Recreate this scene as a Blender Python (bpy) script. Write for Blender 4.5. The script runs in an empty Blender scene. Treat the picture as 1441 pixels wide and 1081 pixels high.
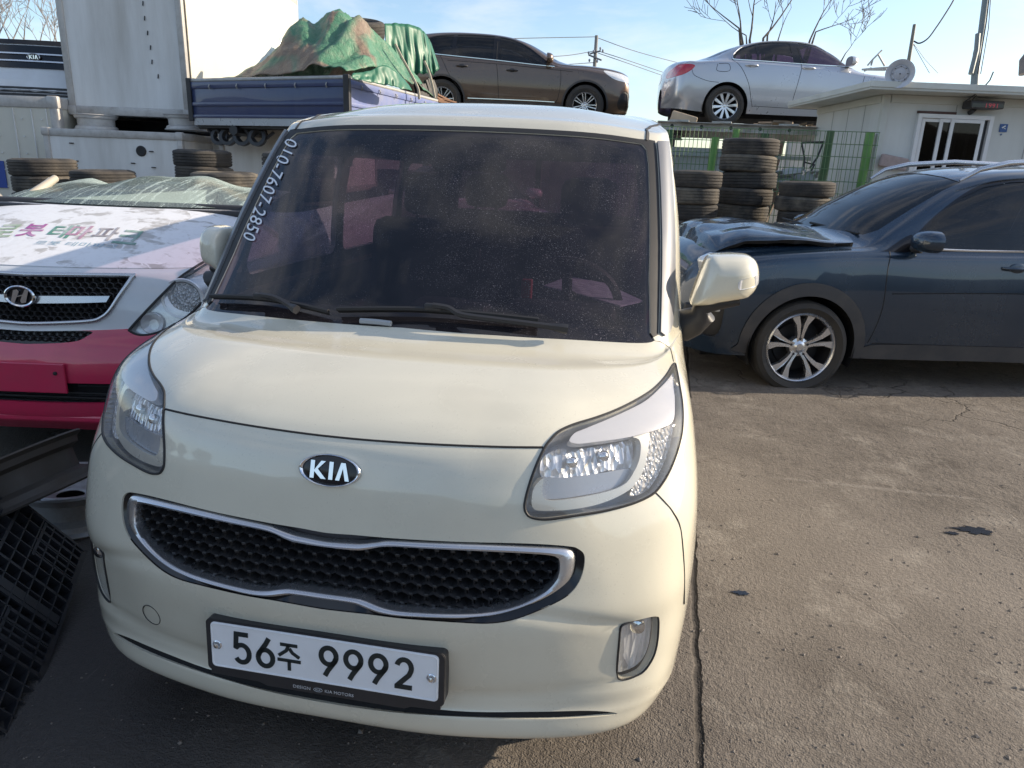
import bpy, bmesh, math, random
import numpy as np
from mathutils import Vector, Matrix
from mathutils.bvhtree import BVHTree
from mathutils.geometry import delaunay_2d_cdt
random.seed(7)
rng = np.random.default_rng(7)
SC = bpy.context.scene
COL = SC.collection
rad = math.radians

# ------------------------------------------------------------------ camera
CAM = Vector((0.598, -1.201, 1.422))
YAW, PITCH, ROLL, FPX = rad(-9.67), rad(16.65), rad(2.205), 1000.0
_f = Vector((math.sin(YAW)*math.cos(PITCH), math.cos(YAW)*math.cos(PITCH), -math.sin(PITCH)))
_r = Vector((math.cos(YAW), -math.sin(YAW), 0))
_u = _r.cross(_f)
CR = math.cos(ROLL)*_r + math.sin(ROLL)*_u
CU = -math.sin(ROLL)*_r + math.cos(ROLL)*_u
CF = _f
def ray(px, py):
    return CF + CR*((px-720.5)/FPX) - CU*((py-540.5)/FPX)
def at_z(px, py, z):
    d = ray(px, py); return CAM + d*((z-CAM.z)/d.z)
def at_d(px, py, Z):                      # point at optical depth Z (metres)
    return CAM + ray(px, py)*Z
def proj(P):
    d = Vector(P)-CAM; z = d.dot(CF)
    return (720.5+FPX*d.dot(CR)/z, 540.5-FPX*d.dot(CU)/z)

# ------------------------------------------------------------------ objects
def link(o, parent=None):
    COL.objects.link(o)
    if parent is not None: o.parent = parent
    return o
def tag(o, label=None, cat=None, group=None, kind=None):
    if label: o['label'] = label
    if cat: o['category'] = cat
    if group: o['group'] = group
    if kind: o['kind'] = kind
    return o
def empty(name, loc=(0,0,0), rz=0, label=None, cat=None, group=None, rot=None):
    o = bpy.data.objects.new(name, None)
    o.location = loc; o.rotation_euler = rot if rot else (0,0,rz)
    link(o); tag(o, label, cat, group)
    o.empty_display_size = .1
    return o
def wmat(o):
    m = Matrix.LocRotScale(o.location, o.rotation_euler, o.scale)
    return m if o.parent is None else wmat(o.parent) @ m
def mesh_obj(name, verts, faces, mat, parent=None, smooth=False, normals=None, mats=None, fm=None):
    me = bpy.data.meshes.new(name)
    me.from_pydata([tuple(map(float, v)) for v in verts], [], [tuple(map(int, f)) for f in faces])
    if mats:
        for m in mats: me.materials.append(m)
        if fm is not None: me.polygons.foreach_set('material_index', fm)
    elif mat: me.materials.append(mat)
    if smooth: me.polygons.foreach_set('use_smooth', [True]*len(me.polygons))
    if normals is not None:
        me.polygons.foreach_set('use_smooth', [True]*len(me.polygons))
        me.normals_split_custom_set(normals)
    me.update()
    o = bpy.data.objects.new(name, me)
    return link(o, parent)
def copy_tree(o, parent=None):
    c = o.copy(); COL.objects.link(c)
    if parent is not None: c.parent = parent
    for ch in list(o.children): copy_tree(ch, c)
    return c
def auto_smooth(me, ang=35):
    bm = bmesh.new(); bm.from_mesh(me)
    for f in bm.faces: f.smooth = True
    a = rad(ang)
    for e in bm.edges:
        if len(e.link_faces) == 2 and e.calc_face_angle(0) > a: e.smooth = False
    bm.to_mesh(me); bm.free()

class MB:
    """collects shapes into one mesh"""
    def __init__(s): s.v = []; s.f = []; s.mi = []
    def add(s, vs, fs, mi=0):
        n = len(s.v); s.v += [tuple(v) for v in vs]; s.f += [tuple(i+n for i in f) for f in fs]; s.mi += [mi]*len(fs)
    def box(s, c, d, rot=None, mi=0, bev=0):
        bm = bmesh.new(); bmesh.ops.create_cube(bm, size=1)
        bmesh.ops.scale(bm, vec=d, verts=bm.verts)
        if bev: bmesh.ops.bevel(bm, geom=bm.edges[:], offset=bev, segments=2, profile=.5, affect='EDGES')
        M = Matrix.Translation(c) @ (rot if rot else Matrix())
        s.add([M @ v.co for v in bm.verts], [[v.index for v in f.verts] for f in bm.faces], mi); bm.free()
    def box2(s, a, b, mi=0, bev=0):
        a = Vector(a); b = Vector(b); s.box((a+b)/2, [abs(q) for q in (b-a)], None, mi, bev)
    def tube(s, pts, r, n=6, mi=0, caps=True, closed=False):
        pts = [Vector(p) for p in pts]; m = len(pts)
        rs = r if hasattr(r, '__len__') else [r]*m
        vs = []; fs = []; up = None
        for i, p in enumerate(pts):
            if closed: t = pts[(i+1) % m]-pts[i-1]
            else: t = pts[min(i+1, m-1)]-pts[max(i-1, 0)]
            if t.length < 1e-9: t = Vector((0,0,1))
            t.normalize()
            if up is None: up = Vector((0,0,1)) if abs(t.z) < .9 else Vector((1,0,0))
            a = (up - t*up.dot(t))
            if a.length < 1e-5: a = t.orthogonal()
            a.normalize(); b = t.cross(a); up = a
            for k in range(n):
                w = 2*math.pi*k/n; vs.append(p + (a*math.cos(w)+b*math.sin(w))*rs[i])
        for i in range(m if closed else m-1):
            j = (i+1) % m
            for k in range(n):
                fs.append((i*n+k, i*n+(k+1) % n, j*n+(k+1) % n, j*n+k))
        if caps and not closed:
            fs.append(tuple(range(n-1, -1, -1))); fs.append(tuple((m-1)*n+k for k in range(n)))
        s.add(vs, fs, mi)
    def lathe(s, prof, n=48, M=None, mi=0, closed=False, mis=None):
        """prof: (r, h) revolved round local z"""
        M = M or Matrix(); m = len(prof)
        vs = [M @ Vector((r*math.cos(2*math.pi*k/n), r*math.sin(2*math.pi*k/n), h)) for (r, h) in prof for k in range(n)]
        for i in range(m if closed else m-1):
            j = (i+1) % m
            s2 = [(i*n+k, i*n+(k+1) % n, j*n+(k+1) % n, j*n+k) for k in range(n)]
            if i == 0: base = len(s.v); s.v += [tuple(v) for v in vs]
            s.f += [tuple(q+base for q in f) for f in s2]; s.mi += [mis[i] if mis else mi]*n
    def prism(s, poly, h0, h1, M=None, mi=0):
        M = M or Matrix(); n = len(poly)
        vs = [M @ Vector((x, y, h0)) for x, y in poly]+[M @ Vector((x, y, h1)) for x, y in poly]
        fs = [tuple(range(n-1, -1, -1)), tuple(range(n, 2*n))]+[(k, (k+1) % n, n+(k+1) % n, n+k) for k in range(n)]
        s.add(vs, fs, mi)
    def build(s, name, mat, parent=None, smooth=None, mats=None, split=False):
        if split:
            par = list(range(len(s.v)))
            def find(a):
                while par[a] != a: par[a] = par[par[a]]; a = par[a]
                return a
            for f in s.f:
                for q in f[1:]: par[find(q)] = find(f[0])
            grp = {}
            for f in s.f: grp.setdefault(find(f[0]), []).append(f)
            outs = []
            for fs in grp.values():
                ids = sorted({q for f in fs for q in f}); mp = {q: i for i, q in enumerate(ids)}; m2 = MB(); m2.v = [s.v[q] for q in ids]; m2.f = [tuple(mp[q] for q in f) for f in fs]; m2.mi = [0]*len(fs); outs.append(m2.build(name, mat, parent, smooth))
            return outs
        o = mesh_obj(name, s.v, s.f, mat, parent, mats=mats, fm=s.mi if mats else None)
        bm = bmesh.new(); bm.from_mesh(o.data); bmesh.ops.recalc_face_normals(bm, faces=bm.faces[:]); bm.to_mesh(o.data); bm.free()
        if smooth is not None: auto_smooth(o.data, smooth)
        return o

# ------------------------------------------------------------------ materials
def newmat(name):
    m = bpy.data.materials.new(name); m.use_nodes = True
    nt = m.node_tree; nt.nodes.clear()
    out = nt.nodes.new('ShaderNodeOutputMaterial')
    return m, nt, out
def N(nt, t, **kw):
    n = nt.nodes.new(t)
    for k, v in kw.items():
        if k in n.inputs: n.inputs[k].default_value = v
        else: setattr(n, k, v)
    return n
def ramp(nt, fac, stops):
    r = nt.nodes.new('ShaderNodeValToRGB'); e = r.color_ramp.elements
    while len(e) < len(stops): e.new(.5)
    for i, (p, c) in enumerate(stops):
        e[i].position = p; e[i].color = c if len(c) == 4 else (*c, 1)
    nt.links.new(fac, r.inputs[0]); return r.outputs[0]
def noise(nt, co, scale, detail=4, rough=.55, dist=0):
    n = N(nt, 'ShaderNodeTexNoise', Scale=scale, Detail=detail, Roughness=rough, Distortion=dist)
    nt.links.new(co, n.inputs['Vector']); return n.outputs[0]
def mixc(nt, f, a, b, blend='MIX'):
    m = nt.nodes.new('ShaderNodeMix'); m.data_type = 'RGBA'; m.blend_type = blend
    for sock, v in ((m.inputs[0], f), (m.inputs[6], a), (m.inputs[7], b)):
        if isinstance(v, (int, float)): sock.default_value = v
        elif isinstance(v, tuple): sock.default_value = v if len(v) == 4 else (*v, 1)
        else: nt.links.new(v, sock)
    return m.outputs[2]
def math_(nt, op, a, b=0.0, c=None):
    m = nt.nodes.new('ShaderNodeMath'); m.operation = op
    for i, v in enumerate((a, b) if c is None else (a, b, c)):
        if isinstance(v, (int, float)): m.inputs[i].default_value = v
        else: nt.links.new(v, m.inputs[i])
    return m.outputs[0]
def objco(nt): return nt.nodes.new('ShaderNodeTexCoord').outputs['Object']
def mapping(nt, co, scale=(1,1,1), rot=(0,0,0), loc=(0,0,0)):
    m = nt.nodes.new('ShaderNodeMapping')
    m.inputs['Scale'].default_value = scale; m.inputs['Rotation'].default_value = rot; m.inputs['Location'].default_value = loc
    nt.links.new(co, m.inputs['Vector']); return m.outputs[0]
def plain(name, col, rough=.5, metal=0, coat=0, var=.12, vscale=6, bump=0, bscale=60, dirt=0, dirtcol=(.20,.17,.13), dscale=3, spec=.5, streak=False, flake=0, crough=.04, specks=0):
    m, nt, out = newmat(name)
    p = N(nt, 'ShaderNodeBsdfPrincipled'); co = objco(nt)
    p.inputs['Metallic'].default_value = metal; p.inputs['Coat Weight'].default_value = coat; p.inputs['Coat Roughness'].default_value = crough
    p.inputs['Specular IOR Level'].default_value = spec
    c1 = tuple(q*(1-var) for q in col); c2 = tuple(min(1, q*(1+var)) for q in col)
    c = mixc(nt, noise(nt, co, vscale, 5), (*c1, 1), (*c2, 1))
    rg = math_(nt, 'MULTIPLY_ADD', noise(nt, co, vscale*3.1, 4), .25*rough, rough*.88)
    if flake:
        fl = noise(nt, co, 900, 1)
        c = mixc(nt, math_(nt, 'MULTIPLY', fl, flake), c, tuple(min(1, q*2+.1) for q in col))
    if specks:
        sk = ramp(nt, noise(nt, co, 260, 2, .5), [(.66, (0,0,0)), (.72, (1,1,1))]); sk = math_(nt, 'MULTIPLY', sk, math_(nt, 'MULTIPLY', ramp(nt, noise(nt, co, 4, 4), [(.4, (.1,.1,.1)), (.7, (1,1,1))]), specks)); c = mixc(nt, sk, c, (.16,.13,.09,1))
    if dirt:
        cc = mapping(nt, co, (1, 1, .12)) if streak else co
        d = ramp(nt, noise(nt, cc, dscale, 7, .65), [(.42, (0,0,0)), (.75, (1,1,1))])
        d = math_(nt, 'MULTIPLY', d, dirt)
        c = mixc(nt, d, c, dirtcol)
        rg = math_(nt, 'MULTIPLY_ADD', d, .5, rg)
    nt.links.new(c, p.inputs['Base Color']); nt.links.new(rg, p.inputs['Roughness'])
    if bump:
        b = N(nt, 'ShaderNodeBump', Strength=bump, Distance=.01)
        nt.links.new(noise(nt, co, bscale, 6), b.inputs['Height']); nt.links.new(b.outputs[0], p.inputs['Normal'])
    nt.links.new(p.outputs[0], out.inputs[0])
    return m
def glass(name, tint, dust=0, dustscale=250, film=.02, gloss=1.0, rough=.02, speck=(.66,.70), dcol=(.5,.47,.43)):
    """thin pane: tinted see-through, mirror reflection by Fresnel, dust specks"""
    m, nt, out = newmat(name); co = objco(nt)
    tr = N(nt, 'ShaderNodeBsdfTransparent', Color=(*tint, 1))
    gl = N(nt, 'ShaderNodeBsdfGlossy', Roughness=rough); gl.inputs['Color'].default_value = (gloss, gloss, gloss, 1)
    fr = N(nt, 'ShaderNodeFresnel'); geo = nt.nodes.new('ShaderNodeNewGeometry')
    nt.links.new(math_(nt, 'MULTIPLY_ADD', geo.outputs['Backfacing'], 1/1.5-1.5, 1.5), fr.inputs['IOR'])
    mx = N(nt, 'ShaderNodeMixShader')
    nt.links.new(math_(nt, 'MULTIPLY', fr.outputs[0], 1.0), mx.inputs[0]); nt.links.new(tr.outputs[0], mx.inputs[1]); nt.links.new(gl.outputs[0], mx.inputs[2])
    last = mx.outputs[0]
    if dust:
        df = N(nt, 'ShaderNodeBsdfDiffuse'); df.inputs['Color'].default_value = (*dcol, 1)
        a = ramp(nt, noise(nt, co, dustscale, 2, .5), [(speck[0], (0,0,0)), (speck[1], (1,1,1))])
        a = math_(nt, 'MAXIMUM', a, math_(nt, 'MULTIPLY', ramp(nt, noise(nt, co, dustscale*2.6, 2, .5), [(speck[0]-.05, (0,0,0)), (speck[1]-.03, (1,1,1))]), .55))
        big = ramp(nt, noise(nt, co, 4, 6, .65), [(.36, (.06,.06,.06)), (.66, (1,1,1))])
        a = math_(nt, 'MULTIPLY', math_(nt, 'MULTIPLY', a, big), dust)
        a = math_(nt, 'MAXIMUM', a, math_(nt, 'MULTIPLY', noise(nt, co, 9, 6), film))
        m2 = N(nt, 'ShaderNodeMixShader'); nt.links.new(a, m2.inputs[0]); nt.links.new(last, m2.inputs[1]); nt.links.new(df.outputs[0], m2.inputs[2])
        last = m2.outputs[0]
    nt.links.new(last, out.inputs[0])
    return m

# ------------------------------------------------------------------ curves
def cr_curve(pts, n=8, closed=False):
    P = np.array(pts, float); m = len(P); out = []
    for i in range(m if closed else m-1):
        if closed: p0, p1, p2, p3 = P[i-1], P[i], P[(i+1) % m], P[(i+2) % m]
        else:
            p1, p2 = P[i], P[i+1]; p0 = P[i-1] if i else 2*p1-p2; p3 = P[i+2] if i+2 < m else 2*p2-p1
        for k in range(n):
            t = k/n
            out.append(.5*((2*p1)+(-p0+p2)*t+(2*p0-5*p1+4*p2-p3)*t*t+(-p0+3*p1-3*p2+p3)*t**3))
    if not closed: out.append(P[-1])
    return np.array(out)
def poly_dense(pts, step, closed=True):
    P = np.array(pts, float); out = []
    m = len(P)
    for i in range(m if closed else m-1):
        a, b = P[i], P[(i+1) % m]; n = max(1, int(np.linalg.norm(b-a)/step))
        for k in range(n): out.append(a+(b-a)*k/n)
    if not closed: out.append(P[-1])
    return np.array(out)
def inside(poly, pts):
    poly = np.asarray(poly); pts = np.asarray(pts); r = np.zeros(len(pts), bool)
    x, y = pts[:, 0], pts[:, 1]; j = len(poly)-1
    for i in range(len(poly)):
        xi, yi = poly[i]; xj, yj = poly[j]
        c = ((yi > y) != (yj > y))
        if yi != yj: r ^= c & (x < (xj-xi)*(y-yi)/(yj-yi)+xi)
        j = i
    return r
def offset_poly(poly, d):
    """grow (d>0) or shrink a closed 2-D outline"""
    P = np.asarray(poly, float); a = np.roll(P, 1, 0); b = np.roll(P, -1, 0)
    t = b-a; t /= np.linalg.norm(t, axis=1)[:, None]+1e-12
    area = .5*np.sum(P[:, 0]*b[:, 1]-b[:, 0]*P[:, 1])
    nrm = np.stack([t[:, 1], -t[:, 0]], 1)*(1 if area > 0 else -1)
    return P+nrm*d

# ------------------------------------------------------------------ skinned body surfaces
class Surf:
    """one half (x>=0) of a mirror-symmetric body: Catmull-Rom patch through a control grid [row v][column u]"""
    def __init__(s, grid, sub=10, sym_u=True, sym_v=False, flip=False):
        s.G = np.array(grid, float); s.R, s.C = s.G.shape[:2]
        s.sym_u, s.sym_v, s.flip, s.sub = sym_u, sym_v, flip, sub
        G = s.G
        def pad(A, sym_lo, sym_hi):
            lo = A[1]*np.array([-1,1,1]) if sym_lo else 2*A[0]-A[1]
            hi = A[-2]*np.array([-1,1,1]) if sym_hi else 2*A[-1]-A[-2]
            return np.concatenate([lo[None], A, hi[None]], 0)
        G = pad(G, False, sym_v)
        G = np.swapaxes(pad(np.swapaxes(G, 0, 1), sym_u, False), 0, 1)
        s.P = G
        nu, nv = (s.C-1)*sub+1, (s.R-1)*sub+1
        U, V = np.meshgrid(np.linspace(0, s.C-1, nu), np.linspace(0, s.R-1, nv))
        s.gu, s.gv = U.ravel(), V.ravel()
        X = s.eval(s.gu, s.gv)
        idx = np.arange(nu*nv).reshape(nv, nu)
        a, b, c, d = idx[:-1, :-1].ravel(), idx[:-1, 1:].ravel(), idx[1:, 1:].ravel(), idx[1:, :-1].ravel()
        T = np.concatenate([np.stack([a, b, c], 1), np.stack([a, c, d], 1)])
        n = len(X); Xm = X*np.array([-1,1,1])
        s.tri = np.concatenate([T, T+n]); s.X = np.concatenate([X, Xm])
        s.tu = np.concatenate([s.gu, -s.gu]); s.tv = np.concatenate([s.gv, s.gv])
        s.bvh = BVHTree.FromPolygons([tuple(p) for p in s.X], [tuple(int(q) for q in t) for t in s.tri])
    @staticmethod
    def w(t):
        t2, t3 = t*t, t*t*t
        return np.stack([-.5*t+t2-.5*t3, 1-2.5*t2+1.5*t3, .5*t+2*t2-1.5*t3, -.5*t2+.5*t3], -1)
    def eval(s, u, v):
        u = np.asarray(u, float); v = np.asarray(v, float); sg = np.where(u < 0, -1., 1.); u = np.abs(u)
        i = np.clip(np.floor(u).astype(int), 0, s.C-2); j = np.clip(np.floor(v).astype(int), 0, s.R-2)
        wu, wv = s.w(u-i), s.w(v-j); out = 0
        for a in range(4):
            for b in range(4):
                out = out+(wv[..., a]*wu[..., b])[..., None]*s.P[j+a, i+b]
        out = np.array(out); out[..., 0] *= sg
        return out
    def normal(s, u, v, e=.02):
        u = np.asarray(u, float); v = np.asarray(v, float)
        au = np.abs(u); sg = np.where(u < 0, -1., 1.)
        u0, u1 = np.clip(au-e, 0, s.C-1), np.clip(au+e, 0, s.C-1); v0, v1 = np.clip(v-e, 0, s.R-1), np.clip(v+e, 0, s.R-1)
        du = s.eval(u1, v)-s.eval(u0, v); dv = s.eval(au, v1)-s.eval(au, v0)
        # at the centre line make the tangent symmetric
        m = (au < e) if s.sym_u else np.zeros_like(au, bool)
        du[m] = du[m]*np.array([1,0,0])
        n = np.cross(du, dv); l = np.linalg.norm(n, axis=-1, keepdims=True); n = n/np.where(l < 1e-12, 1, l)
        if s.flip: n = -n
        n[..., 0] *= sg
        return n
    def hit(s, o, d):
        loc, nor, idx, dist = s.bvh.ray_cast(Vector(o), Vector(d).normalized())
        if loc is None: return None
        t = s.tri[idx]; A, B, C = (Vector(s.X[q]) for q in t)
        v0, v1, v2 = B-A, C-A, loc-A
        d00, d01, d11, d20, d21 = v0.dot(v0), v0.dot(v1), v1.dot(v1), v2.dot(v0), v2.dot(v1)
        den = d00*d11-d01*d01
        if abs(den) < 1e-18: b = c = 0
        else: b = (d11*d20-d01*d21)/den; c = (d00*d21-d01*d20)/den
        a = 1-b-c
        return (a*s.tu[t[0]]+b*s.tu[t[1]]+c*s.tu[t[2]], a*s.tv[t[0]]+b*s.tv[t[1]]+c*s.tv[t[2]])
    def trace(s, root, pts, keep=True):
        """outline seen in the photo -> surface parameters"""
        Mi = (wmat(root) if root is not None else Matrix()).inverted(); o = Mi @ CAM; out = []
        for px, py in pts:
            h = s.hit(o, Mi.to_3x3() @ ray(px, py))
            if h is not None: out.append(h)
        return np.array(out)
    def front(s, x, z): return s.hit((x, -5, z), (0, 1, 0))
    def side(s, y, z): return s.hit((5, y, z), (-1, 0, 0))
    def side_poly(s, yz): return np.array([h for h in (s.side(y, z) for y, z in yz) if h is not None])
    # ---- cutting the surface along outlines
    def cut(s, regions, nu=8, nv=8, dom=None):
        U = np.linspace(0, s.C-1, (s.C-1)*nu+1); V = np.linspace(0, s.R-1, (s.R-1)*nv+1)
        gu, gv = [a.ravel() for a in np.meshgrid(U, V)]
        pts = np.stack([gu, gv], 1); border = (gu == 0) | (gu == s.C-1) | (gv == 0) | (gv == s.R-1)
        verts = []; edges = []
        for nm, poly in regions:
            poly = np.array(poly); n0 = len(verts); n = len(poly)
            # drop grid points crowding the outline
            for i in range(n):
                a, b = poly[i], poly[(i+1) % n]; ab = b-a; L = ab@ab
                if L < 1e-14: continue
                lo = np.minimum(a, b)-.06; hi = np.maximum(a, b)+.06
                k = np.where((pts >= lo).all(1) & (pts <= hi).all(1))[0]
                if len(k):
                    t = np.clip(((pts[k]-a)@ab)/L, 0, 1); dd = np.linalg.norm((pts[k]-a-t[:, None]*ab)*np.array([nu, nv]), axis=1)
                    keep = (dd > .3) | border[k]
                    rm = k[~keep]
                    if len(rm):
                        msk = np.ones(len(pts), bool); msk[rm] = False; pts = pts[msk]; border = border[msk]
            verts += [Vector(p) for p in poly]; edges += [(n0+i, n0+(i+1) % n) for i in range(n)]
        verts += [Vector(p) for p in pts]
        r = delaunay_2d_cdt(verts, edges, [], 0, 1e-5)
        uv = np.array([tuple(p) for p in r[0]]); F = np.array(r[2])
        cen = uv[F].mean(1); lab = np.zeros(len(F), int)
        a2 = np.cross(uv[F[:, 1]]-uv[F[:, 0]], uv[F[:, 2]]-uv[F[:, 0]])
        for k, (nm, poly) in enumerate(regions): lab[inside(poly, cen)] = k+1
        ok = np.abs(a2) > 1e-9
        res = {}
        for k, nm in enumerate(['body']+[n for n, _ in regions]):
            f = F[(lab == k) & ok]
            if nm in res: f = np.concatenate([res[nm][1], f])
            res[nm] = (uv, f)
        return res
    def patch(s, poly, n=8):
        """only the inside of one outline"""
        poly = np.array(poly); lo, hi = poly.min(0), poly.max(0)
        U = np.arange(math.floor(lo[0]*n)/n, hi[0], 1/n); V = np.arange(math.floor(lo[1]*n)/n, hi[1], 1/n)
        g = np.stack([a.ravel() for a in np.meshgrid(U, V)], 1)
        g = g[inside(poly, g)] if len(g) else g
        if len(g):
            d = np.linalg.norm(g[:, None]-poly[None], axis=2).min(1); g = g[d > .25/n]
        verts = [Vector(p) for p in poly]+[Vector(p) for p in g]; m = len(poly)
        r = delaunay_2d_cdt(verts, [(i, (i+1) % m) for i in range(m)], [], 0, 1e-6)
        uv = np.array([tuple(p) for p in r[0]]); F = np.array(r[2]); F = F[inside(poly, uv[F].mean(1))]
        return uv, F
    def part(s, name, uvF, mat, parent, off=0., lip=0., side=0, lipmat=None, disp=None, clip0=True):
        """mesh from cut triangles. side 0: both halves as one mesh; +1 / -1: one half only"""
        uv, F = uvF
        if len(F) == 0: return None
        used, inv = np.unique(F, return_inverse=True); F = inv.reshape(F.shape); uv = uv[used]
        X = s.eval(uv[:, 0], uv[:, 1]); Nn = s.normal(uv[:, 0], uv[:, 1])
        if disp is not None:
            X0 = X; X = disp(X, Nn)
            mv = np.linalg.norm(X-X0, axis=1) > 1e-5; ff = mv[F].any(1)
            fn = np.cross(X[F[:, 1]]-X[F[:, 0]], X[F[:, 2]]-X[F[:, 0]]); fn0 = np.cross(X0[F[:, 1]]-X0[F[:, 0]], X0[F[:, 2]]-X0[F[:, 0]])
            sg = np.where(np.einsum('ij,ij->i', fn0, Nn[F].sum(1)) < 0, -1., 1.)[:, None]
            acc, acc0 = np.zeros_like(X), np.zeros_like(X)
            for k in range(3): np.add.at(acc, F[:, k], fn*sg); np.add.at(acc0, F[:, k], fn0*sg)
            nz = lambda A: A/(np.linalg.norm(A, axis=1, keepdims=True)+1e-12)
            Nn = nz(Nn+nz(acc)-nz(acc0)); n_disp = Nn
        X = X+Nn*off
        n3 = np.cross(X[F[:, 1]]-X[F[:, 0]], X[F[:, 2]]-X[F[:, 0]])
        fl = np.einsum('ij,ij->i', n3, Nn[F].sum(1)) < 0
        F[fl] = F[fl][:, ::-1]
        V = list(X); faces = [tuple(f) for f in F]; ln = [Nn[i] for f in F for i in f]; mi = [0]*len(faces)
        if lip:
            cnt = {}
            for f in F:
                for a, b in ((f[0], f[1]), (f[1], f[2]), (f[2], f[0])): cnt.setdefault((min(a, b), max(a, b)), []).append((a, b))
            for k, l in cnt.items():
                if len(l) != 1: continue
                a, b = l[0]
                if clip0 and abs(uv[a, 0]) < 1e-4 and abs(uv[b, 0]) < 1e-4: continue
                A, B = X[a], X[b]; A2, B2 = A-Nn[a]*lip, B-Nn[b]*lip
                q = len(V); V += [A, A2, B2, B]; faces.append((q, q+1, q+2, q+3)); mi.append(1 if lipmat else 0)
                fn = np.cross(A2-A, B2-A); fn = fn/(np.linalg.norm(fn)+1e-12); ln += [fn]*4
        V = np.array(V)
        if side <= 0:
            Vm = V*np.array([-1,1,1]); fm = [tuple(reversed(f)) for f in faces]; lm = []; k = 0
            for f in faces:
                c = [ln[k+i]*np.array([-1,1,1]) for i in range(len(f))]; k += len(f); lm += c[::-1]
            if side < 0: V, faces, ln = Vm, fm, lm
            else:
                n = len(V); V = np.concatenate([V, Vm]); faces = faces+[tuple(i+n for i in f) for f in fm]; ln = ln+lm; mi = mi+mi
        return mesh_obj(name, V, faces, mat, parent, normals=[tuple(q) for q in ln], mats=[mat, lipmat] if lipmat else None, fm=mi if lipmat else None)
    def line(s, uvs, off=0.):
        uvs = np.array(uvs); return s.eval(uvs[:, 0], uvs[:, 1])+s.normal(uvs[:, 0], uvs[:, 1])*off
    def seam(s, mb, uvs, r=.003, off=-.001, closed=False, both=True, n=5):
        L = s.line(uvs, off); mb.tube([tuple(p) for p in L], r, n, closed=closed)
        if both: mb.tube([(-p[0], p[1], p[2]) for p in L], r, n, closed=closed)
def clip_u0(uv):
    """keep the part of an open polyline with u>=0, ending exactly on u=0"""
    out = []
    for i in range(len(uv)):
        if uv[i, 0] >= 0: out.append(uv[i])
        if i+1 < len(uv) and (uv[i, 0] < 0) != (uv[i+1, 0] < 0):
            t = uv[i, 0]/(uv[i, 0]-uv[i+1, 0]); p = uv[i]+(uv[i+1]-uv[i])*t; p[0] = 0; out.append(p)
    return np.array(out)
def text_mesh(body, size=1.0, space=1.0, off=0.0, res=3):
    cu = bpy.data.curves.new('lettering', 'FONT'); cu.body = body; cu.size = size; cu.space_character = space
    cu.resolution_u = res; cu.offset = off; cu.align_x = 'CENTER'; cu.align_y = 'CENTER'
    o = bpy.data.objects.new('lettering', cu); COL.objects.link(o)
    bpy.context.view_layer.update()
    dg = bpy.context.evaluated_depsgraph_get()
    me = o.evaluated_get(dg).to_mesh(); V = [v.co.copy() for v in me.vertices]; F = [tuple(p.vertices) for p in me.polygons]
    o.evaluated_get(dg).to_mesh_clear(); bpy.data.objects.remove(o); bpy.data.curves.remove(cu)
    return V, F
def fit(V, w, h=None):
    x0, x1 = min(v.x for v in V), max(v.x for v in V); y0, y1 = min(v.y for v in V), max(v.y for v in V)
    sx = w/(x1-x0); sy = h/(y1-y0) if h else sx
    return [Vector(((v.x-(x0+x1)/2)*sx, (v.y-(y0+y1)/2)*sy, 0)) for v in V]
def solid_text(mb, V, F, M, t, mi=0):
    """raised lettering: front faces at t with side walls"""
    n = len(V); cnt = {}
    for f in F:
        for i in range(len(f)):
            a, b = f[i], f[(i+1) % len(f)]; cnt.setdefault((min(a, b), max(a, b)), []).append((a, b))
    vs = [M @ Vector((v.x, v.y, t)) for v in V]+[M @ Vector((v.x, v.y, 0)) for v in V]
    fs = list(F)+[(l[0][1], l[0][0], n+l[0][0], n+l[0][1]) for l in cnt.values() if len(l) == 1]
    mb.add(vs, fs, mi)
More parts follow.
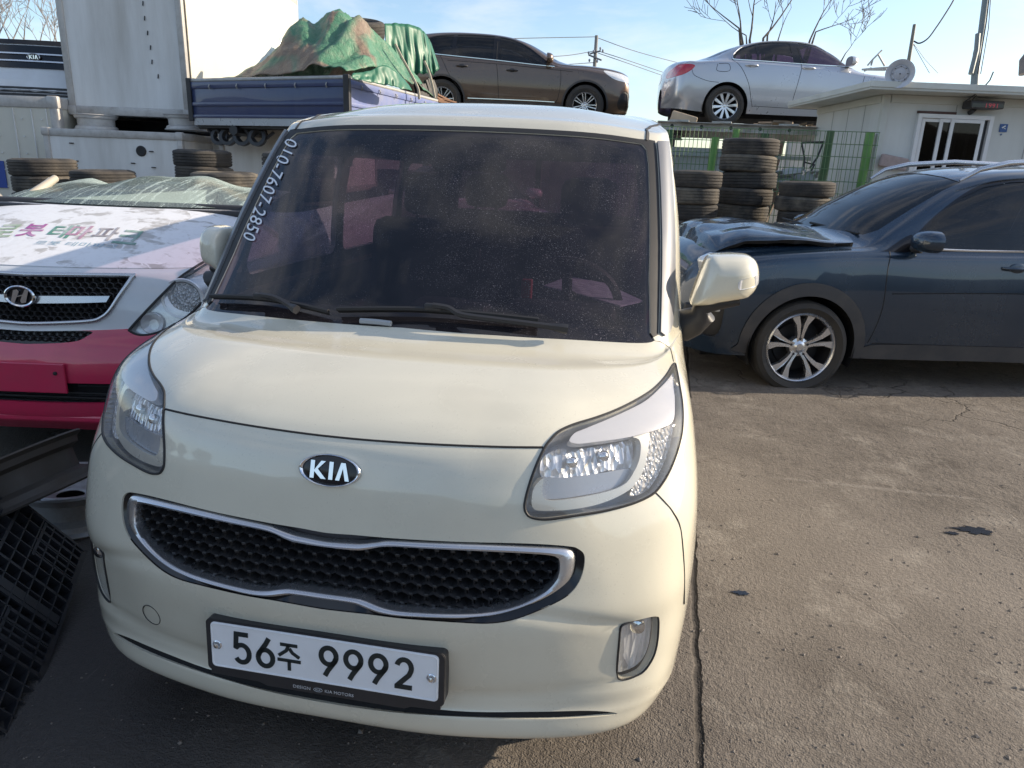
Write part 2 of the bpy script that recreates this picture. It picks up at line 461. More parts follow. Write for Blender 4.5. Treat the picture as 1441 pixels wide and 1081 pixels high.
# ------------------------------------------------------------------ the cream van: surface control grid
def ring(front, side):  return list(front)+list(side)
YR = 3.46
def rg(z, fr, sd, back=None):
    """front points (x,y[,z]) then side points (x,y[,z]) then rear corner and rear centre"""
    def p3(p): return (p[0], p[1], p[2] if len(p) > 2 else z)
    b = back or ((.70, YR-.10), (0, YR))
    return [p3(p) for p in list(fr)+list(sd)+list(b)]
VANGRID = [
 rg(.178, [(0,.10),(.30,.11),(.575,.18),(.715,.33)], [(.745,.60),(.75,1.0),(.75,1.9),(.75,3.1)]),
 rg(.212, [(0,.045),(.30,.058),(.61,.140),(.735,.30)], [(.770,.60),(.77,1.0),(.77,1.9),(.77,3.1)]),
 rg(.262, [(0,.035),(.30,.048),(.625,.142),(.755,.29)], [(.788,.60),(.79,1.0),(.79,1.9),(.785,3.1)]),
 rg(.300, [(0,.050),(.30,.062),(.635,.150),(.760,.29)], [(.793,.60),(.795,1.0),(.795,1.9),(.79,3.1)]),
 rg(.400, [(0,.036),(.30,.048),(.632,.138),(.765,.28)], [(.800,.58),(.80,1.0),(.80,1.9),(.795,3.1)]),
 rg(.510, [(0,.022),(.30,.036),(.622,.132),(.765,.28)], [(.803,.58),(.80,1.0),(.80,1.9),(.795,3.1)]),
 rg(.590, [(0,.040),(.30,.055),(.605,.138),(.760,.28)], [(.803,.58),(.80,1.0),(.80,1.9),(.795,3.1)]),
 rg(.690, [(0,.060),(.30,.075),(.565,.150),(.757,.30)], [(.790,.58),(.79,1.0),(.79,1.9),(.785,3.1)]),
 rg(.790, [(0,.082),(.29,.098),(.530,.172),(.744,.345)], [(.776,.60),(.775,1.0),(.782,1.9),(.78,3.1)]),
 rg(.865, [(0,.118),(.285,.136,.868),(.500,.202,.876),(.724,.40,.893)], [(.752,.66,.905),(.765,1.0),(.775,1.9),(.77,3.1)]),
 rg(.925, [(0,.210),(.28,.228,.926),(.475,.285,.932),(.686,.48,.942)], [(.735,.74,.955),(.755,1.05),(.77,1.9),(.765,3.1)]),
 rg(.975, [(0,.360),(.275,.378,.975),(.470,.425,.974),(.650,.56,.972)], [(.722,.80,.985),(.748,1.08,.985),(.765,1.9,.985),(.76,3.1,.985)]),
 rg(1.020,[(0,.560),(.270,.578,1.018),(.470,.618,1.012),(.655,.690,1.000)], [(.710,.83,1.02),(.742,1.10,1.03),(.757,1.9,1.03),(.752,3.1,1.03)]),
 rg(1.290,[(0,.825),(.265,.840,1.287),(.460,.872,1.279),(.640,.935,1.265)], [(.690,1.03,1.28),(.718,1.22,1.28),(.735,1.9,1.28),(.73,3.1,1.28)], ((.66,YR-.12),(0,YR-.03))),
 rg(1.545,[(0,1.105),(.250,1.115,1.543),(.440,1.140,1.537),(.608,1.187,1.522)], [(.655,1.25,1.522),(.668,1.36,1.525),(.675,1.9,1.535),(.665,3.1,1.53)], ((.60,YR-.16),(0,YR-.07))),
 rg(1.600,[(0,1.230),(.240,1.238,1.597),(.425,1.258,1.588),(.580,1.295,1.570)], [(.625,1.35,1.575),(.640,1.45,1.585),(.645,1.9,1.595),(.635,3.05,1.59)], ((.56,YR-.20),(0,YR-.11))),
 rg(1.655,[(0,1.50),(.20,1.51,1.653),(.35,1.53,1.646),(.48,1.57,1.630)], [(.54,1.62,1.625),(.56,1.70,1.632),(.565,1.95,1.645),(.555,2.95,1.635)], ((.45,YR-.30),(0,YR-.22))),
 rg(1.680,[(0,1.95),(.10,1.95),(.17,1.96),(.22,1.97)], [(.25,2.0,1.68),(.26,2.05,1.68),(.27,2.2,1.68),(.24,2.7,1.67)], ((.15,YR-.70,1.67),(0,YR-.65,1.67))),
]
# ------------------------------------------------------------------ shared materials
MAT = {}
MAT['cream'] = plain('cream_paint', (.645,.612,.487), .24, coat=1, var=.02, vscale=2, dirt=.30, dirtcol=(.36,.32,.24), dscale=1.7, flake=.10, specks=.35)
MAT['silver_paint'] = plain('silver_trim', (.135,.145,.165), .45, metal=.35, coat=.15, var=.04, dirt=.2)
MAT['black'] = plain('black_plastic', (.022,.022,.025), .45, var=.2, dirt=.12, dirtcol=(.13,.12,.10))
MAT['gloss_black'] = plain('gloss_black', (.012,.012,.014), .12, var=.1)
MAT['rubber'] = plain('black_rubber', (.016,.016,.017), .6, var=.2)
MAT['chrome'] = plain('chrome', (.72,.74,.77), .12, metal=1, var=.03)
MAT['satin'] = plain('satin_chrome', (.60,.61,.63), .27, metal=.9, var=.03)
MAT['inner'] = plain('dark_fabric', (.035,.034,.036), .9, var=.2, spec=.2)
MAT['dash'] = plain('dashboard_plastic', (.028,.027,.029), .6, var=.2, spec=.3)
MAT['windglass'] = glass('tinted_windscreen', (.165,.135,.18), dust=.60, dustscale=330, film=.060, speck=(.655,.70), dcol=(.44,.40,.43))
MAT['sideglass'] = glass('side_glass', (.50,.49,.52), film=.02, dust=.2)
MAT['rearglass'] = glass('pink_tint_glass', (.42,.24,.32), film=.02, dust=.2)
MAT['sideglass2'] = glass('violet_side_glass', (.37,.27,.325), film=.02, dust=.2)
MAT['lens'] = glass('brightened_lens', (.95,.95,.95), film=.16, dust=.25, dustscale=90, speck=(.6,.75), dcol=(.7,.7,.68))  # pale haze mixed into the lens colour to brighten the lamps
MAT['white_bezel'] = plain('pale_bezel', (.56,.56,.58), .3, var=.04)
MAT['bezel'] = plain('silver_bezel', (.60,.58,.52), .28, metal=.55, var=.05)
MAT['lamp_dark'] = plain('lamp_housing', (.34,.36,.40), .28, metal=.45, var=.15)
MAT['lamp_lens'] = plain('indicator_lens', (.72,.74,.77), .15, metal=.3, coat=1, var=.25, vscale=60)
MAT['plate'] = plain('plate_white', (.80,.81,.82), .4, var=.02, dirt=.12, dscale=9)
MAT['ink'] = plain('plate_ink', (.012,.02,.022), .4)
MAT['letter_grey'] = plain('frame_letter', (.45,.45,.45), .4)
MAT['tyre'] = plain('tyre_rubber', (.034,.032,.030), .78, var=.25, dirt=.28, dirtcol=(.12,.105,.085), dscale=5, bump=.15, bscale=90)
MAT['mesh_black'] = plain('grille_black', (.028,.028,.030), .26, var=.15, dirt=.1)
MAT['pit'] = plain('deep_black', (.006,.006,.007), .8)
def ribbed(name, col, scale, rough=.12, metal=1, direction='X', strength=.6):
    m, nt, out = newmat(name); p = N(nt, 'ShaderNodeBsdfPrincipled'); co = objco(nt)
    p.inputs['Base Color'].default_value = (*col, 1); p.inputs['Metallic'].default_value = metal; p.inputs['Roughness'].default_value = rough
    w = N(nt, 'ShaderNodeTexWave', Scale=scale, Distortion=.4); w.bands_direction = direction; nt.links.new(co, w.inputs['Vector'])
    b = N(nt, 'ShaderNodeBump', Strength=strength, Distance=.02)
    nt.links.new(w.outputs[1], b.inputs['Height']); nt.links.new(b.outputs[0], p.inputs['Normal']); nt.links.new(p.outputs[0], out.inputs[0])
    return m
def facets(name, col, scale, rough=.12, strength=.5):
    m, nt, out = newmat(name); p = N(nt, 'ShaderNodeBsdfPrincipled'); co = objco(nt)
    p.inputs['Metallic'].default_value = .5; p.inputs['Roughness'].default_value = rough
    v = N(nt, 'ShaderNodeTexVoronoi', Scale=1.0); nt.links.new(mapping(nt, co, scale), v.inputs['Vector'])
    nt.links.new(mixc(nt, v.outputs['Color'], tuple(q*.55 for q in col), col), p.inputs['Base Color'])
    b = N(nt, 'ShaderNodeBump', Strength=strength, Distance=.02); nt.links.new(v.outputs['Color'], b.inputs['Height']); nt.links.new(v.outputs['Distance'], b.inputs['Height']); nt.links.new(b.outputs[0], p.inputs['Normal']); nt.links.new(p.outputs[0], out.inputs[0])
    return m
MAT['facet'] = facets('faceted_reflector', (.86,.88,.92), (75,75,16), .16)
MAT['facet2'] = facets('outer_reflector', (.86,.86,.86), (110,110,70), .22, .7)

# ------------------------------------------------------------------ wheels
def tyre_mb(R, w, rim_r, tread=True, n=64, bulge=.012):
    """axis = local z, centred"""
    mb = MB(); h = w/2
    p = [(rim_r, -h*.72), (rim_r+.012, -h*.86), ((R+rim_r)/2, -h-bulge*.6), (R-.030, -h*.98), (R-.012, -h*.90), (R-.004, -h*.78)]
    g = []
    if tread:
        for k in range(4):
            c = (-.54+.36*k)*h; q = .035*h*1.4
            g += [(R, c-q), (R-.009, c-q*.8), (R-.009, c+q*.8), (R, c+q)]
    else: g = [(R+.002, 0)]
    p = p+g+[(r, -z) for r, z in reversed(p)]
    inner = [(rim_r-.006, h*.66), (rim_r-.006, -h*.66)]
    mb.lathe(p+inner, n, closed=True)
    return mb
def spoke_poly(kind):
    return None
def make_rim(R, w, style, mat_face, mat_in, parent, hubcol=None):
    """outer face towards +z"""
    h = w/2
    b = MB()
    b.lathe([(R+.004, h*.78), (R-.006, h*.86), (R-.016, h*.78), (R-.020, h*.60)], 64)
    rim = b.build('rim', mat_face, parent, smooth=40)
    b = MB(); b.lathe([(R-.020, h*.60), (R-.024, h*.45), (R-.05, -h*.2), (R-.05, -h*.7), (R, -h*.8)], 64); b.build('barrel', mat_in, rim, smooth=40)
    d = MB(); d.lathe([(R-.05, -h*.55), (.02, -h*.55)], 48)
    d.lathe([(R*.62, -h*.45), (R*.62, -h*.38), (.05, -h*.38)], 40)
    d.build('brake_disc', mat_in, rim)
    def spokes(poly, n, z0, z1, rot0=0, dish=0.0, nm='spoke_set', mat=None):
        mb = MB()
        for k in range(n):
            a = 2*math.pi*k/n+rot0; M = Matrix.Rotation(a, 4, 'Z'); m = len(poly)
            vs = []
            for zz in (z1, z0):
                for (x, y) in poly:
                    rr = math.hypot(x, y); vs.append(M @ Vector((x, y, zz-dish*(1-rr/R)**1.5*1.0)))
            fs = [tuple(range(m)), tuple(range(2*m-1, m-1, -1))]+[(i, m+i, m+(i+1) % m, (i+1) % m) for i in range(m)]
            mb.add(vs, fs)
        o = mb.build(nm, mat or mat_face, rim); return o
    if style == 'five_v':       # five paired spokes
        P1 = [(-.028*R*2, .12*R), (-.012*R, .14*R), (-.085*R, .95*R), (-.20*R, .93*R)]
        P2 = [(-x, y) for x, y in reversed(P1)]
        spokes(P1, 5, h*.45, h*.72, dish=.02); spokes(P2, 5, h*.45, h*.72, dish=.02)
    elif style == 'seven':
        P1 = [(-.05*R, .12*R), (.05*R, .12*R), (.085*R, .5*R), (.11*R, .95*R), (-.11*R, .95*R), (-.085*R, .5*R)]
        spokes(P1, 10, h*.45, h*.72, dish=.02)
    elif style == 'twin':
        P1 = [(.02*R, .12*R), (.075*R, .12*R), (.17*R, .94*R), (.09*R, .95*R)]
        P2 = [(-x, y) for x, y in reversed(P1)]
        spokes(P1, 7, h*.45, h*.7, dish=.02); spokes(P2, 7, h*.45, h*.7, dish=.02)
    elif style == 'blade5':
        P1 = [(.005*R, .13*R), (.085*R, .12*R), (.10*R, .40*R), (.17*R, .66*R), (.34*R, .90*R), (.13*R, .955*R), (.045*R, .66*R), (.02*R, .40*R)]
        P2 = [(-x, y) for x, y in reversed(P1)]
        spokes(P1, 5, h*.36, h*.72, dish=.03); spokes(P2, 5, h*.36, h*.72, dish=.03)
    elif style == 'blade':      # wide machined blades with a notch
        P1 = [(-.055*R, .14*R), (.055*R, .14*R), (.07*R, .42*R), (.02*R, .62*R), (.015*R, .95*R), (-.24*R, .92*R), (-.17*R, .68*R), (-.08*R, .42*R)]
        spokes(P1, 8, h*.4, h*.74, dish=.025)
    elif style == 'steel':
        mb = MB(); mb.lathe([(R-.03, -h*.1), (R-.05, h*.15), (R*.55, h*.30), (R*.42, h*.12), (R*.3, h*.12), (.035, h*.16)], 48)
        mb.build('disc', mat_face, rim, smooth=40)
    c = MB(); hs = R*.30; c.lathe([(.001, h*.62), (.024, h*.61), (.030, h*.54), (hs*.9, h*.46), (hs, h*.30), (hs, 0)], 32)
    hub = c.build('hub_cap', hubcol or mat_face, rim, smooth=40)
    l = MB()
    for k in range(5):
        a = 2*math.pi*k/5+.3
        l.lathe([(.0, h*.55), (.010, h*.55), (.011, h*.3)], 6, Matrix.Translation((.062*math.cos(a), .062*math.sin(a), 0)))
    l.build('lug_nut', MAT['black'], rim, split=True)
    return rim
def car_wheel(parent, x, y, z, R, w, rr, style, face, dark, side=1, spin=.2, steer=0):
    t = tyre_mb(R, w, rr).build('wheel', MAT['tyre'], parent, smooth=30)
    t.location = (x, y, z)
    t.rotation_euler = Matrix(((0,0,side),(0,1,0),(-side,0,0))).to_euler() if False else (Matrix.Rotation(steer, 3, 'Z') @ Matrix.Rotation(side*math.pi/2, 3, 'Y') @ Matrix.Rotation(spin, 3, 'Z')).to_euler()
    make_rim(rr, w, style, face, dark, t)
    return t
def wheel_well(mb, x0, x1, y, z, R, n=20):
    """half-round liner open towards the side"""
    a0, a1 = -.35, math.pi+.35
    pts = [(y+R*math.cos(a0+(a1-a0)*k/n), z+R*math.sin(a0+(a1-a0)*k/n)) for k in range(n+1)]
    for sx in (1, -1):
        vs = [(sx*x1, p, q) for p, q in pts]+[(sx*x0, p, q) for p, q in pts]
        mb.add(vs, [(i, i+1, n+2+i, n+1+i) for i in range(n)]+[tuple(range(n+1, 2*n+2))])

# ------------------------------------------------------------------ the cream van
van = empty('parked_van', (0,0,0), label='cream compact van facing the camera with a dark dusty windscreen and smiling mesh grille', cat='van')
VS = Surf(VANGRID, sub=12)
T = lambda pts: VS.trace(van, pts)
def tr(pts, n=5, closed=True): return T(cr_curve(pts, n, closed))
HEAD = [(948.5,512),(937.6,528.8),(921,546.6),(897.6,562),(868,576.8),(838.4,588),(808.8,597),(788,606.4),(774.8,619),(766,631),(755.5,653),(746.6,676.8),(740,700.5),(738.4,715.3),(743.7,725.7),(755.5,730),(773,730.7),(808.8,725.7),(847.3,719.7),(885.8,710),(909.5,700.5),(924,690),(939,668),(951.5,638),(959.3,605.8),(960,573),(956,543.6),(952,521.4)]
head = tr(HEAD, 4)
SEAM = [(400,607),(500,618),(600,625),(700,629),(764,629.8)]
seam = clip_u0(tr(SEAM, 8, False))
WBASE = [(430,446),(500,454),(608.6,465.5),(729,474.2),(800,478),(870,482),(897.6,483),(915,482),(923,478)]
wbase = clip_u0(tr(WBASE, 6, False))
# hood: centre seam -> lamp -> tip -> corner -> screen base -> centre
ia = int(np.argmin(((head-T([(766,631)])[0])**2).sum(1))); 
upper = head[:ia+1][::-1]                    # from seam end up to the lamp tip
hside = T([(947.5,509),(945.5,499),(943,490.5),(936,485),(929,481)])
hood = np.concatenate([seam[:-1], upper, hside, wbase[::-1]])
# windscreen glass with its black border
wtop_v, wu = 13.96, 2.86
ws = np.concatenate([wbase[:-1], [[2.92, 12.12], [wu+.03, 12.4]], [[wu, v] for v in np.linspace(12.6, 13.7, 8)], [[wu-.03, 13.88], [wu-.12, wtop_v]], [[u, wtop_v] for u in np.linspace(wu-.3, 0, 12)]])
ws = ws[np.r_[True, np.abs(np.diff(ws, axis=0)).sum(1) > 1e-6]]
gap = np.array([[wu+.06, 12.05], [3.10, 12.08]]+[[3.10, v] for v in np.linspace(12.3, 13.9, 9)]+[[3.08, 14.06], [2.9, 14.07]]+[[u, 14.05] for u in np.linspace(2.7, 0, 12)]+[[u, wtop_v+.002] for u in np.linspace(0, wu-.12, 10)]+[[wu-.03, 13.882]]+[[wu+.002, v] for v in np.linspace(13.7, 12.6, 8)]+[[wu+.032, 12.4], [2.925, 12.12]])
pillar = np.array([[3.13, v] for v in np.linspace(12.10, 14.02, 12)]+[[3.55, 14.05], [4.0, 14.05]]+[[3.95, v] for v in np.linspace(13.9, 12.4, 9)]+[[3.75, 12.10], [3.5, 12.03], [3.3, 12.03]])
roof = np.array([[u, 14.12] for u in np.linspace(0, 2.72, 10)]+[[2.80, 14.35], [2.82, 14.7], [2.9, 15.0], [3.3, 15.22], [4, 15.3], [6, 15.3], [7.3, 15.3], [8.2, 15.2], [9, 15.1], [9, 17], [0, 17]])
roof = np.concatenate([poly_dense(roof[:-1], .12, False), [roof[-1]]])
GRO = [(410,735),(450,748.5),(500,753),(552,757.5),(638.8,762.3),(742.9,765),(798.4,768.6),(814,772.7),(822.7,782.5),(821,803),(812.3,824),(795,841.4),(760,858.8),(722,872.7),(687,877.9),(638.8,876),(569.4,871),(520,865),(470,859.5),(437,855),(400,848)]
gro = clip_u0(tr(GRO, 5, False))
FOG = [(875.7,890.2),(879.3,883.5),(893.8,877),(915.6,870.9),(927.7,870),(931.4,874.5),(930.6,900),(926.5,921.7),(918,938.7),(906,952),(886.6,960),(875.7,961),(870.8,955.6),(871.6,936),(874,909.6)]
fog = tr(FOG, 4)
SLIT = [(400,966),(450,974.5),(500,983.7),(638.8,1000.4),(742.9,1001.8),(829.6,1000.3),(867.8,1003.8),(847,1008),(777.6,1011.8),(673.5,1010),(569,1004),(500,996),(450,988),(400,979)]
slit = clip_u0(tr(SLIT, 5, False))
def yz_round(y0, y1, z0, z1, r=.05, slant=0., n=5):
    P = []
    for cx, cy, a in ((y1-r, z1-r, 0), (y0+r+slant, z1-r, 90), (y0+r, z0+r, 180), (y1-r, z0+r, 270)):
        for k in range(n): t = rad(a+90*k/(n-1)); P.append((cx+r*math.cos(t), cy+r*math.sin(t)))
    return P
win1 = VS.side_poly(poly_dense(yz_round(1.02, 1.80, 1.05, 1.46, .05, .17), .05))
win2 = VS.side_poly(poly_dense(yz_round(1.88, 2.60, 1.05, 1.46, .04), .05))
win3 = VS.side_poly(poly_dense(yz_round(2.68, 3.16, 1.05, 1.45, .05), .05))
rearw = poly_dense(np.array([[8.2, 12.3], [9, 12.3], [9, 13.75], [8.2, 13.75]]), .1)
WY, WZ, WR = .66, .285, .30
arch = VS.side_poly([(WY+(WR+.035)*math.cos(t), WZ+(WR+.035)*math.sin(t)) for t in np.linspace(-.42, math.pi+.42, 30)])
arch = np.concatenate([arch, [[5.2, 0.0], [3.45, 0.0]]])
arch2 = VS.side_poly([(2.95+(WR+.035)*math.cos(t), WZ+(WR+.035)*math.sin(t)) for t in np.linspace(-.42, math.pi+.42, 30)])
arch2 = np.concatenate([arch2, [[7.2, 0.0], [6.6, 0.0]]])
C = VS.cut([('hood', hood), ('gap', gap), ('windscreen', ws), ('pillar', pillar), ('roof', roof), ('head', head), ('grille', gro), ('fog', fog), ('slit', slit),
            ('win', win1), ('win2', win2), ('win3', win3), ('rearw', rearw), ('arch', arch), ('arch2', arch2)], 7, 7)
uf, vf = fog.mean(0)
def pocket(X, Nn):
    x, z = np.abs(X[:, 0]), X[:, 2]; f = X[:, 1] < .40
    g = .011*np.exp(-np.clip((x-.70)/.05, 0, 9)**2-np.clip((.60-x)/.085, 0, 9)**2-((z-.425)/.085)**4)
    cr = .006*np.exp(-((z-(.548-.06*np.clip((x-.30)/.35, 0, 1.2)**2))/.014)**2)*np.clip((x-.28)/.15, 0, 1)*np.clip((.72-x)/.1, 0, 1)
    lo = .005*np.exp(-((z-(.322+.02*np.clip((x-.35)/.3, 0, 1)))/.012)**2)*np.clip((.73-x)/.1, 0, 1)*np.clip((x-.2)/.1, 0, 1)
    return X-Nn*((g+cr+lo)*f)[:, None]
body = VS.part('body', C['body'], MAT['cream'], van, lip=.022, disp=pocket)
VS.part('hood', C['hood'], MAT['cream'], van, off=.0005, lip=.014)
VS.part('roof', C['roof'], MAT['cream'], van, lip=.012, lipmat=MAT['black'])
VS.part('windscreen', C['windscreen'], MAT['windglass'], van, off=-.003)
VS.part('window_seal', C['gap'], MAT['rubber'], van, off=.001, lip=.02)
for sd in (1, -1):
    VS.part('pillar_trim', C['pillar'], MAT['silver_paint'], van, off=.008, lip=.012, side=sd)
    VS.part('side_window', C['win'], MAT['sideglass'], van, off=-.006, side=sd)
    VS.part('side_window', C['win2'], MAT['sideglass2'], van, off=-.006, side=sd)
    VS.part('side_window', C['win3'], MAT['sideglass2'], van, off=-.006, side=sd)
VS.part('rear_window', C['rearw'], MAT['rearglass'], van, off=-.006)
# dark trim behind the shell, so that the cabin is not cream inside
uvL, FL = C['body']; top = uvL[FL][:, :, 1].min(1) > 11.6; up = (uvL, FL[top])
VS.part('headlining', up, MAT['inner'], van, off=-.024)
VS.part('roof_lining', C['roof'], MAT['inner'], van, off=-.024)
low = (uvL[FL][:, :, 1].max(1) <= 11.7) & (uvL[FL][:, :, 0].min(1) > 4.3)
VS.part('door_lining', (uvL, FL[low]), MAT['inner'], van, off=-.05)
# panel gaps
sm = MB()
VS.seam(sm, seam, .0032, -.0012)
VS.seam(sm, np.concatenate([hside, T([(921,480)])]), .0022, -.0008)
VS.seam(sm, T(cr_curve([(921,691.6),(935,706),(948,722),(958,745),(963,800),(963,850)], 6)), .0018, -.0005)
d1 = VS.side_poly([(1.0, 1.0), (.985, .8), (.985, .5), (1.0, .3)]); VS.seam(sm, d1, .0025)
VS.seam(sm, VS.side_poly([(1.84, z) for z in np.linspace(.3, 1.5, 12)]), .0025)
VS.seam(sm, VS.side_poly([(2.64, z) for z in np.linspace(.3, 1.5, 12)]), .0025)
sm.build('panel_gap', MAT['pit'], van, split=True)
di = MB(); VS.seam(di, poly_dense(np.array([[2.86, 14.04], [2.90, 14.4], [2.93, 14.75], [3.05, 15.0], [3.4, 15.2], [4, 15.27], [6, 15.27], [7.3, 15.27]]), .1, False), .010, -.006)
di.build('roof_moulding', MAT['rubber'], van, split=True)
tc = MB(); c0 = T([(493,855)])  # tow-eye cover on one side of the bumper
tw = VS.front(.455, .350); X0 = VS.eval([tw[0]], [tw[1]])[0]
ring_uv = np.array([VS.front(.465+.027*math.cos(t), .385+.027*math.sin(t)) for t in np.linspace(0, 2*math.pi, 28, endpoint=False)])
L = VS.line(ring_uv, -.0006); tc.tube([(-p[0], p[1], p[2]) for p in L], .0012, 4, closed=True); tc.build('tow_cover', MAT['black'], van)

# ---- headlights
def patch(name, pts, off, mat, parent, side, lip=.0, n=9, sm=4, px=True, disp=None):
    uv = tr(pts, sm) if px else np.array(pts)
    return VS.part(name, VS.patch(uv, n), mat, parent, off=off, lip=lip, side=side, disp=disp, clip0=False)
DRL = [(950,522),(939,534.5),(915,557),(891,571),(855,587.5),(823,601),(810,607),(803,618),(815.5,622.4),(844.3,619.5),(880.4,614.7),(911.7,607.5),(940.6,597.9),(951.5,587),(952,559.4),(950.5,540)]
CFR = [(917.7,605),(914,648),(904.5,672.5),(890,689.3),(863.6,703.7),(834.7,713.3),(796.2,719.4),(762.5,720.6),(751.7,717),(749.3,706),(753,687),(766,674.4),(764.5,691.7),(767.4,702.5),(777,705.6),(801,703.7),(834.7,697.7),(863.6,690.5),(885.2,679.7),(897.3,662.8),(904.5,646),(906.4,626.7),(903,616),(895,612)]
RFL = [(768,641),(790,623),(815,624),(850,621),(896,613),(903,622),(904,646),(897,660),(870,662),(845,668),(800,674),(768,676)]
LOW = [(768,676),(800,674),(845,668),(897,660),(885,679),(864,690),(835,697),(801,703),(777,705),(767,702)]
OUT = [(919,604),(942,599),(956,590),(954,620),(946,645),(932,672),(915,692),(893,697),(905,674),(915,648)]
for sd in (1, -1):
    hl = VS.part('headlight', VS.patch(tr(HEAD, 4), 8), MAT['lens'], van, off=.002, lip=.0, side=sd, clip0=False)
    hs = offset_poly(head, .0)
    VS.part('housing', VS.patch(hs, 7), MAT['lamp_dark'], hl, off=-.060, side=sd, clip0=False)
    m = MB(); Lh = VS.line(head, .0005)*np.array([sd,1,1]); m.tube([tuple(p) for p in Lh], .0032, 6, closed=True)
    m.build('gasket', MAT['rubber'], hl, smooth=50)
    w_ = MB(); A = VS.line(head, 0)*np.array([sd,1,1]); B = VS.line(head, -.06)*np.array([sd,1,1]); n_ = len(A)
    w_.add([tuple(p) for p in A]+[tuple(p) for p in B], [(i, (i+1) % n_, n_+(i+1) % n_, n_+i) for i in range(n_)]); w_.build('housing_wall', MAT['lamp_dark'], hl)
    patch('upper_bezel', DRL, -.008, MAT['white_bezel'], hl, sd, lip=.02)
    patch('bezel', CFR, -.012, MAT['bezel'], hl, sd, lip=.03, sm=3)
    rf = patch('reflector', RFL, -.036, MAT['facet'], hl, sd, lip=.01)
    patch('lower_shelf', LOW, -.026, MAT['lamp_dark'], hl, sd, lip=.01)
    patch('turn_reflector', OUT, -.020, MAT['facet2'], hl, sd, lip=.01)
    bu = MB()
    for (px, py) in ((858,640),(812,650)):
        h = T([(px, py)])[0]; P = VS.line([h], -.03)[0]; nn = VS.normal([h[0]], [h[1]])[0]
        P = Vector((P[0]*sd, P[1], P[2])); q = Vector((nn[0]*sd, nn[1], nn[2])).to_track_quat('Z', 'Y').to_matrix().to_4x4()
        bu.lathe([(.012, -.004), (.012, .006), (.006, .012), (.001, .013)], 14, Matrix.Translation(P) @ q)
    bu.build('bulb', MAT['chrome'], hl, smooth=40, split=True)
    # fog lamp
    fl = VS.part('fog_light', VS.patch(fog, 10), MAT['lens'], van, off=-.014, side=sd, clip0=False)
    VS.part('housing', VS.patch(fog, 8), MAT['lamp_dark'], fl, off=-.045, side=sd, clip0=False)
    FR = [(878,886),(895,878.5),(916,872.5),(929,874),(928,900),(924,921),(916,937),(904,949),(886,957),(874,956),(875,920)]
    patch('reflector', FR, -.028, MAT['facet'], fl, sd, lip=.005)
    m = MB(); Lh = VS.line(fog, -.010)*np.array([sd,1,1]); m.tube([tuple(p) for p in Lh], .0026, 6, closed=True); m.build('gasket', MAT['rubber'], fl, smooth=50)
    h = T([(904,888)])[0]; P = VS.line([h], -.02)[0]; b = MB(); b.lathe([(.017, -.005), (.016, .006), (.008, .010), (.001, .011)], 16, Matrix.Translation((P[0]*sd, P[1], P[2])) @ Matrix.Rotation(math.pi/2, 4, 'X')); b.build('bulb', MAT['chrome'], fl, smooth=40)

# ---- grille
gr = VS.part('grille', C['grille'], MAT['pit'], van, off=-.075)
m = MB(); Lg = VS.line(gro, 0); n_ = len(Lg)
Lo = np.concatenate([Lg, (Lg*np.array([-1,1,1]))[::-1]]); Li = Lo+np.array([0,.075,0]); n_ = len(Lo)
m.add([tuple(p) for p in Lo]+[tuple(p) for p in Li], [(i, (i+1) % n_, n_+(i+1) % n_, n_+i) for i in range(n_)]); m.build('surround', MAT['gloss_black'], gr, smooth=40)
uvo = VS.patch(gro, 9)
CHO = [(405,752),(432,757.5),(461,762),(500,764.5),(512,764.3),(530,762.5),(548,761),(600,763.5),(680,766.5),(760,770),(795,772.5),(806,778),(809,790),(805,810),(795,823),(770,839),(735,854),(700,864),(670,867.5),(639,869),(569,866.5),(540,863),(525,859),(510,853),(496,848),(461,843),(432,839),(405,838)]
CHI = [(405,760),(432,765.3),(461,769.5),(500,773.8),(517,772.7),(545,768.5),(604,771.4),(673.5,774.8),(742.9,778.3),(777.6,781.8),(785,788.5),(784.5,806.7),(777.6,820.6),(760,836),(725.5,851.8),(687,860.5),(639,863),(569,860),(538,854.6),(514,845),(500,841),(461,835.5),(432,832),(405,830)]
cho, chi = clip_u0(tr(CHO, 5, False)), clip_u0(tr(CHI, 5, False))
# black field between the body edge and the bright ring
def band(a, b, off, lip, nm, mat, par, k=140, prof=None):
    """ribbon between two open outlines (both halves)"""
    def res(L):
        d = np.r_[0, np.cumsum(np.linalg.norm(np.diff(L, axis=0), axis=1))]; t = np.linspace(0, d[-1], k)
        return np.stack([np.interp(t, d, L[:, i]) for i in range(3)], 1)
    A, B = VS.line(a, 0), VS.line(b, 0); ra = res(A)
    # pair each outer point with the nearest inner point, monotone
    rb = res(B); j = 0; pair = []
    for p in ra:
        w = rb[j:j+12]; q = int(np.argmin(np.linalg.norm(w-p, axis=1))); j = min(j+q, k-1); pair.append(rb[j])
    pair[0] = rb[0]; pair[-1] = rb[-1]
    rb = np.array(pair); cols = []
    for s_, yo in prof: cols.append(ra+(rb-ra)*s_+np.array([0, yo, 0]))
    m = MB()
    for sx in (1, -1):
        vs = [tuple(p*np.array([sx,1,1])) for c in cols for p in c]
        m.add(vs, [(c*k+i, c*k+i+1, (c+1)*k+i+1, (c+1)*k+i) for c in range(len(cols)-1) for i in range(k-1)])
    return m.build(nm, mat, par, smooth=45)
band(gro, cho, 0, 0, 'field', MAT['gloss_black'], gr, prof=[(0, .004), (1, .014)])
band(cho, chi, 0, 0, 'bright_trim', MAT['satin'], gr, prof=[(0, .024), (0, .002), (.12, -.005), (.5, -.008), (.88, -.005), (1, .002), (1, .055)])
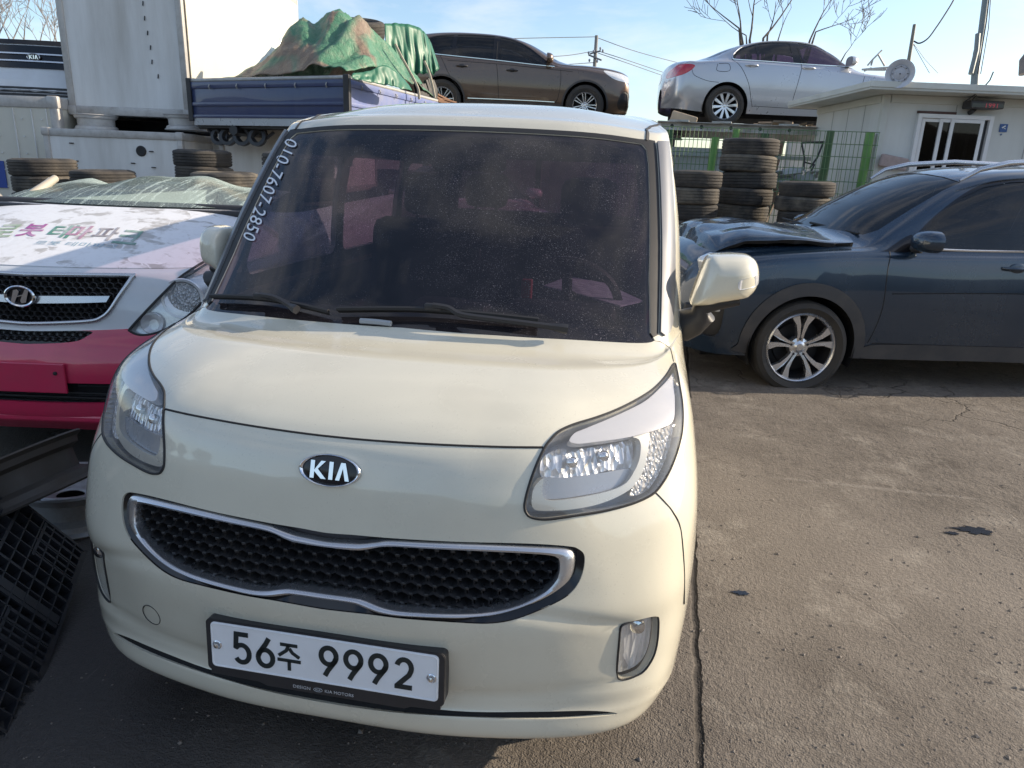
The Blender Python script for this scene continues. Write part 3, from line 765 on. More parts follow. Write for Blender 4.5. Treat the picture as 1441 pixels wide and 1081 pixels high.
# honeycomb
hm = MB(); pitch, row = .0335, .0258; gi = chi.copy()
inner_xz = VS.line(gi, 0)[:, [0, 2]]; inner_xz = np.concatenate([inner_xz, (inner_xz*np.array([-1,1]))[::-1]])
def fy(x, z):
    h = VS.front(abs(x), z)
    return VS.eval([h[0]], [h[1]])[0][1] if h else .1
k = 0
for j in range(-2, 14):
    z = .515+j*row*.76
    for i in range(-22, 23):
        x = (i+(.5 if j % 2 else 0))*pitch
        if not inside(offset_poly(inner_xz, .012), np.array([[x, z]]))[0]: continue
        y = fy(x, min(max(z, .50), .66)); R1, R2 = pitch/math.sqrt(3)*1.0, pitch/math.sqrt(3)*.80
        hexp = lambda R_, dz, yo: [(x+R_*math.sin(a)*1.0, y+yo, z+dz+R_*math.cos(a)*.78) for a in [rad(60*q) for q in range(6)]]
        vs = hexp(R1, 0, .026)+hexp(R2*1.06, 0, .018)+hexp(R2, 0, .021)+hexp(R2*.9, .002, .052)
        hm.add(vs, [(a+q, a+(q+1) % 6, a+6+(q+1) % 6, a+6+q) for a in (0, 6, 12) for q in range(6)])
        for q in (0, 1):   # small raised tab between cells
            pass
        hm.box((x, y+.021, z-R1*.70), (.010, .012, .007), None, 0, .0015)
hm.build('honeycomb', MAT['mesh_black'], gr)
# lower slit
sl = VS.part('lower_intake', C['slit'], MAT['pit'], van, off=-.007, disp=pocket)

# ---- emblem
he = T([(467,662)])[0]; Pe = Vector(VS.eval([0], [he[1]])[0]); ne = Vector(VS.normal([0.], [he[1]])[0]); ne.x = 0; ne.normalize()
Me = Matrix.Translation(Pe) @ Matrix((Vector((1,0,0)), (-ne).cross(Vector((1,0,0))) if False else ne.cross(Vector((1,0,0))), ne)).transposed().to_4x4()
ES = Matrix.Diagonal((1, .5, 1, 1))
def oval_badge(parent, Me, a, name='emblem'):
    b = MB(); b.lathe([(a*.86, .004), (a*.88, .0075), (a*.94, .0095), (a*.985, .0075), (a, .002), (a, -.006)], 64, Me @ ES)
    e = b.build(name, MAT['chrome'], parent, smooth=50)
    b = MB(); b.lathe([(0, .0055), (a*.5, .005), (a*.87, .003)], 48, Me @ ES); b.build('badge_field', MAT['gloss_black'], e, smooth=50)
    h, w_, s = .27*a, .10*a, a
    def bar(p, q, t): 
        p, q = Vector(p), Vector(q); d = (q-p).normalized(); nn = Vector((-d.y, d.x))*t/2
        return [tuple(p+nn), tuple(p-nn), tuple(q-nn), tuple(q+nn)]
    polys = [[(-.60*s,-h),(-.47*s,-h),(-.47*s,h),(-.60*s,h)], [(-.47*s,-.02*s),(-.27*s,h),(-.12*s,h),(-.36*s,.02*s),(-.08*s,-h),(-.24*s,-h),(-.47*s,-.06*s)],
             [(0,-h),(.13*s,-h),(.13*s,h),(0,h)], [(.22*s,-h),(.35*s,-h),(.44*s,.10*s),(.53*s,-h),(.66*s,-h),(.51*s,h),(.37*s,h)]]
    b = MB()
    for p in polys: b.prism(p, .0035, .0085, Me)
    b.build('badge_letters', MAT['chrome'], e)
    return e
oval_badge(van, Me, .069)

# ---- licence plate
tl = -.055
PY0 = .026
plm = Matrix.Translation((0, PY0-.012, .3966)) @ Matrix.Rotation(tl, 4, 'X') @ Matrix(((1,0,0,0),(0,0,-1,0),(0,1,0,0),(0,0,0,1)))
# local: x right, y up, z towards the camera
def rrect(w, h, r, n=5, cx=0, cy=0):
    P = []
    for sx, sy, a in ((1,1,0), (-1,1,90), (-1,-1,180), (1,-1,270)):
        for k in range(n): t = rad(a+90*k/(n-1)); P.append((cx+sx*(w/2-r)+r*math.cos(t), cy+sy*(h/2-r)+r*math.sin(t)))
    return P
b = MB(); b.prism(rrect(.546, .128, .012, cy=-.004), -.030, .0035, plm); b.prism(rrect(.546, .128, .012, cy=-.004), .0035, .0050, plm @ Matrix.Diagonal((.995,.985,1,1)))
b.prism([(-.265,-.066),(.265,-.066),(.265,-.076),(.20,-.079),(.185,-.086),(-.13,-.086),(-.15,-.079),(-.265,-.076)], -.01, .0045, plm)
lp = b.build('licence_plate', MAT['black'], van)
b = MB(); b.prism(rrect(.520, .110, .010), .005, .0068, plm); pf = b.build('plate_face', MAT['plate'], lp)
rm = MB(); R_ = rrect(.514, .104, .009); rm.tube([plm @ Vector((x, y, .0072)) for x, y in R_], .0014, 5, closed=True); rm.build('plate_rim', MAT['plate'], lp, smooth=50)
def stroke_text(mb, strokes, M, t, z0, z1):
    for st in strokes:
        pts = [Vector((p[0], p[1], 0)) for p in st]; n = len(pts)
        Lf, Rt = [], []
        for i in range(n):
            if i == 0: d = (pts[1]-pts[0]).normalized(); k = 1
            elif i == n-1: d = (pts[-1]-pts[-2]).normalized(); k = 1
            else:
                d1, d2 = (pts[i]-pts[i-1]).normalized(), (pts[i+1]-pts[i]).normalized(); d = (d1+d2).normalized(); k = 1/max(.5, math.sqrt(max(.01, (1+d1.dot(d2))/2)))
            nn = Vector((-d.y, d.x, 0))*t/2*k; Lf.append(pts[i]+nn); Rt.append(pts[i]-nn)
        vs = [M @ Vector((p.x, p.y, z)) for z in (z1, z0) for p in Lf+Rt]; m2 = 2*n
        fs = [(i, i+1, n+i+1, n+i) for i in range(n-1)]
        fs += [(i, m2+i, m2+i+1, i+1) for i in range(n-1)]+[(n+i, n+i+1, m2+n+i+1, m2+n+i) for i in range(n-1)]+[(0, n, m2+n, m2), (n-1, m2+n-1, m2+2*n-1, 2*n-1)]
        mb.add(vs, fs)
def arc(cx, cy, rx, ry, a0, a1, n=16): return [(cx+rx*math.cos(rad(a0+(a1-a0)*k/n)), cy+ry*math.sin(rad(a0+(a1-a0)*k/n))) for k in range(n+1)]
def digit(ch):   # unit cell: width .62, height 1, centred
    if ch == '5': return [[(.24,.5),(-.20,.5),(-.23,.04)]+arc(-.01,-.19,.27,.31,135,-145,20)]
    if ch == '6': return [arc(0,-.21,.27,.29,0,360,26), [(.14,.5),(.03,.30),(-.20,-.02),(-.262,-.16)]]
    if ch == '9': return [arc(0,.21,.27,.29,0,360,26), [(-.14,-.5),(-.03,-.30),(.20,.02),(.262,.16)]]
    if ch == '2': return [arc(0,.22,.25,.28,165,-20,14)+[(.17,-.02),(-.24,-.43),(-.24,-.455),(.28,-.455)]]
tm = MB(); H = .074; th = .0112
for ch, cx in (('5',-.186),('6',-.131),('9',.016),('9',.072),('9',.128),('2',.185)):
    stroke_text(tm, [[(cx+x*H*.86, y*H*.93) for x, y in s] for s in digit(ch)], plm, th, .0065, .0079)
# the syllable block
cx = -.0755
stroke_text(tm, [[(cx-.020,.026),(cx+.020,.026)], [(cx,.026),(cx-.006,.012),(cx-.024,-.002)], [(cx+.001,.018),(cx+.008,.008),(cx+.024,-.002)], [(cx-.027,-.012),(cx+.027,-.012)], [(cx,-.012),(cx,-.036)]], plm, .0078, .0065, .0079)
tm.build('plate_character', MAT['ink'], lp, split=True)
for sx in (-1, 1):
    b = MB(); b.lathe([(.0105, .006), (.0105, .0078), (.0085, .009)], 20, plm @ Matrix.Translation((sx*.245, 0, 0))); b.lathe([(.0062, .0085), (.0062, .0135), (.0015, .015), (0, .0150)], 6, plm @ Matrix.Translation((sx*.245, 0, 0)))
    b.build('plate_screw', MAT['chrome'], lp)
b = MB(); V_, F_ = text_mesh('DESIGN', 1); V_ = fit(V_, .040, .0072); solid_text(b, V_, F_, plm @ Matrix.Translation((-.049, -.0752, .0045)), .0008)
V_, F_ = text_mesh('KIA MOTORS', 1); V_ = fit(V_, .066, .0072); solid_text(b, V_, F_, plm @ Matrix.Translation((.038, -.0752, .0045)), .0008)
b.tube([plm @ Vector((-.011+.010*math.cos(t), -.0752+.0046*math.sin(t), .005)) for t in np.linspace(0, 6.28, 20, endpoint=False)], .0006, 4, closed=True)
V_, F_ = text_mesh('KIA', 1); V_ = fit(V_, .012, .0042); solid_text(b, V_, F_, plm @ Matrix.Translation((-.011, -.0752, .0045)), .0008)
b.build('frame_lettering', MAT['letter_grey'], lp)

# ---- phone number stuck inside the screen edge
SN = MB(); V_, F_ = text_mesh('010-7607-2850', 1, 1.08)
a_, b_ = VS.eval(*T([(406.5,197)]).T)[0], VS.eval(*T([(343.5,338)]).T)[0]
V_ = fit(V_, 1.0, .118)
out = []
for v in V_:
    px = 411.5+(349.5-411.5)*(v.x+.5)+6*(1-(2*v.x)**2)*-.35; py = 197+(338-197)*(v.x+.5)
    px += v.y*150*.92; py += v.y*150*.40
    h = T([(px, py)])
    P = VS.line(h, .0008)[0] if len(h) else (0, 0, 0); out.append(P)
SN.add(out, F_)
sk = SN.build('number_sticker', plain('white_vinyl', (.75,.77,.80), .5, var=.03), van)

# ---- wipers
def wiper(blade, arm, nm='wiper'):
    b = MB(); uvb = tr(blade, 6, False); L1 = VS.line(uvb, .022); L0 = VS.line(uvb, .006)
    b.tube([tuple(p) for p in L1], .0065, 6); n_ = len(L0)
    b.add([tuple(p) for p in L0]+[tuple(p) for p in L1], [(i, i+1, n_+i+1, n_+i) for i in range(n_-1)])
    w_ = b.build(nm, MAT['rubber'], van, smooth=40)
    a = MB(); uva = tr(arm, 5, False); L2 = VS.line(uva, .034); a.tube([tuple(p) for p in L2], [.008]*(len(L2)-4)+[.009,.011,.013,.013], 6)
    a.box(tuple(VS.line(uva[:1], .028)[0]), (.045, .016, .018), None, 0, .003)
    a.build('wiper_arm', MAT['black'], w_, smooth=40)
wiper([(304,423),(340,424),(380,427),(420,435),(466,446)], [(376,426),(396,430),(412,440),(424,449)])
wiper([(478,442.5),(540,441.5),(600,442.5),(680,449),(757,457)], [(612,441),(634,445),(652,455),(700,462),(760,470),(796,476)])
b = MB(); uvc = tr([(508,454),(530,455.5),(551,458)], 4, False); L_ = VS.line(uvc, .006); b.tube([tuple(p) for p in L_], .008, 6); b.build('cowl_vent', plain('grey_plastic', (.35,.37,.38), .5), van, smooth=40)

# ---- mirrors
def mirror(side, kx=1.0, ox=0.0):
    cx, cy, cz = .885*side, .93, .0
    O = [(996.5,359.5),(1018,357.5),(1046.5,358.5),(1060,363.5),(1067,373),(1069,388),(1065,405),(1056,415.5),(1046.5,419.7),(1010,424.5),(996.5,427),(980,427.5),(970.5,425),(974,410),(980,393),(987,375)]
    O = cr_curve(O, 4, True); pts = []
    for px, py in O:
        d = ray(px, py); t = (.95-CAM.y)/d.y; P = CAM+d*t; pts.append(P)
    c = sum(pts, Vector())/len(pts); n = len(pts); b = MB(); vs = []
    pts = [Vector((c.x-ox+(P.x-c.x)*kx, P.y, P.z)) for P in pts]; c = sum(pts, Vector())/len(pts)
    rings = [(1.0,.035),(1.0,.01)]+[(math.cos(t)**.62, -.088*math.sin(t)**.9) for t in np.linspace(.06, 1.50, 14)]
    for sc_, dy in rings:
        for P in pts: vs.append(((c.x+(P.x-c.x)*sc_)*side, .95+dy+(P.x-c.x)*sc_*.22, c.z+(P.z-c.z)*sc_))
    fs = [(r*n+i, r*n+(i+1) % n, (r+1)*n+(i+1) % n, (r+1)*n+i) for r in range(len(rings)-1) for i in range(n)]+[tuple((len(rings)-1)*n+i for i in range(n))]
    b.add(vs, fs); o = b.build('wing_mirror', MAT['cream'], van, smooth=75)
    g = MB(); g.add([((c.x+(P.x-c.x)*.96)*side, .95+.030+(P.x-c.x)*.25, c.z+(P.z-c.z)*.94) for P in pts], [tuple(range(n))]); g.v = [(x, y-(x-c.x*side)*side*.03-.004, z) for x, y, z in g.v]; g.build('mirror_glass', MAT['chrome'], o)
    a = MB(); a.tube([(.742*side, .99, c.z-.150), (.775*side, .975, c.z-.130), (.80*side, .965, c.z-.105), ((c.x-.055)*side, .955, c.z-.078), ((c.x-.01)*side, .955, c.z-.068), ((c.x+.05)*side, .958, c.z-.060)], [.050,.045,.038,.028,.020,.010], 14); a.build('mirror_foot', MAT['black'], o, smooth=50)
    if side < 0: return o
    bv = BVHTree.FromPolygons(b.v, b.f); vs2 = []
    # repeater lamp
    I = [(1038,401),(1042,394.5),(1054,391),(1065,387.5),(1066.5,391),(1065.5,400),(1056,405),(1040,407.5)]; vs = []
    for px, py in cr_curve(I, 3, True):
        lc, _n, _i, _d = bv.ray_cast(CAM, ray(px, py).normalized())
        if lc is not None: vs.append(tuple(lc+_n*.0025*(1 if _n.dot(CAM-lc) > 0 else -1)))
    r = MB(); m_ = len(vs); r.add(vs+[(x, y+.02, z) for x, y, z in vs], [tuple(range(m_))]+[(i, (i+1) % m_, m_+(i+1) % m_, m_+i) for i in range(m_)]); r.build('indicator', MAT['lamp_lens'], o)
    return o
mirror(1); mirror(-1, .55, .10)

# ---- wheels and underside
wl = MB(); wheel_well(wl, .45, .735, WY, WZ, WR+.03); wheel_well(wl, .45, .735, 2.95, WZ, WR+.03); wl.build('wheel_well', MAT['pit'], van, split=True)
for yy in (WY, 2.95):
    for sd in (1, -1):
        car_wheel(van, sd*.69, yy, WZ, .285, .165, .185, 'steel', MAT['satin'], MAT['black'], sd)
ub = MB(); ub.box2((-.72,.36,.19), (.72,3.3,.24)); ub.box2((-.45,.16,.20), (.45,3.3,.23)); ub.build('underbody', MAT['pit'], van)

# ---- cabin
cb = MB()
prof = [(.60,.965),(.72,.985),(.90,.985),(1.05,.965),(1.12,.92),(1.13,.80),(1.05,.62),(1.05,.45),(.60,.45)]
nx = 15; xs = np.linspace(-.68, .68, nx); vs = []
for x in xs:
    k_ = (x/.68)**2
    for y, z in prof: vs.append((x*.98, y+.12*k_ if y < .75 else y, z))
m_ = len(prof); cb.add(vs, [(i*m_+j, i*m_+(j+1) % m_, (i+1)*m_+(j+1) % m_, (i+1)*m_+j) for i in range(nx-1) for j in range(m_)])
cb.box((.36,1.05,.985), (.36,.20,.07), None, 0, .03); cb.box((0,1.06,.98), (.26,.16,.05), None, 0, .02)
cb.build('dashboard', MAT['dash'], van, smooth=40)
st = MB(); Ms = Matrix.Translation((.36,1.30,.98)) @ Matrix.Rotation(rad(-62), 4, 'X')
st.tube([Ms @ Vector((.18*math.cos(t), .18*math.sin(t), 0)) for t in np.linspace(0, 6.283, 36, endpoint=False)], .016, 8, closed=True)
st.tube([Ms @ Vector((-.17,0,0)), Ms @ Vector((0,0,-.02)), Ms @ Vector((.17,0,0))], .018, 6); st.tube([Ms @ Vector((0,0,-.02)), Ms @ Vector((0,-.17,0))], .018, 6); st.lathe([(.05,.0),(.045,.02),(.001,.025)], 20, Ms)
st.tube([Ms @ Vector((0,0,0)), Ms @ Vector((0,0,-.25))], .03, 8); st.build('steering_wheel', MAT['dash'], van, smooth=40)
def seat(x, y, w):
    b = MB(); b.box((x, y, .60), (w, .50, .16), None, 0, .05); b.box((x, y+.30, .90), (w, .16, .62), Matrix.Rotation(rad(-12), 4, 'X'), 0, .06); s_ = b.build('car_seat', MAT['inner'], van, smooth=50)
    h = MB()
    for q in ((0,) if w < .6 else (-.30, .30)):
        h.box((x+q, y+.41, 1.31), (.25, .10, .19), Matrix.Rotation(rad(-10), 4, 'X'), 0, .045); h.tube([(x+q-.06,y+.38,1.15),(x+q-.06,y+.40,1.26)], .008, 6); h.tube([(x+q+.06,y+.38,1.15),(x+q+.06,y+.40,1.26)], .008, 6)
    h.build('headrest', MAT['inner'], s_, smooth=50)
seat(.36, 1.62, .50); seat(-.36, 1.62, .50); seat(0, 2.55, 1.25)
b = MB(); b.box((0,1.26,1.455), (.26,.035,.075), Matrix.Rotation(rad(12), 4, 'X'), 0, .015); b.tube([(0,1.24,1.47),(0,1.19,1.53)], .012, 6); b.build('rear_view_mirror', MAT['dash'], van, smooth=50)
b = MB()
for sx in (-1, 1): b.box((sx*.33,1.30,1.515), (.42,.20,.018), Matrix.Rotation(rad(-12), 4, 'X'), 0, .006)
b.build('sun_visor', MAT['inner'], van, smooth=50, split=True)
# ------------------------------------------------------------------ cars built from cross-sections
def tab(t, y, smooth=True):
    t = np.array(t, float)
    if smooth and len(t) > 2: t = cr_curve(t, 10); k = np.r_[True, np.diff(t[:, 0]) > 1e-6]; t = t[k]
    return np.interp(y, t[:, 0], t[:, 1])
MAT['carglass'] = glass('dark_car_glass', (.055,.055,.065), dust=.25, film=.03)
MAT['alloy'] = plain('alloy', (.70,.71,.73), .25, metal=.9, var=.04, dirt=.15)
MAT['alloy_dark'] = plain('dark_alloy', (.016,.016,.018), .5, metal=.3, var=.2)
MAT['cladding'] = plain('grey_cladding', (.045,.045,.048), .6, var=.15, dirt=.5, dirtcol=(.12,.105,.09), dscale=6)
MAT['tail_red'] = plain('tail_lamp_red', (.45,.012,.03), .12, coat=1, var=.1)
MAT['lamp_white'] = plain('lamp_glass_pale', (.72,.74,.74), .12, metal=.35, coat=1, var=.15, vscale=20)
def loft_car(name, S, paint, loc, phi, label, group=None):
    L = S['L']; root = empty(name, loc, phi, label, 'car', group)
    ys = np.array(S['ys']); G = []
    for y in ys:
        zc, zb, zs = tab(S['zc'], y), tab(S['zb'], y), tab(S['zs'], y)
        zr = min(tab(S['zr'], y), zc-.004); wr, wb, ww, ws = (tab(S[k], y) for k in ('wr', 'wb', 'ww', 'ws'))
        zb = min(zb, zr-.01)
        z5 = zb-.055*(zb-zs)/.7; z6 = zs+(zb-zs)*.60; z7 = zs+(zb-zs)*.28
        wm = (wr+wb)/2+.025*min(1, (zr-zb)/.3)
        G.append([(0,y,zc), (wr*.55,y,zc-(zc-zr)*.22), (wr,y,zr), (wm,y,(zr+zb)/2), (wb,y,zb), (wb+(ww-wb)*.55,y,z5), (ww,y,z6), (ww-.012,y,z7), (ws,y,zs)])
    F = Surf(G, sub=8, sym_u=True); F.flip = True
    # outward normals check
    n = F.normal(np.array([6.]), np.array([F.R/2.]))[0]
    if n[0] < 0: F.flip = not F.flip
    def vi(y): return float(np.interp(y, ys, np.arange(len(ys))))
    regs = []; sp = lambda P, st=.05: F.side_poly(poly_dense(P, st))
    if 'house' in S: regs.append(('house', sp(cr_curve(S['house'], 5, True))))
    for k, P in enumerate(S['windows']): regs.append(('win%d' % k, sp(cr_curve(P, 4, True) if S.get('wround') else P)))
    for k, (nm, P, m, o) in enumerate(S.get('patches', [])): regs.append(('pat%d' % k, sp(cr_curve(P, 4, True))))
    for nm in ('screen', 'rear'):
        if nm in S: regs.append((nm, np.array([(u, vi(y)) for u, y in S[nm]])))
    R = S['R']; AR = R+S.get('agap', .045)
    for wy in S['wheels']:
        zc_ = S['wz']; t0 = math.asin(max(-1, min(1, (tab(S['zs'], wy)-.03-zc_)/AR)))
        P = [(wy+AR*math.cos(t), zc_+AR*math.sin(t)) for t in np.linspace(t0+.06, math.pi-t0-.06, 26)]
        uv = F.side_poly(P); uv = np.concatenate([uv, [[8, uv[-1][1]], [8, uv[0][1]]]]); regs.append(('arch', uv))
    for k, P in enumerate(S.get('open', [])): regs.append(('open', P(F, root)))
    C = F.cut(regs, 5, 4)
    F.part('body', C['body'], paint, root, lip=.02, lipmat=MAT['black'])
    for k in range(len(S['windows'])):
        for sd in (1, -1): F.part('side_window', C['win%d' % k], S.get('glass', MAT['carglass']), root, off=-.004, side=sd)
    for k, (nm, P, m, o) in enumerate(S.get('patches', [])):
        for sd in (1, -1): F.part(nm, C['pat%d' % k], m, root, off=o, side=sd)
    if 'house' in S:
        for sd in (1, -1): F.part('window_surround', C['house'], MAT['gloss_black'], root, off=.001, side=sd)
    if 'screen' in S: F.part('windscreen', C['screen'], S.get('glass', MAT['carglass']), root, off=-.004)
    if 'rear' in S: F.part('rear_window', C['rear'], S.get('glass', MAT['carglass']), root, off=-.004)
    # inner shell so windows look into a dark cabin
    uvL, FL = C['body']; k = (uvL[FL][:, :, 0].max(1) < 5.2); F.part('cabin_lining', (uvL, FL[k]), MAT['inner'], root, off=-.03)
    sm = MB()
    for P in S['seams']: F.seam(sm, F.side_poly(poly_dense(cr_curve(P, 4), .06, False)), S.get('seamr', .004), -.001)
    sm.build('panel_gap', MAT['pit'], root, split=True)
    if S.get('chrome'):
        for P in S['chrome']:
            for sd in (1, -1):
                m = MB(); Lc = F.line(F.side_poly(poly_dense(cr_curve(P[1:], 4), .08, False)), .003)*np.array([sd,1,1]); m.tube([tuple(p) for p in Lc], P[0], 6); m.build('trim_strip', MAT['chrome'], root, smooth=50)
    for (hy, hz, hw) in S['handles']:
        for sd in (1, -1):
            uv = F.side(hy, hz); p = F.line([uv], .0)[0]; m = MB(); x = p[0]
            pts = [(sd*(x+d), hy-hw/2+hw*t, hz-.0) for t, d in ((0,.0),(.1,.028),(.35,.040),(.65,.040),(.9,.028),(1,.0))]
            m.tube(pts, [.010,.012,.015,.015,.012,.010], 8); m.lathe([(.001,.002),(hw*.24,.004),(hw*.27,.001)], 16, Matrix.Translation((sd*(x+.002), hy, hz)) @ Matrix.Rotation(sd*math.pi/2, 4, 'Y') @ Matrix.Diagonal((.6,1,1,1)))
            m.build('door_handle', S.get('handle_mat', paint), root, smooth=50)
    wl = MB()
    for wy in S['wheels']: wheel_well(wl, .40, tab(S['ww'], wy)-.03, wy, S['wz'], AR+.01)
    wl.build('wheel_well', MAT['pit'], root, split=True)
    for i, wy in enumerate(S['wheels']):
        for sd in (1, -1):
            if (i, sd) in S.get('nowheel', ()): continue
            st = S.get('steer', 0) if i == 0 else 0
            car_wheel(root, sd*(tab(S['ww'], wy)-S['tw']/2-.015), wy, S['wz'], R, S['tw'], S['rr'], S['style'], MAT['alloy'], MAT['alloy_dark'], sd, .35+i, st)
    ub = MB(); z0 = S['zs'][len(S['zs'])//2][1]; ub.box2((-.6,.25,z0-.06), (.6,L-.3,z0+.05)); ub.box2((-.40,.25,z0-.02), (.40,L-.3,.62)); ub.build('underbody', MAT['pit'], root)
    if 'mirror' in S:
        my, mz, mw, mm = S['mirror']
        for sd in (1, -1):
            uv = F.side(my, mz-.05); x = F.line([uv], 0)[0][0]; m = MB()
            # superellipsoid shell, flat towards the rear
            nn, vs = 16, []
            rings = [(.0,1.0),(.035,1.0),(.07,.93),(.10,.78),(.125,.50),(.135,.12)]
            for d, s_ in rings:
                for q in range(nn):
                    t = 2*math.pi*q/nn; cx = abs(math.cos(t))**.75*math.copysign(1, math.cos(t)); cz = abs(math.sin(t))**.8*math.copysign(1, math.sin(t))
                    vs.append((sd*(x+.14+.125*mw*cx*s_), my+.05-d, mz+.075*mw*cz*s_+.01))
            m.add(vs, [(r*nn+q, r*nn+(q+1) % nn, (r+1)*nn+(q+1) % nn, (r+1)*nn+q) for r in range(5) for q in range(nn)]+[tuple(range(nn)), tuple(5*nn+q for q in range(nn))])
            o = m.build('wing_mirror', mm, root, smooth=55)
            a = MB(); a.tube([(sd*(x-.02), my+.0, mz-.055), (sd*(x+.07), my+.02, mz-.05)], [.03,.025], 8); a.build('mirror_foot', MAT['black'], o, smooth=50)
    return root, F
Rn = CR.copy(); Rn.z = 0; Rn.normalize()       # direction to the right of the picture, on the ground
def facing(dirv):    # heading so that local +y (nose to tail) runs along dirv
    return math.atan2(-dirv.x, dirv.y)
def place(root_phi, local, P):                  # world location that brings the local point to P
    M = Matrix.Rotation(root_phi, 3, 'Z'); return Vector(P)-M @ Vector(local)

# ---- dark blue crossover, right of the van, front end crushed
h = rad(77); phiN = facing(Vector((math.sin(h), math.cos(h), 0)))
NI = dict(L=4.35, R=.335, wz=.290, tw=.215, rr=.250, wheels=(.89, 3.58), style='blade5', wround=False,
  ys=[0,.05,.14,.30,.55,.85,1.10,1.30,1.50,1.75,2.0,2.3,2.7,3.1,3.5,3.8,4.05,4.22,4.31,4.35],
  zc=[(0,.66),(.05,.80),(.14,.93),(.30,1.00),(.6,1.035),(.95,1.055),(1.15,1.08),(1.45,1.27),(1.75,1.435),(2.05,1.545),(2.5,1.595),(3.2,1.58),(3.8,1.50),(4.05,1.42),(4.22,1.12),(4.35,.85)],
  zr=[(0,.60),(.14,.86),(.30,.95),(.6,.985),(.95,1.005),(1.30,1.03),(1.5,1.15),(1.75,1.305),(2.0,1.43),(2.3,1.51),(2.7,1.545),(3.2,1.535),(3.8,1.465),(4.05,1.38),(4.22,1.08),(4.35,.80)],
  zb=[(0,.55),(.14,.78),(.30,.86),(.6,.92),(.95,.955),(1.3,.975),(1.8,.99),(2.6,1.015),(3.4,1.045),(4.0,1.06),(4.22,.98),(4.35,.75)],
  zs=[(0,.24),(.3,.215),(.9,.22),(2.2,.22),(3.5,.22),(4.1,.25),(4.35,.42)],
  wr=[(0,.05),(.05,.42),(.14,.56),(.30,.66),(.6,.70),(.95,.71),(1.30,.72),(1.6,.66),(2.0,.585),(2.6,.565),(3.4,.555),(4.0,.53),(4.22,.50),(4.35,.10)],
  wb=[(0,.06),(.05,.50),(.14,.66),(.30,.78),(.6,.835),(.95,.845),(1.3,.835),(1.8,.825),(2.6,.825),(3.4,.815),(4.0,.77),(4.22,.68),(4.35,.12)],
  ww=[(0,.06),(.05,.52),(.14,.70),(.30,.84),(.6,.893),(.95,.903),(1.4,.888),(2.4,.89),(3.4,.905),(4.0,.86),(4.22,.76),(4.35,.15)],
  ws=[(0,.05),(.05,.48),(.14,.64),(.30,.78),(.6,.84),(.95,.85),(2.4,.85),(3.5,.85),(4.1,.78),(4.35,.12)],
  windows=[[(1.60,1.015),(1.62,1.06),(1.78,1.215),(1.98,1.355),(2.15,1.435),(2.34,1.475),(2.53,1.49),(2.55,1.022),(2.0,1.012)],
           [(2.63,1.025),(2.61,1.493),(3.1,1.49),(3.40,1.455),(3.42,1.055)], [(3.50,1.06),(3.48,1.44),(3.78,1.37),(3.86,1.09)]],
  screen=[(0,1.17),(.6,1.19),(1.2,1.24),(1.65,1.33),(1.80,1.42),(1.84,1.65),(1.84,1.9),(1.80,2.03),(1.2,2.0),(.6,1.98),(0,1.97)],
  rear=[(0,4.07),(1.4,4.07),(1.6,4.10),(1.5,4.20),(0,4.21)],
  patches=[('arch_cladding', [(.89+.455*math.cos(t), .305+.455*math.sin(t)) for t in np.linspace(-.15, math.pi-.0, 22)]+[(.40,.26),(.89-.39,.24),(.89-.2,.23),(.89+.2,.225),(.89+.42,.225)], MAT['cladding'], .008),
           ('arch_cladding', [(3.58+.455*math.cos(t), .305+.455*math.sin(t)) for t in np.linspace(-.15, math.pi+.15, 22)]+[(3.2,.225),(3.58,.225),(3.97,.235)], MAT['cladding'], .008),
           ('sill_cladding', [(1.36,.225),(1.36,.315),(1.6,.335),(2.2,.335),(2.9,.335),(3.1,.315),(3.1,.225),(2.2,.222)], MAT['cladding'], .006),
           ('mirror_triangle', [(1.37,.985),(1.42,1.0),(1.60,1.10),(1.60,1.02),(1.57,.985)], MAT['gloss_black'], .001),
           ('fog_pocket', [(.16,.40),(.19,.58),(.25,.66),(.30,.66),(.30,.40),(.24,.34)], MAT['black'], -.02)],
  seams=[[(1.43,.985),(1.415,.85),(1.42,.6),(1.40,.45),(1.37,.34)], [(2.58,1.42),(2.585,1.02),(2.58,.7),(2.57,.34)], [(1.40,.34),(2.0,.335),(2.57,.335)], [(1.47,.70),(1.9,.715),(2.3,.725),(2.55,.73)]],
  chrome=[(.009,(1.62,1.008),(2.0,1.006),(2.6,1.018),(3.2,1.042),(3.7,1.065))],
  handles=[(2.35,.90,.22),(3.22,.93,.22)], mirror=(1.62,1.05,1.0,None))
NI['house'] = [(1.55,.995),(1.62,1.085),(1.78,1.23),(1.98,1.37),(2.15,1.455),(2.34,1.495),(2.7,1.512),(3.1,1.508),(3.45,1.472),(3.80,1.38),(3.90,1.08),(3.5,1.045),(2.6,1.010),(2.0,1.000)]
navy = plain('navy_paint', (.017,.037,.066), .24, metal=.4, coat=1, var=.06, dirt=.14, dirtcol=(.11,.12,.125), dscale=2.5, streak=True)
NI['mirror'] = (1.60, 1.06, 1.0, navy)
PW = at_d(1128, 495, 5.06)
locN = place(phiN, (.885, .89, .305), PW); locN.z = 0
niro, NS = loft_car('crossover_car', NI, navy, locN, phiN, 'dark blue crossover with a crumpled bonnet parked beside the dark tyre stacks')
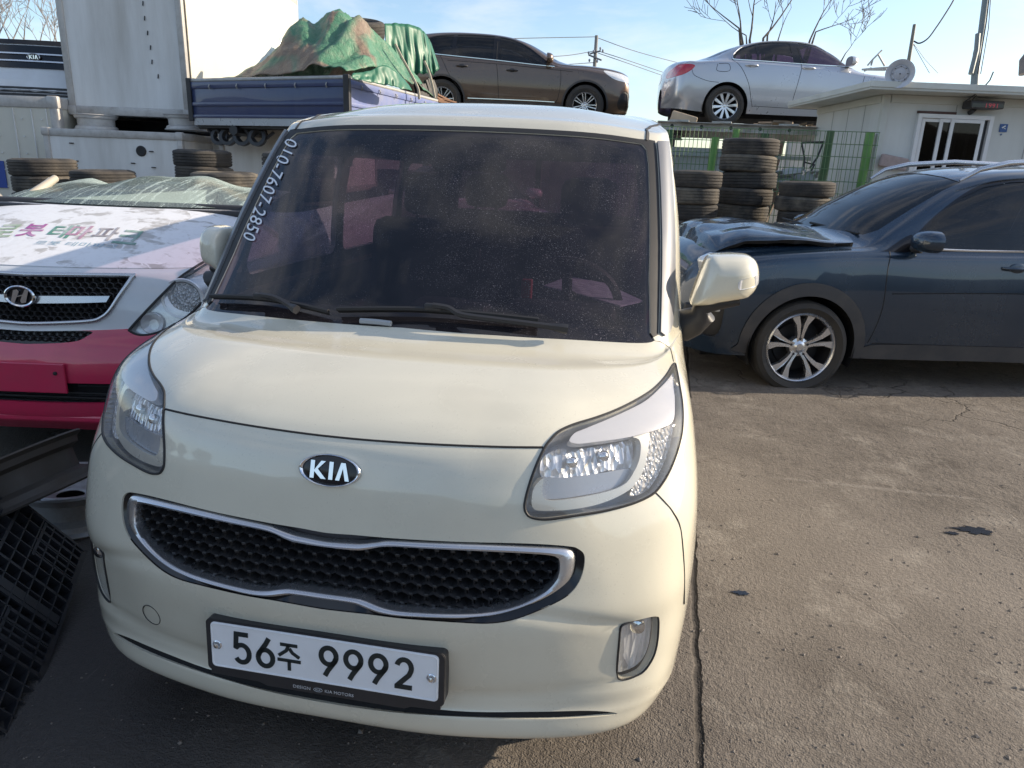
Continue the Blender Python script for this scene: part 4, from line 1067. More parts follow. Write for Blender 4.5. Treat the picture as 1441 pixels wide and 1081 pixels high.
# buckled bonnet as a panel of its own
hv = lambda y: float(np.interp(y, NI['ys'], np.arange(len(NI['ys']))))
hp = np.array([(0,hv(.10)),(1.0,hv(.10)),(1.9,hv(.13)),(2.6,hv(.22)),(2.95,hv(.35)),(3.0,hv(.6)),(2.95,hv(.85)),(2.7,hv(1.05)),(2.2,hv(1.20)),(1.7,hv(1.22)),(1.0,hv(1.14)),(0,hv(1.10))])
def buckle(X, Nn):
    y = X[:, 1]; x = X[:, 0]
    t = np.clip((1.15-y)/.9, 0, 1)
    lift = .028+.040*np.sin(np.clip(t, 0, 1)*math.pi*.85)*np.clip(t*2, 0, 1)
    lift += .030*np.abs(((y*2.1+x*1.1+.3) % 1)-.5)*t*2+.018*np.abs(((x*2.6-y*1.2) % 1)-.5)*t*2
    lift -= .10*np.clip((.22-y)/.15, 0, 1)
    X = X.copy(); X[:, 2] += lift; X[:, 1] += .08*np.clip((.5-y)/.5, 0, 1)
    return X
NS.part('bonnet', NS.patch(poly_dense(hp, .12), 12), navy, niro, lip=.03, lipmat=MAT['pit'], disp=buckle)
for sd in (1, -1):   # roof rails
    m = MB(); m.tube([(sd*.60,1.98,1.475),(sd*.612,2.10,1.555),(sd*.612,2.3,1.605),(sd*.60,2.7,1.64),(sd*.59,3.2,1.633),(sd*.585,3.6,1.595),(sd*.58,3.75,1.53)], [.010,.018,.021,.021,.021,.018,.010], 8); m.build('roof_rail', MAT['satin'], niro, smooth=50)
m = MB()
for (x0, y0, x1, y1) in ((.05,1.20,.62,1.30), (-.45,1.19,.15,1.22)):
    m.tube([(x0,y0,1.10+.02),(x1,y1,1.055+.03)], .009, 6); m.tube([(x0-.02,y0-.06,1.075),((x0+x1)/2,(y0+y1)/2,1.10)], .010, 6)
m.build('wiper', MAT['rubber'], niro, smooth=50, split=True)
m = MB(); m.box((.30,.10,.70), (.55,.08,.22), Matrix.Rotation(.2, 4, 'Z'), 0, .02); m.box((.45,.16,.50), (.5,.10,.12), Matrix.Rotation(-.15, 4, 'Z'), 0, .02); m.build('crushed_front', MAT['black'], niro, smooth=40)
m = MB(); m.box((.70,.27,.86), (.22,.20,.12), Matrix.Rotation(.5, 4, 'Z') @ Matrix.Rotation(.3, 4, 'X'), 0, .03); m.build('headlight', MAT['lamp_white'], niro, smooth=50)
m = MB(); uv = NS.side(.245, .56); p = NS.line([uv], -.005)[0]; m.box(tuple(p), (.03,.09,.07), Matrix.Rotation(-.5, 4, 'Z'), 0, .012); m.build('fog_light', MAT['lamp_white'], niro, smooth=50)

# ---- brown SUV on the rack
DECK = 2.56
phiF = facing(-Rn)
VO = dict(L=4.63, R=.372, wz=.36, tw=.235, rr=.235, wheels=(.93, 3.70), style='twin', wround=False, agap=.05,
  ys=[0,.05,.14,.30,.55,.93,1.25,1.5,1.75,2.0,2.3,2.7,3.2,3.6,3.95,4.2,4.40,4.53,4.60,4.63],
  zc=[(0,.78),(.05,.95),(.14,1.02),(.30,1.07),(.6,1.115),(1.0,1.15),(1.3,1.165),(1.6,1.30),(1.95,1.48),(2.3,1.58),(2.8,1.635),(3.4,1.64),(3.9,1.62),(4.25,1.56),(4.42,1.35),(4.55,1.05),(4.63,.75)],
  zr=[(0,.74),(.05,.91),(.14,.975),(.30,1.015),(.6,1.055),(1.0,1.08),(1.4,1.09),(1.6,1.17),(1.93,1.365),(2.28,1.50),(2.65,1.565),(3.3,1.59),(3.9,1.565),(4.25,1.48),(4.42,1.28),(4.55,1.0),(4.63,.70)],
  zb=[(0,.56),(.14,.82),(.30,.89),(.6,.955),(1.0,1.0),(1.45,1.02),(2.0,1.045),(2.6,1.085),(3.3,1.125),(3.8,1.155),(4.2,1.19),(4.45,1.12),(4.63,.65)],
  zs=[(0,.28),(.3,.24),(.93,.26),(2.2,.26),(3.7,.27),(4.3,.32),(4.63,.45)],
  wr=[(0,.05),(.05,.45),(.14,.58),(.30,.68),(.6,.74),(1.0,.76),(1.4,.77),(1.7,.72),(2.2,.64),(2.8,.61),(3.5,.60),(4.2,.57),(4.45,.55),(4.63,.10)],
  wb=[(0,.06),(.03,.55),(.08,.72),(.20,.83),(.6,.88),(1.0,.89),(1.5,.885),(2.2,.88),(3.0,.88),(3.7,.875),(4.2,.84),(4.45,.78),(4.63,.12)],
  ww=[(0,.06),(.03,.60),(.08,.77),(.20,.88),(.6,.93),(1.0,.94),(1.6,.93),(2.6,.93),(3.5,.945),(4.2,.91),(4.45,.84),(4.63,.15)],
  ws=[(0,.05),(.05,.50),(.14,.66),(.30,.80),(.6,.86),(1.0,.88),(2.6,.88),(3.6,.88),(4.2,.84),(4.63,.12)],
  windows=[[(1.60,1.04),(1.75,1.145),(2.0,1.325),(2.2,1.435),(2.4,1.505),(2.60,1.535),(2.62,1.11),(2.1,1.075)], [(2.74,1.115),(2.72,1.55),(3.2,1.56),(3.42,1.545),(3.46,1.15)], [(3.54,1.16),(3.50,1.54),(3.85,1.505),(4.05,1.40),(3.98,1.20)]],
  screen=[(0,1.36),(1,1.40),(1.75,1.52),(1.82,1.8),(1.82,2.1),(1.75,2.3),(1,2.28),(0,2.27)], rear=[(0,4.28),(1.5,4.28),(1.5,4.45),(0,4.46)],
  patches=[('headlight', [(.07,.91),(.22,.955),(.50,1.0),(.60,.995),(.54,.93),(.40,.85),(.22,.81),(.08,.81)], MAT['lamp_white'], .002),
           ('sill_cladding', [(1.40,.27),(1.45,.36),(2.2,.375),(3.0,.375),(3.2,.36),(3.2,.28)], MAT['cladding'], .004),
           ('arch_cladding', [(.93+.455*math.cos(t), .36+.455*math.sin(t)) for t in np.linspace(-.1, math.pi+.1, 22)]+[(.60,.265),(.93,.265),(1.3,.265)], MAT['cladding'], .004),
           ('arch_cladding', [(3.70+.455*math.cos(t), .36+.455*math.sin(t)) for t in np.linspace(-.1, math.pi+.1, 22)]+[(3.35,.275),(3.7,.275),(4.05,.30)], MAT['cladding'], .004),
           ('lower_grille', [(.03,.48),(.10,.62),(.22,.62),(.30,.42),(.24,.30),(.08,.31)], MAT['black'], -.006)],
  seams=[[(1.44,1.03),(1.42,.8),(1.45,.5),(1.5,.38)], [(2.65,1.55),(2.66,1.1),(2.63,.8),(2.60,.38)], [(3.74,1.15),(3.66,1.0),(3.52,.75),(3.30,.5),(3.26,.4)], [(1.2,.95),(1.8,.985),(2.6,1.03),(3.6,1.06)]],
  chrome=[(.010,(1.55,1.028),(2.0,1.055),(2.6,1.097),(3.3,1.137),(3.85,1.17)), (.012,(1.52,.395),(2.2,.405),(3.2,.405))], seamr=.005,
  handles=[(2.36,.93,.22),(3.32,.97,.22)])
brown = plain('brown_paint', (.115,.080,.060), .28, metal=.5, coat=1, var=.05, dirt=.25, dirtcol=(.16,.13,.10))
VO['mirror'] = (1.66, 1.14, 1.35, brown); VO['handle_mat'] = MAT['black']
VO['house'] = [(1.50,1.035),(1.62,1.075),(1.75,1.165),(2.0,1.345),(2.2,1.455),(2.4,1.525),(2.65,1.560),(3.1,1.575),(3.5,1.565),(3.85,1.52),(4.09,1.41),(4.03,1.19),(3.5,1.142),(3.0,1.115),(2.6,1.094),(2.1,1.06)]
PV = at_d(823, 148, 13.75)
DECK = PV.z-.36; locV = place(phiF, (-.93, .93, .36), PV); locV.z = DECK
suv, _ = loft_car('parked_suv', VO, brown, locV, phiF, 'metallic brown SUV facing right on the high rack above the cream van')

# ---- silver saloon on the rack
BM = dict(L=4.90, R=.335, wz=.33, tw=.225, rr=.222, wheels=(.83, 3.80), style='seven', wround=False, agap=.05,
  ys=[0,.05,.14,.30,.55,.85,1.2,1.45,1.7,2.0,2.3,2.7,3.1,3.45,3.75,4.05,4.35,4.60,4.78,4.86,4.90],
  zc=[(0,.55),(.05,.68),(.14,.78),(.30,.85),(.6,.92),(1.0,.97),(1.4,1.01),(1.75,1.20),(2.1,1.385),(2.45,1.462),(2.8,1.478),(3.2,1.455),(3.6,1.375),(3.95,1.24),(4.25,1.125),(4.5,1.105),(4.76,1.06),(4.86,.90),(4.90,.65)],
  zr=[(0,.50),(.14,.72),(.30,.80),(.6,.87),(1.0,.92),(1.45,.96),(1.75,1.10),(2.05,1.285),(2.36,1.405),(2.75,1.435),(3.15,1.415),(3.55,1.325),(3.85,1.205),(4.1,1.09),(4.3,1.06),(4.5,1.05),(4.76,1.0),(4.90,.60)],
  zb=[(0,.45),(.14,.66),(.30,.73),(.6,.82),(1.0,.88),(1.5,.925),(1.9,.975),(2.6,1.025),(3.3,1.055),(3.9,1.05),(4.4,1.02),(4.7,.97),(4.90,.55)],
  zs=[(0,.24),(.3,.21),(.85,.22),(2.2,.215),(3.8,.22),(4.3,.23),(4.7,.27),(4.90,.32)],
  wr=[(0,.05),(.05,.45),(.14,.58),(.30,.68),(.6,.74),(1.0,.75),(1.45,.75),(1.8,.67),(2.3,.58),(2.8,.565),(3.3,.57),(3.8,.60),(4.3,.66),(4.6,.64),(4.80,.55),(4.90,.10)],
  wb=[(0,.06),(.05,.52),(.14,.68),(.30,.80),(.6,.86),(1.0,.87),(1.5,.865),(2.2,.86),(3.0,.86),(3.8,.865),(4.4,.83),(4.65,.78),(4.80,.68),(4.90,.12)],
  ww=[(0,.06),(.05,.55),(.14,.72),(.30,.85),(.6,.92),(1.0,.925),(1.6,.91),(2.6,.91),(3.5,.925),(4.3,.905),(4.65,.85),(4.80,.74),(4.90,.15)],
  ws=[(0,.05),(.05,.50),(.14,.66),(.30,.80),(.6,.86),(1.0,.87),(2.6,.87),(3.6,.87),(4.3,.83),(4.7,.74),(4.90,.12)],
  windows=[[(1.66,1.045),(1.80,1.145),(2.05,1.295),(2.25,1.375),(2.42,1.40),(2.58,1.412),(2.53,1.055),(2.1,1.05)], [(2.70,1.06),(2.74,1.415),(3.05,1.405),(3.27,1.375),(3.29,1.075)], [(3.34,1.08),(3.32,1.362),(3.55,1.28),(3.70,1.16),(3.72,1.10),(3.68,1.085)]],
  screen=[(0,1.44),(1,1.48),(1.75,1.60),(1.82,1.8),(1.82,2.1),(1.75,2.34),(1,2.32),(0,2.30)], rear=[(0,3.55),(1.2,3.58),(1.7,3.65),(1.75,3.9),(1.5,4.08),(.8,4.14),(0,4.16)],
  patches=[('tail_light', [(4.855,.80),(4.84,.90),(4.74,.985),(4.62,.985),(4.46,.965),(4.50,.90),(4.62,.83),(4.76,.79)], MAT['tail_red'], .003),
           ('headlight', [(.12,.70),(.3,.75),(.55,.80),(.5,.72),(.3,.65),(.14,.63)], MAT['lamp_white'], .002)],
  seams=[[(2.63,1.41),(2.56,1.06),(2.59,.8),(2.64,.5),(2.645,.33)], [(3.76,1.08),(3.60,.95),(3.45,.70),(3.37,.45),(3.33,.33)], [(1.45,.95),(1.5,.7),(1.55,.35)], [(1.5,.34),(2.4,.33),(3.33,.345)], [(4.0,1.0),(3.82,1.0),(3.80,.89),(4.02,.885),(4.02,.995)], [(4.51,.90),(4.45,.80),(4.2,.72),(3.97,.70)]],
  chrome=[(.009,(1.66,1.04),(2.1,1.043),(2.6,1.052),(3.2,1.068),(3.66,1.078),(3.74,1.10),(3.70,1.19),(3.55,1.31),(3.3,1.39),(3.0,1.428),(2.6,1.434),(2.3,1.41),(2.05,1.325),(1.8,1.17))], seamr=.0045,
  handles=[(2.44,.985,.22),(3.42,.99,.22)])
silver = plain('silver_paint', (.47,.49,.53), .28, metal=.55, coat=1, var=.03, dirt=.10, dirtcol=(.3,.28,.26), dscale=1.5, flake=.05)
BM['mirror'] = (1.72, 1.10, 1.1, silver)
for k_ in ('zc','zr','zb','zs','wr','wb','ww','ws'): BM[k_] = [(y if y < 3.9 else 3.9+(y-3.9)*.87, v) for y, v in BM[k_]]
sq = lambda y: y if y < 3.9 else 3.9+(y-3.9)*.87
BM['ys'] = [sq(y) for y in BM['ys']]; BM['L'] = sq(4.9); BM['patches'] = [(a, [(sq(y), z) for y, z in P], m_, o_) for a, P, m_, o_ in BM['patches']]; BM['seams'] = [[(sq(y), z) for y, z in P] for P in BM['seams']]; BM['rear'] = [(u, sq(y)) for u, y in BM['rear']]
PB = at_d(1020.7, 149, 12.3)
locB = place(phiF, (-.91, 3.80, .33), PB); locB.z = PB.z-.33; DECKB = locB.z
BM['house'] = [(1.58,1.03),(1.80,1.165),(2.05,1.315),(2.25,1.393),(2.5,1.423),(2.8,1.428),(3.1,1.415),(3.35,1.370),(3.58,1.285),(3.72,1.17),(3.755,1.095),(3.69,1.073),(3.3,1.062),(2.6,1.043),(2.0,1.035)]
BM['glass'] = glass('violet_car_glass', (.20,.14,.22), film=.05, dust=.2)
saloon, _ = loft_car('parked_saloon', BM, silver, locB, phiF, 'silver saloon with a red tail lamp raised on the steel rack above the green fence')
# an older car and a hatchback further back, seen through the van's glass
white = plain('white_paint', (.62,.63,.64), .3, coat=1, var=.03, dirt=.2)
V2 = dict(BM); V2['mirror'] = (1.72,1.10,1.1,white); V2['glass'] = MAT['carglass']; V2['style'] = 'steel'
P2 = at_z(745, 330, 0.02); P2 = CAM+(at_d(750,300,9.0)-CAM); P2.z = 0
phi2 = facing(Vector((-.50, .87, 0)))
loft_car('white_saloon', V2, white, P2+Vector((-.2,0,0)), phi2, 'white saloon standing behind the cream van, seen through its pink rear glass')
# ------------------------------------------------------------------ white and red van with its roof torn away
P0 = at_d(14, 420, 3.02); phiS = rad(9.7)
wreck = empty('wrecked_van', (P0.x, P0.y+.02, 0), phiS, 'white and red van without a roof, shattered windscreen sagging on its peeling decal bonnet', 'van')
def wgd(z, fr, sd):
    q = lambda p: (p[0], p[1], p[2] if len(p) > 2 else z)
    return [q(p) for p in fr]+[q(p) for p in sd]
SG = [
 wgd(.20, [(0,.10),(.36,.11),(.70,.18),(.86,.38)], [(.92,.75),(.93,1.2),(.93,2.4),(.92,4.4)]),
 wgd(.27, [(0,.03),(.36,.045),(.72,.12),(.89,.33)], [(.945,.72),(.95,1.2),(.95,2.4),(.94,4.4)]),
 wgd(.36, [(0,.01),(.36,.025),(.73,.10),(.90,.31)], [(.955,.70),(.96,1.2),(.96,2.4),(.95,4.4)]),
 wgd(.50, [(0,.00),(.36,.016),(.73,.09),(.905,.30)], [(.960,.70),(.96,1.2),(.96,2.4),(.95,4.4)]),
 wgd(.60, [(0,.02),(.36,.036),(.73,.11),(.905,.32)], [(.960,.72),(.96,1.2),(.96,2.4),(.95,4.4)]),
 wgd(.68, [(0,.045),(.36,.062),(.71,.14),(.895,.345)], [(.957,.74),(.957,1.2),(.957,2.4),(.95,4.4)]),
 wgd(.80, [(0,.060),(.36,.080),(.70,.165),(.885,.37)], [(.952,.78),(.953,1.2),(.953,2.4),(.945,4.4)]),
 wgd(.91, [(0,.090),(.36,.115),(.68,.21),(.865,.42)], [(.942,.82),(.945,1.2),(.95,2.4),(.94,4.4)]),
 wgd(.955, [(0,.150),(.355,.178),(.655,.29),(.84,.50)], [(.930,.88,.97),(.937,1.25,.98),(.945,2.4,.99),(.93,4.4,.99)]),
 wgd(1.02, [(0,.330),(.35,.358),(.63,.46),(.81,.64)], [(.905,.96,1.03),(.92,1.3,1.04),(.93,2.4,1.05),(.92,4.4,1.05)]),
 wgd(1.10, [(0,.580),(.345,.605),(.61,.69),(.785,.83,1.095)], [(.87,1.06,1.095),(.90,1.36,1.10),(.91,2.4,1.11),(.90,4.4,1.11)]),
 wgd(1.165, [(0,.84),(.34,.865),(.60,.94),(.76,1.05,1.155)], [(.84,1.18,1.15),(.88,1.42,1.15),(.89,2.4,1.16),(.88,4.4,1.16)]),
]
SS = Surf(SG, sub=10)
ts = lambda pts, n=4, closed=True: SS.trace(wreck, cr_curve(pts, n, closed))
m, nt, out = newmat('peeling_decal_paint')
p = N(nt, 'ShaderNodeBsdfPrincipled', Roughness=.45); co = objco(nt)
cm = mapping(nt, co, (1, 1.5, 0))
vor = N(nt, 'ShaderNodeTexVoronoi', Scale=8.5); vor.feature = 'DISTANCE_TO_EDGE'
mixv = nt.nodes.new('ShaderNodeVectorMath'); mixv.operation = 'ADD'; nz = N(nt, 'ShaderNodeTexNoise', Scale=5, Detail=3); nt.links.new(cm, nz.inputs['Vector'])
sc_ = nt.nodes.new('ShaderNodeVectorMath'); sc_.operation = 'SCALE'; sc_.inputs['Scale'].default_value = .16; nt.links.new(nz.outputs[1], sc_.inputs[0])
nt.links.new(cm, mixv.inputs[0]); nt.links.new(sc_.outputs[0], mixv.inputs[1]); nt.links.new(mixv.outputs[0], vor.inputs['Vector'])
crk = ramp(nt, vor.outputs[0], [(.0, (1,1,1)), (.035, (.15,.15,.15)), (.06, (0,0,0))])
pat = ramp(nt, noise(nt, cm, 4.5, 5, .6), [(.50, (0,0,0)), (.56, (1,1,1))])
vc = N(nt, 'ShaderNodeTexVoronoi', Scale=8.5); nt.links.new(mixv.outputs[0], vc.inputs['Vector'])
cell = ramp(nt, vc.outputs['Color'], [(.35, (0,0,0)), (.42, (1,1,1))])
c = mixc(nt, math_(nt, 'MULTIPLY', cell, pat), (.74,.75,.77,1), (.44,.43,.42,1))
rust = ramp(nt, noise(nt, cm, 6, 6, .7), [(.64, (0,0,0)), (.69, (1,1,1))])
c = mixc(nt, math_(nt, 'MULTIPLY', rust, .75), c, (.22,.15,.11,1))
c = mixc(nt, math_(nt, 'MULTIPLY', crk, pat), c, (.80,.81,.83,1))
c = mixc(nt, math_(nt, 'MULTIPLY', ramp(nt, noise(nt, co, 30, 5), [(.5, (0,0,0)), (.8, (1,1,1))]), .25), c, (.35,.32,.28,1))
nt.links.new(c, p.inputs['Base Color']); b = N(nt, 'ShaderNodeBump', Strength=.25, Distance=.004); nt.links.new(math_(nt, 'ADD', vor.outputs[0], cell), b.inputs['Height']); nt.links.new(b.outputs[0], p.inputs['Normal'])
nt.links.new(p.outputs[0], out.inputs[0]); MAT['decal'] = m
wpaint = plain('van_white', (.66,.68,.70), .32, coat=1, var=.03, dirt=.2)
rpaint = plain('van_red', (.62,.022,.085), .30, coat=1, var=.10, vscale=3, dirt=.38, dirtcol=(.30,.05,.07), dscale=4, specks=.3)
GRI = [(-60,384.5),(20,386.5),(100,387.5),(184,388.5),(186,391),(168,417),(155,437),(143,447),(125,452),(60,455),(-20,455)]
HLS = [(306,362),(296,364),(275,376),(253,391),(232,411),(205,439),(184,462),(183,466),(196,471.5),(215,470),(240,460),(270,440),(300,405),(312,380)]
MAT['lamp_silver'] = plain('lamp_bowl', (.74,.76,.79), .22, metal=.35, coat=.5, var=.1)
hw = np.array(ts(HLS, 4))
gw = clip_u0(ts(GRI, 4, False)); gpoly = np.concatenate([gw, [[0, gw[-1, 1]]]]) if abs(gw[-1,0]) > 1e-3 else gw
low = clip_u0(ts([(-60,465),(60,466),(127,466),(122,474),(105,481),(60,484),(-20,484)], 4, False))
bump_in = clip_u0(ts([(-60,533),(60,538),(150,540),(200,541),(205,560),(150,567),(60,566),(-60,560)], 3, False))
redtop = np.array([SS.front(x, z) for x, z in zip(np.linspace(0,.88,12), np.linspace(.668,.715,12))])
red = np.concatenate([redtop, [[3.6, 5.2], [4.2, 5.0], [4.2, 0], [0, 0]]]); red[0, 0] = 0; red = poly_dense(red, .25)
bon = np.concatenate([poly_dense(np.array([[0,7.75],[1,7.75],[2,7.75],[2.9,7.8],[3.3,8.1],[3.6,9],[3.5,10.2],[3.2,11],[2.5,10.95],[1,10.95],[0,10.95]]), .2)])
C = SS.cut([('bumper', red), ('bonnet', bon), ('grille', gpoly), ('low', low), ('intake', bump_in), ('head', hw)], 7, 7)
SS.part('body', C['body'], wpaint, wreck, lip=.02, lipmat=MAT['black'])
SS.part('bumper', C['bumper'], rpaint, wreck, off=.004, lip=.012)
bo = SS.part('bonnet', C['bonnet'], MAT['decal'], wreck, off=.004, lip=.016)
sg = SS.part('grille', C['grille'], MAT['pit'], wreck, off=-.05)
SS.part('lower_grille', C['low'], MAT['mesh_black'], wreck, off=-.025)
SS.part('lower_intake', C['intake'], MAT['pit'], wreck, off=-.04)
def hexfield(S, poly_xz, pitch, row, dy, parent, nm, sgn=1, zsq=.72):
    mb = MB()
    x0, z0 = poly_xz.min(0); x1, z1 = poly_xz.max(0); nz = int((z1-z0)/row)+2
    for j in range(nz):
        z = z0+j*row
        for i in range(int((x1-x0)/pitch)+2):
            x = x0+(i+(.5 if j % 2 else 0))*pitch
            if not inside(poly_xz, np.array([[x, z]]))[0]: continue
            h = S.front(abs(x), z)
            if h is None: continue
            y = S.eval([h[0]], [h[1]])[0][1]+dy; R1, R2 = pitch/1.732, pitch/1.732*.74
            hx = lambda R_, yo: [(x+R_*math.sin(rad(60*q)), y+yo, z+R_*zsq*math.cos(rad(60*q))) for q in range(6)]
            vs = hx(R1, .004)+hx(R2, 0)+hx(R2*.92, .02); mb.add(vs, [(a+q, a+(q+1) % 6, a+6+(q+1) % 6, a+6+q) for a in (0, 6) for q in range(6)])
    return mb.build(nm, MAT['mesh_black'], parent)
for nm_, Lx in (('honeycomb', SS.line(gw, 0)), ('honeycomb', SS.line(low, 0))):
    xz = Lx[:, [0, 2]]; xz = np.concatenate([xz, (xz*np.array([-1,1]))[::-1]]); hexfield(SS, xz, .034, .0215, .012, sg, nm_)
m = MB(); Lg = SS.line(gw, .004); full = np.concatenate([Lg, (Lg*np.array([-1,1,1]))[::-1]]); m.tube([tuple(q) for q in full], .010, 8, closed=True); m.build('grille_frame', MAT['satin'], sg, smooth=60)
b1 = SS.trace(wreck, cr_curve([(38,416.5),(80,416.8),(120,417),(156,417)], 5, False)); b2 = SS.trace(wreck, cr_curve([(38,427),(80,427),(120,426.5),(151,425.5)], 5, False))
for sx in (1, -1):
    m = MB(); A, B = SS.line(b1, .012)*np.array([sx,1,1]), SS.line(b2, .012)*np.array([sx,1,1]); n_ = len(A); A2, B2 = A+np.array([0,.03,0]), B+np.array([0,.03,0])
    m.add([tuple(q) for q in np.concatenate([A2, A, B, B2])], [(r*n_+i, r*n_+i+1, (r+1)*n_+i+1, (r+1)*n_+i) for r in range(3) for i in range(n_-1)]); m.build('grille_bar', MAT['satin'], sg, smooth=40)
hE = SS.front(0.0, .835); PE = Vector(SS.eval([0], [hE[1]])[0])+Vector((0,-.022,0)); PE.z = .826
MEm = Matrix.Translation(PE) @ Matrix(((1,0,0,0),(0,0,-1,0),(0,1,0,0),(0,0,0,1)))
b = MB(); b.lathe([(.066,.0),(.068,.010),(.062,.014),(.054,.010),(.053,.0)], 48, MEm @ Matrix.Diagonal((1,.70,1,1)))
b.prism([(-.036,-.030),(-.020,-.032),(-.012,-.004),(.010,.003),(.005,-.020),(.012,-.030),(.030,-.026),(.036,.030),(.020,.032),(.012,.008),(-.010,.001),(-.005,.022),(-.014,.030),(-.030,.026)], .0, .010, MEm @ Matrix(((1,.25,0,0),(0,1,0,0),(0,0,1,0),(0,0,0,1))))
b.build('emblem', MAT['chrome'], sg, smooth=40)
b = MB(); b.lathe([(0,.002),(.056,.001)], 40, MEm @ Matrix.Diagonal((1,.70,1,1))); b.build('emblem_field', MAT['gloss_black'], sg)
b = MB(); b.box((0,-.012,.475), (.36,.012,.135), None, 0, .004); pp_ = b.build('plate_panel', rpaint, wreck)
b = MB()
for sx in (-.14, .14): b.lathe([(0,.006),(.008,.005),(.009,0)], 10, Matrix.Translation((sx,-.0185,.50)) @ Matrix.Rotation(math.pi/2, 4, 'X'))
b.build('plate_bolt', MAT['black'], pp_, split=True)
sm = MB()
for z in (.395,.44): SS.seam(sm, [SS.front(x, z) for x in np.linspace(.22,.86,14)], .0025, .003)
sm.build('panel_gap', MAT['pit'], wreck, split=True)
b = MB(); b.box((.0,.03,.275), (1.25,.02,.035), None, 0, .01); b.build('bumper_lip', rpaint, wreck)
b = MB()
for k in range(4): b.box((0,.045,.33+.022*k), (1.2,.02,.007))
b.build('intake_bar', MAT['black'], wreck, split=True)
for sd in (1, -1):
    hl = SS.part('headlight', SS.patch(hw, 8), MAT['lens'], wreck, off=.003, side=sd, clip0=False)
    SS.part('housing', SS.patch(hw, 6), plain('lamp_silver', (.78,.80,.83), .2, metal=.5, var=.2, vscale=25), hl, off=-.028, side=sd, clip0=False)
    m = MB(); Lh = SS.line(hw, .001)*np.array([sd,1,1]); m.tube([tuple(q) for q in Lh], .006, 6, closed=True); m.build('gasket', MAT['rubber'], hl, smooth=50)
    q = SS.trace(wreck, [(257,419)])[0]; c_ = SS.line([q], -.03)[0]; nn = SS.normal([q[0]], [q[1]])[0]; nn = Vector((nn[0]*sd*.5, nn[1], nn[2]*.3)).normalized(); M_ = Matrix.Translation((c_[0]*sd, c_[1], c_[2])) @ nn.to_track_quat('Z', 'Y').to_matrix().to_4x4()
    m = MB(); m.lathe([(.092,.012),(.088,.020),(.078,.018),(.074,.0),(.05,-.02),(.02,-.03),(.001,-.03)], 40, M_); m.build('reflector', MAT['lamp_silver'], hl, smooth=50)
    m = MB(); m.lathe([(.072,.004),(.05,.014),(.001,.018)], 32, M_); m.build('inner_lens', MAT['facet2'], hl, smooth=50)
    q = SS.trace(wreck, [(213,455)])[0]; c_ = SS.line([q], -.03)[0]; m = MB(); m.lathe([(.05,.020),(.046,.024),(.03,.004),(.001,-.002)], 28, Matrix.Translation((c_[0]*sd, c_[1], c_[2])) @ nn.to_track_quat('Z', 'Y').to_matrix().to_4x4()); m.build('reflector', MAT['lamp_silver'], hl, smooth=50)
# decal lettering on the bonnet
hangul = [('로', .30, (.25,.36,.22)), ('봇', .43, (.36,.10,.30)), ('테', .62, (.10,.26,.20)), ('마', .755, (.40,.20,.30)), ('파', .885, (.22,.20,.22)), ('크', 1.01, (.14,.27,.22))]
Minv = wmat(wreck).inverted()
GP = [(8,326),(46,325),(88,327),(113,328),(150,330),(182,335)]
for (ch, _, colr), (px, py) in zip(hangul, GP):
    V_, F_ = text_mesh(ch, 1, off=.02); V_ = fit(V_, .112, .118)
    c0 = SS.trace(wreck, [(px, py)])
    if not len(c0): continue
    c0 = SS.eval([c0[0][0]], [c0[0][1]])[0]; o2 = []
    for v in V_:
        hh = SS.hit((c0[0]+v.x-.12*v.y, c0[1]+v.y*1.25, 3), (0,0,-1)); P = SS.line([hh], .0060)[0] if hh else (0,0,0); o2.append(P)
    mesh_obj('decal_character', o2, F_, plain('decal_ink', colr, .5, var=.25, vscale=40, dirt=.75, dirtcol=(.7,.7,.72), dscale=16), bo)
# small second line of the decal
V_, F_ = text_mesh('로봇 테마파크', 1); V_ = fit(V_, .38, .035); c0 = SS.eval(*SS.trace(wreck, [(108,345)]).T)[0]; o2 = []
for v in V_:
    hh = SS.hit((c0[0]+v.x, c0[1]+v.y*1.2, 3), (0,0,-1)); o2.append(SS.line([hh], .0058)[0] if hh else (0,0,0))
mesh_obj('decal_line', o2, F_, plain('decal_ink_blue', (.25,.40,.50), .5, var=.3, vscale=50, dirt=.6, dirtcol=(.7,.7,.72), dscale=20), bo)
# sagging shattered screen
m, nt, out = newmat('shattered_glass'); co = objco(nt)
tr_ = N(nt, 'ShaderNodeBsdfTransparent'); tr_.inputs[0].default_value = (.36,.46,.44,1); gl_ = N(nt, 'ShaderNodeBsdfGlossy', Roughness=.12); df = N(nt, 'ShaderNodeBsdfDiffuse'); df.inputs[0].default_value = (.62,.74,.68,1)
vv = N(nt, 'ShaderNodeTexVoronoi', Scale=70); vv.feature = 'DISTANCE_TO_EDGE'; nt.links.new(co, vv.inputs['Vector'])
c1 = ramp(nt, vv.outputs[0], [(.0, (1,1,1)), (.09, (0,0,0))])
ln = ramp(nt, noise(nt, mapping(nt, co, (34, 2.4, 1), (0,0,.6)), 1.0, 4, .6), [(.53, (0,0,0)), (.60, (1,1,1))])
sep = nt.nodes.new('ShaderNodeSeparateXYZ'); nt.links.new(co, sep.inputs[0])
topf = ramp(nt, math_(nt, 'ADD', math_(nt, 'MULTIPLY', math_(nt, 'SUBTRACT', sep.outputs[1], .95), 1.25), math_(nt, 'MULTIPLY', noise(nt, co, 7, 4), .3)), [(.55, (0,0,0)), (1.0, (1,1,1))])
fac = math_(nt, 'MAXIMUM', math_(nt, 'MULTIPLY', ln, math_(nt, 'MULTIPLY_ADD', c1, .6, .30)), math_(nt, 'MULTIPLY', topf, math_(nt, 'MULTIPLY_ADD', c1, .5, .35)))
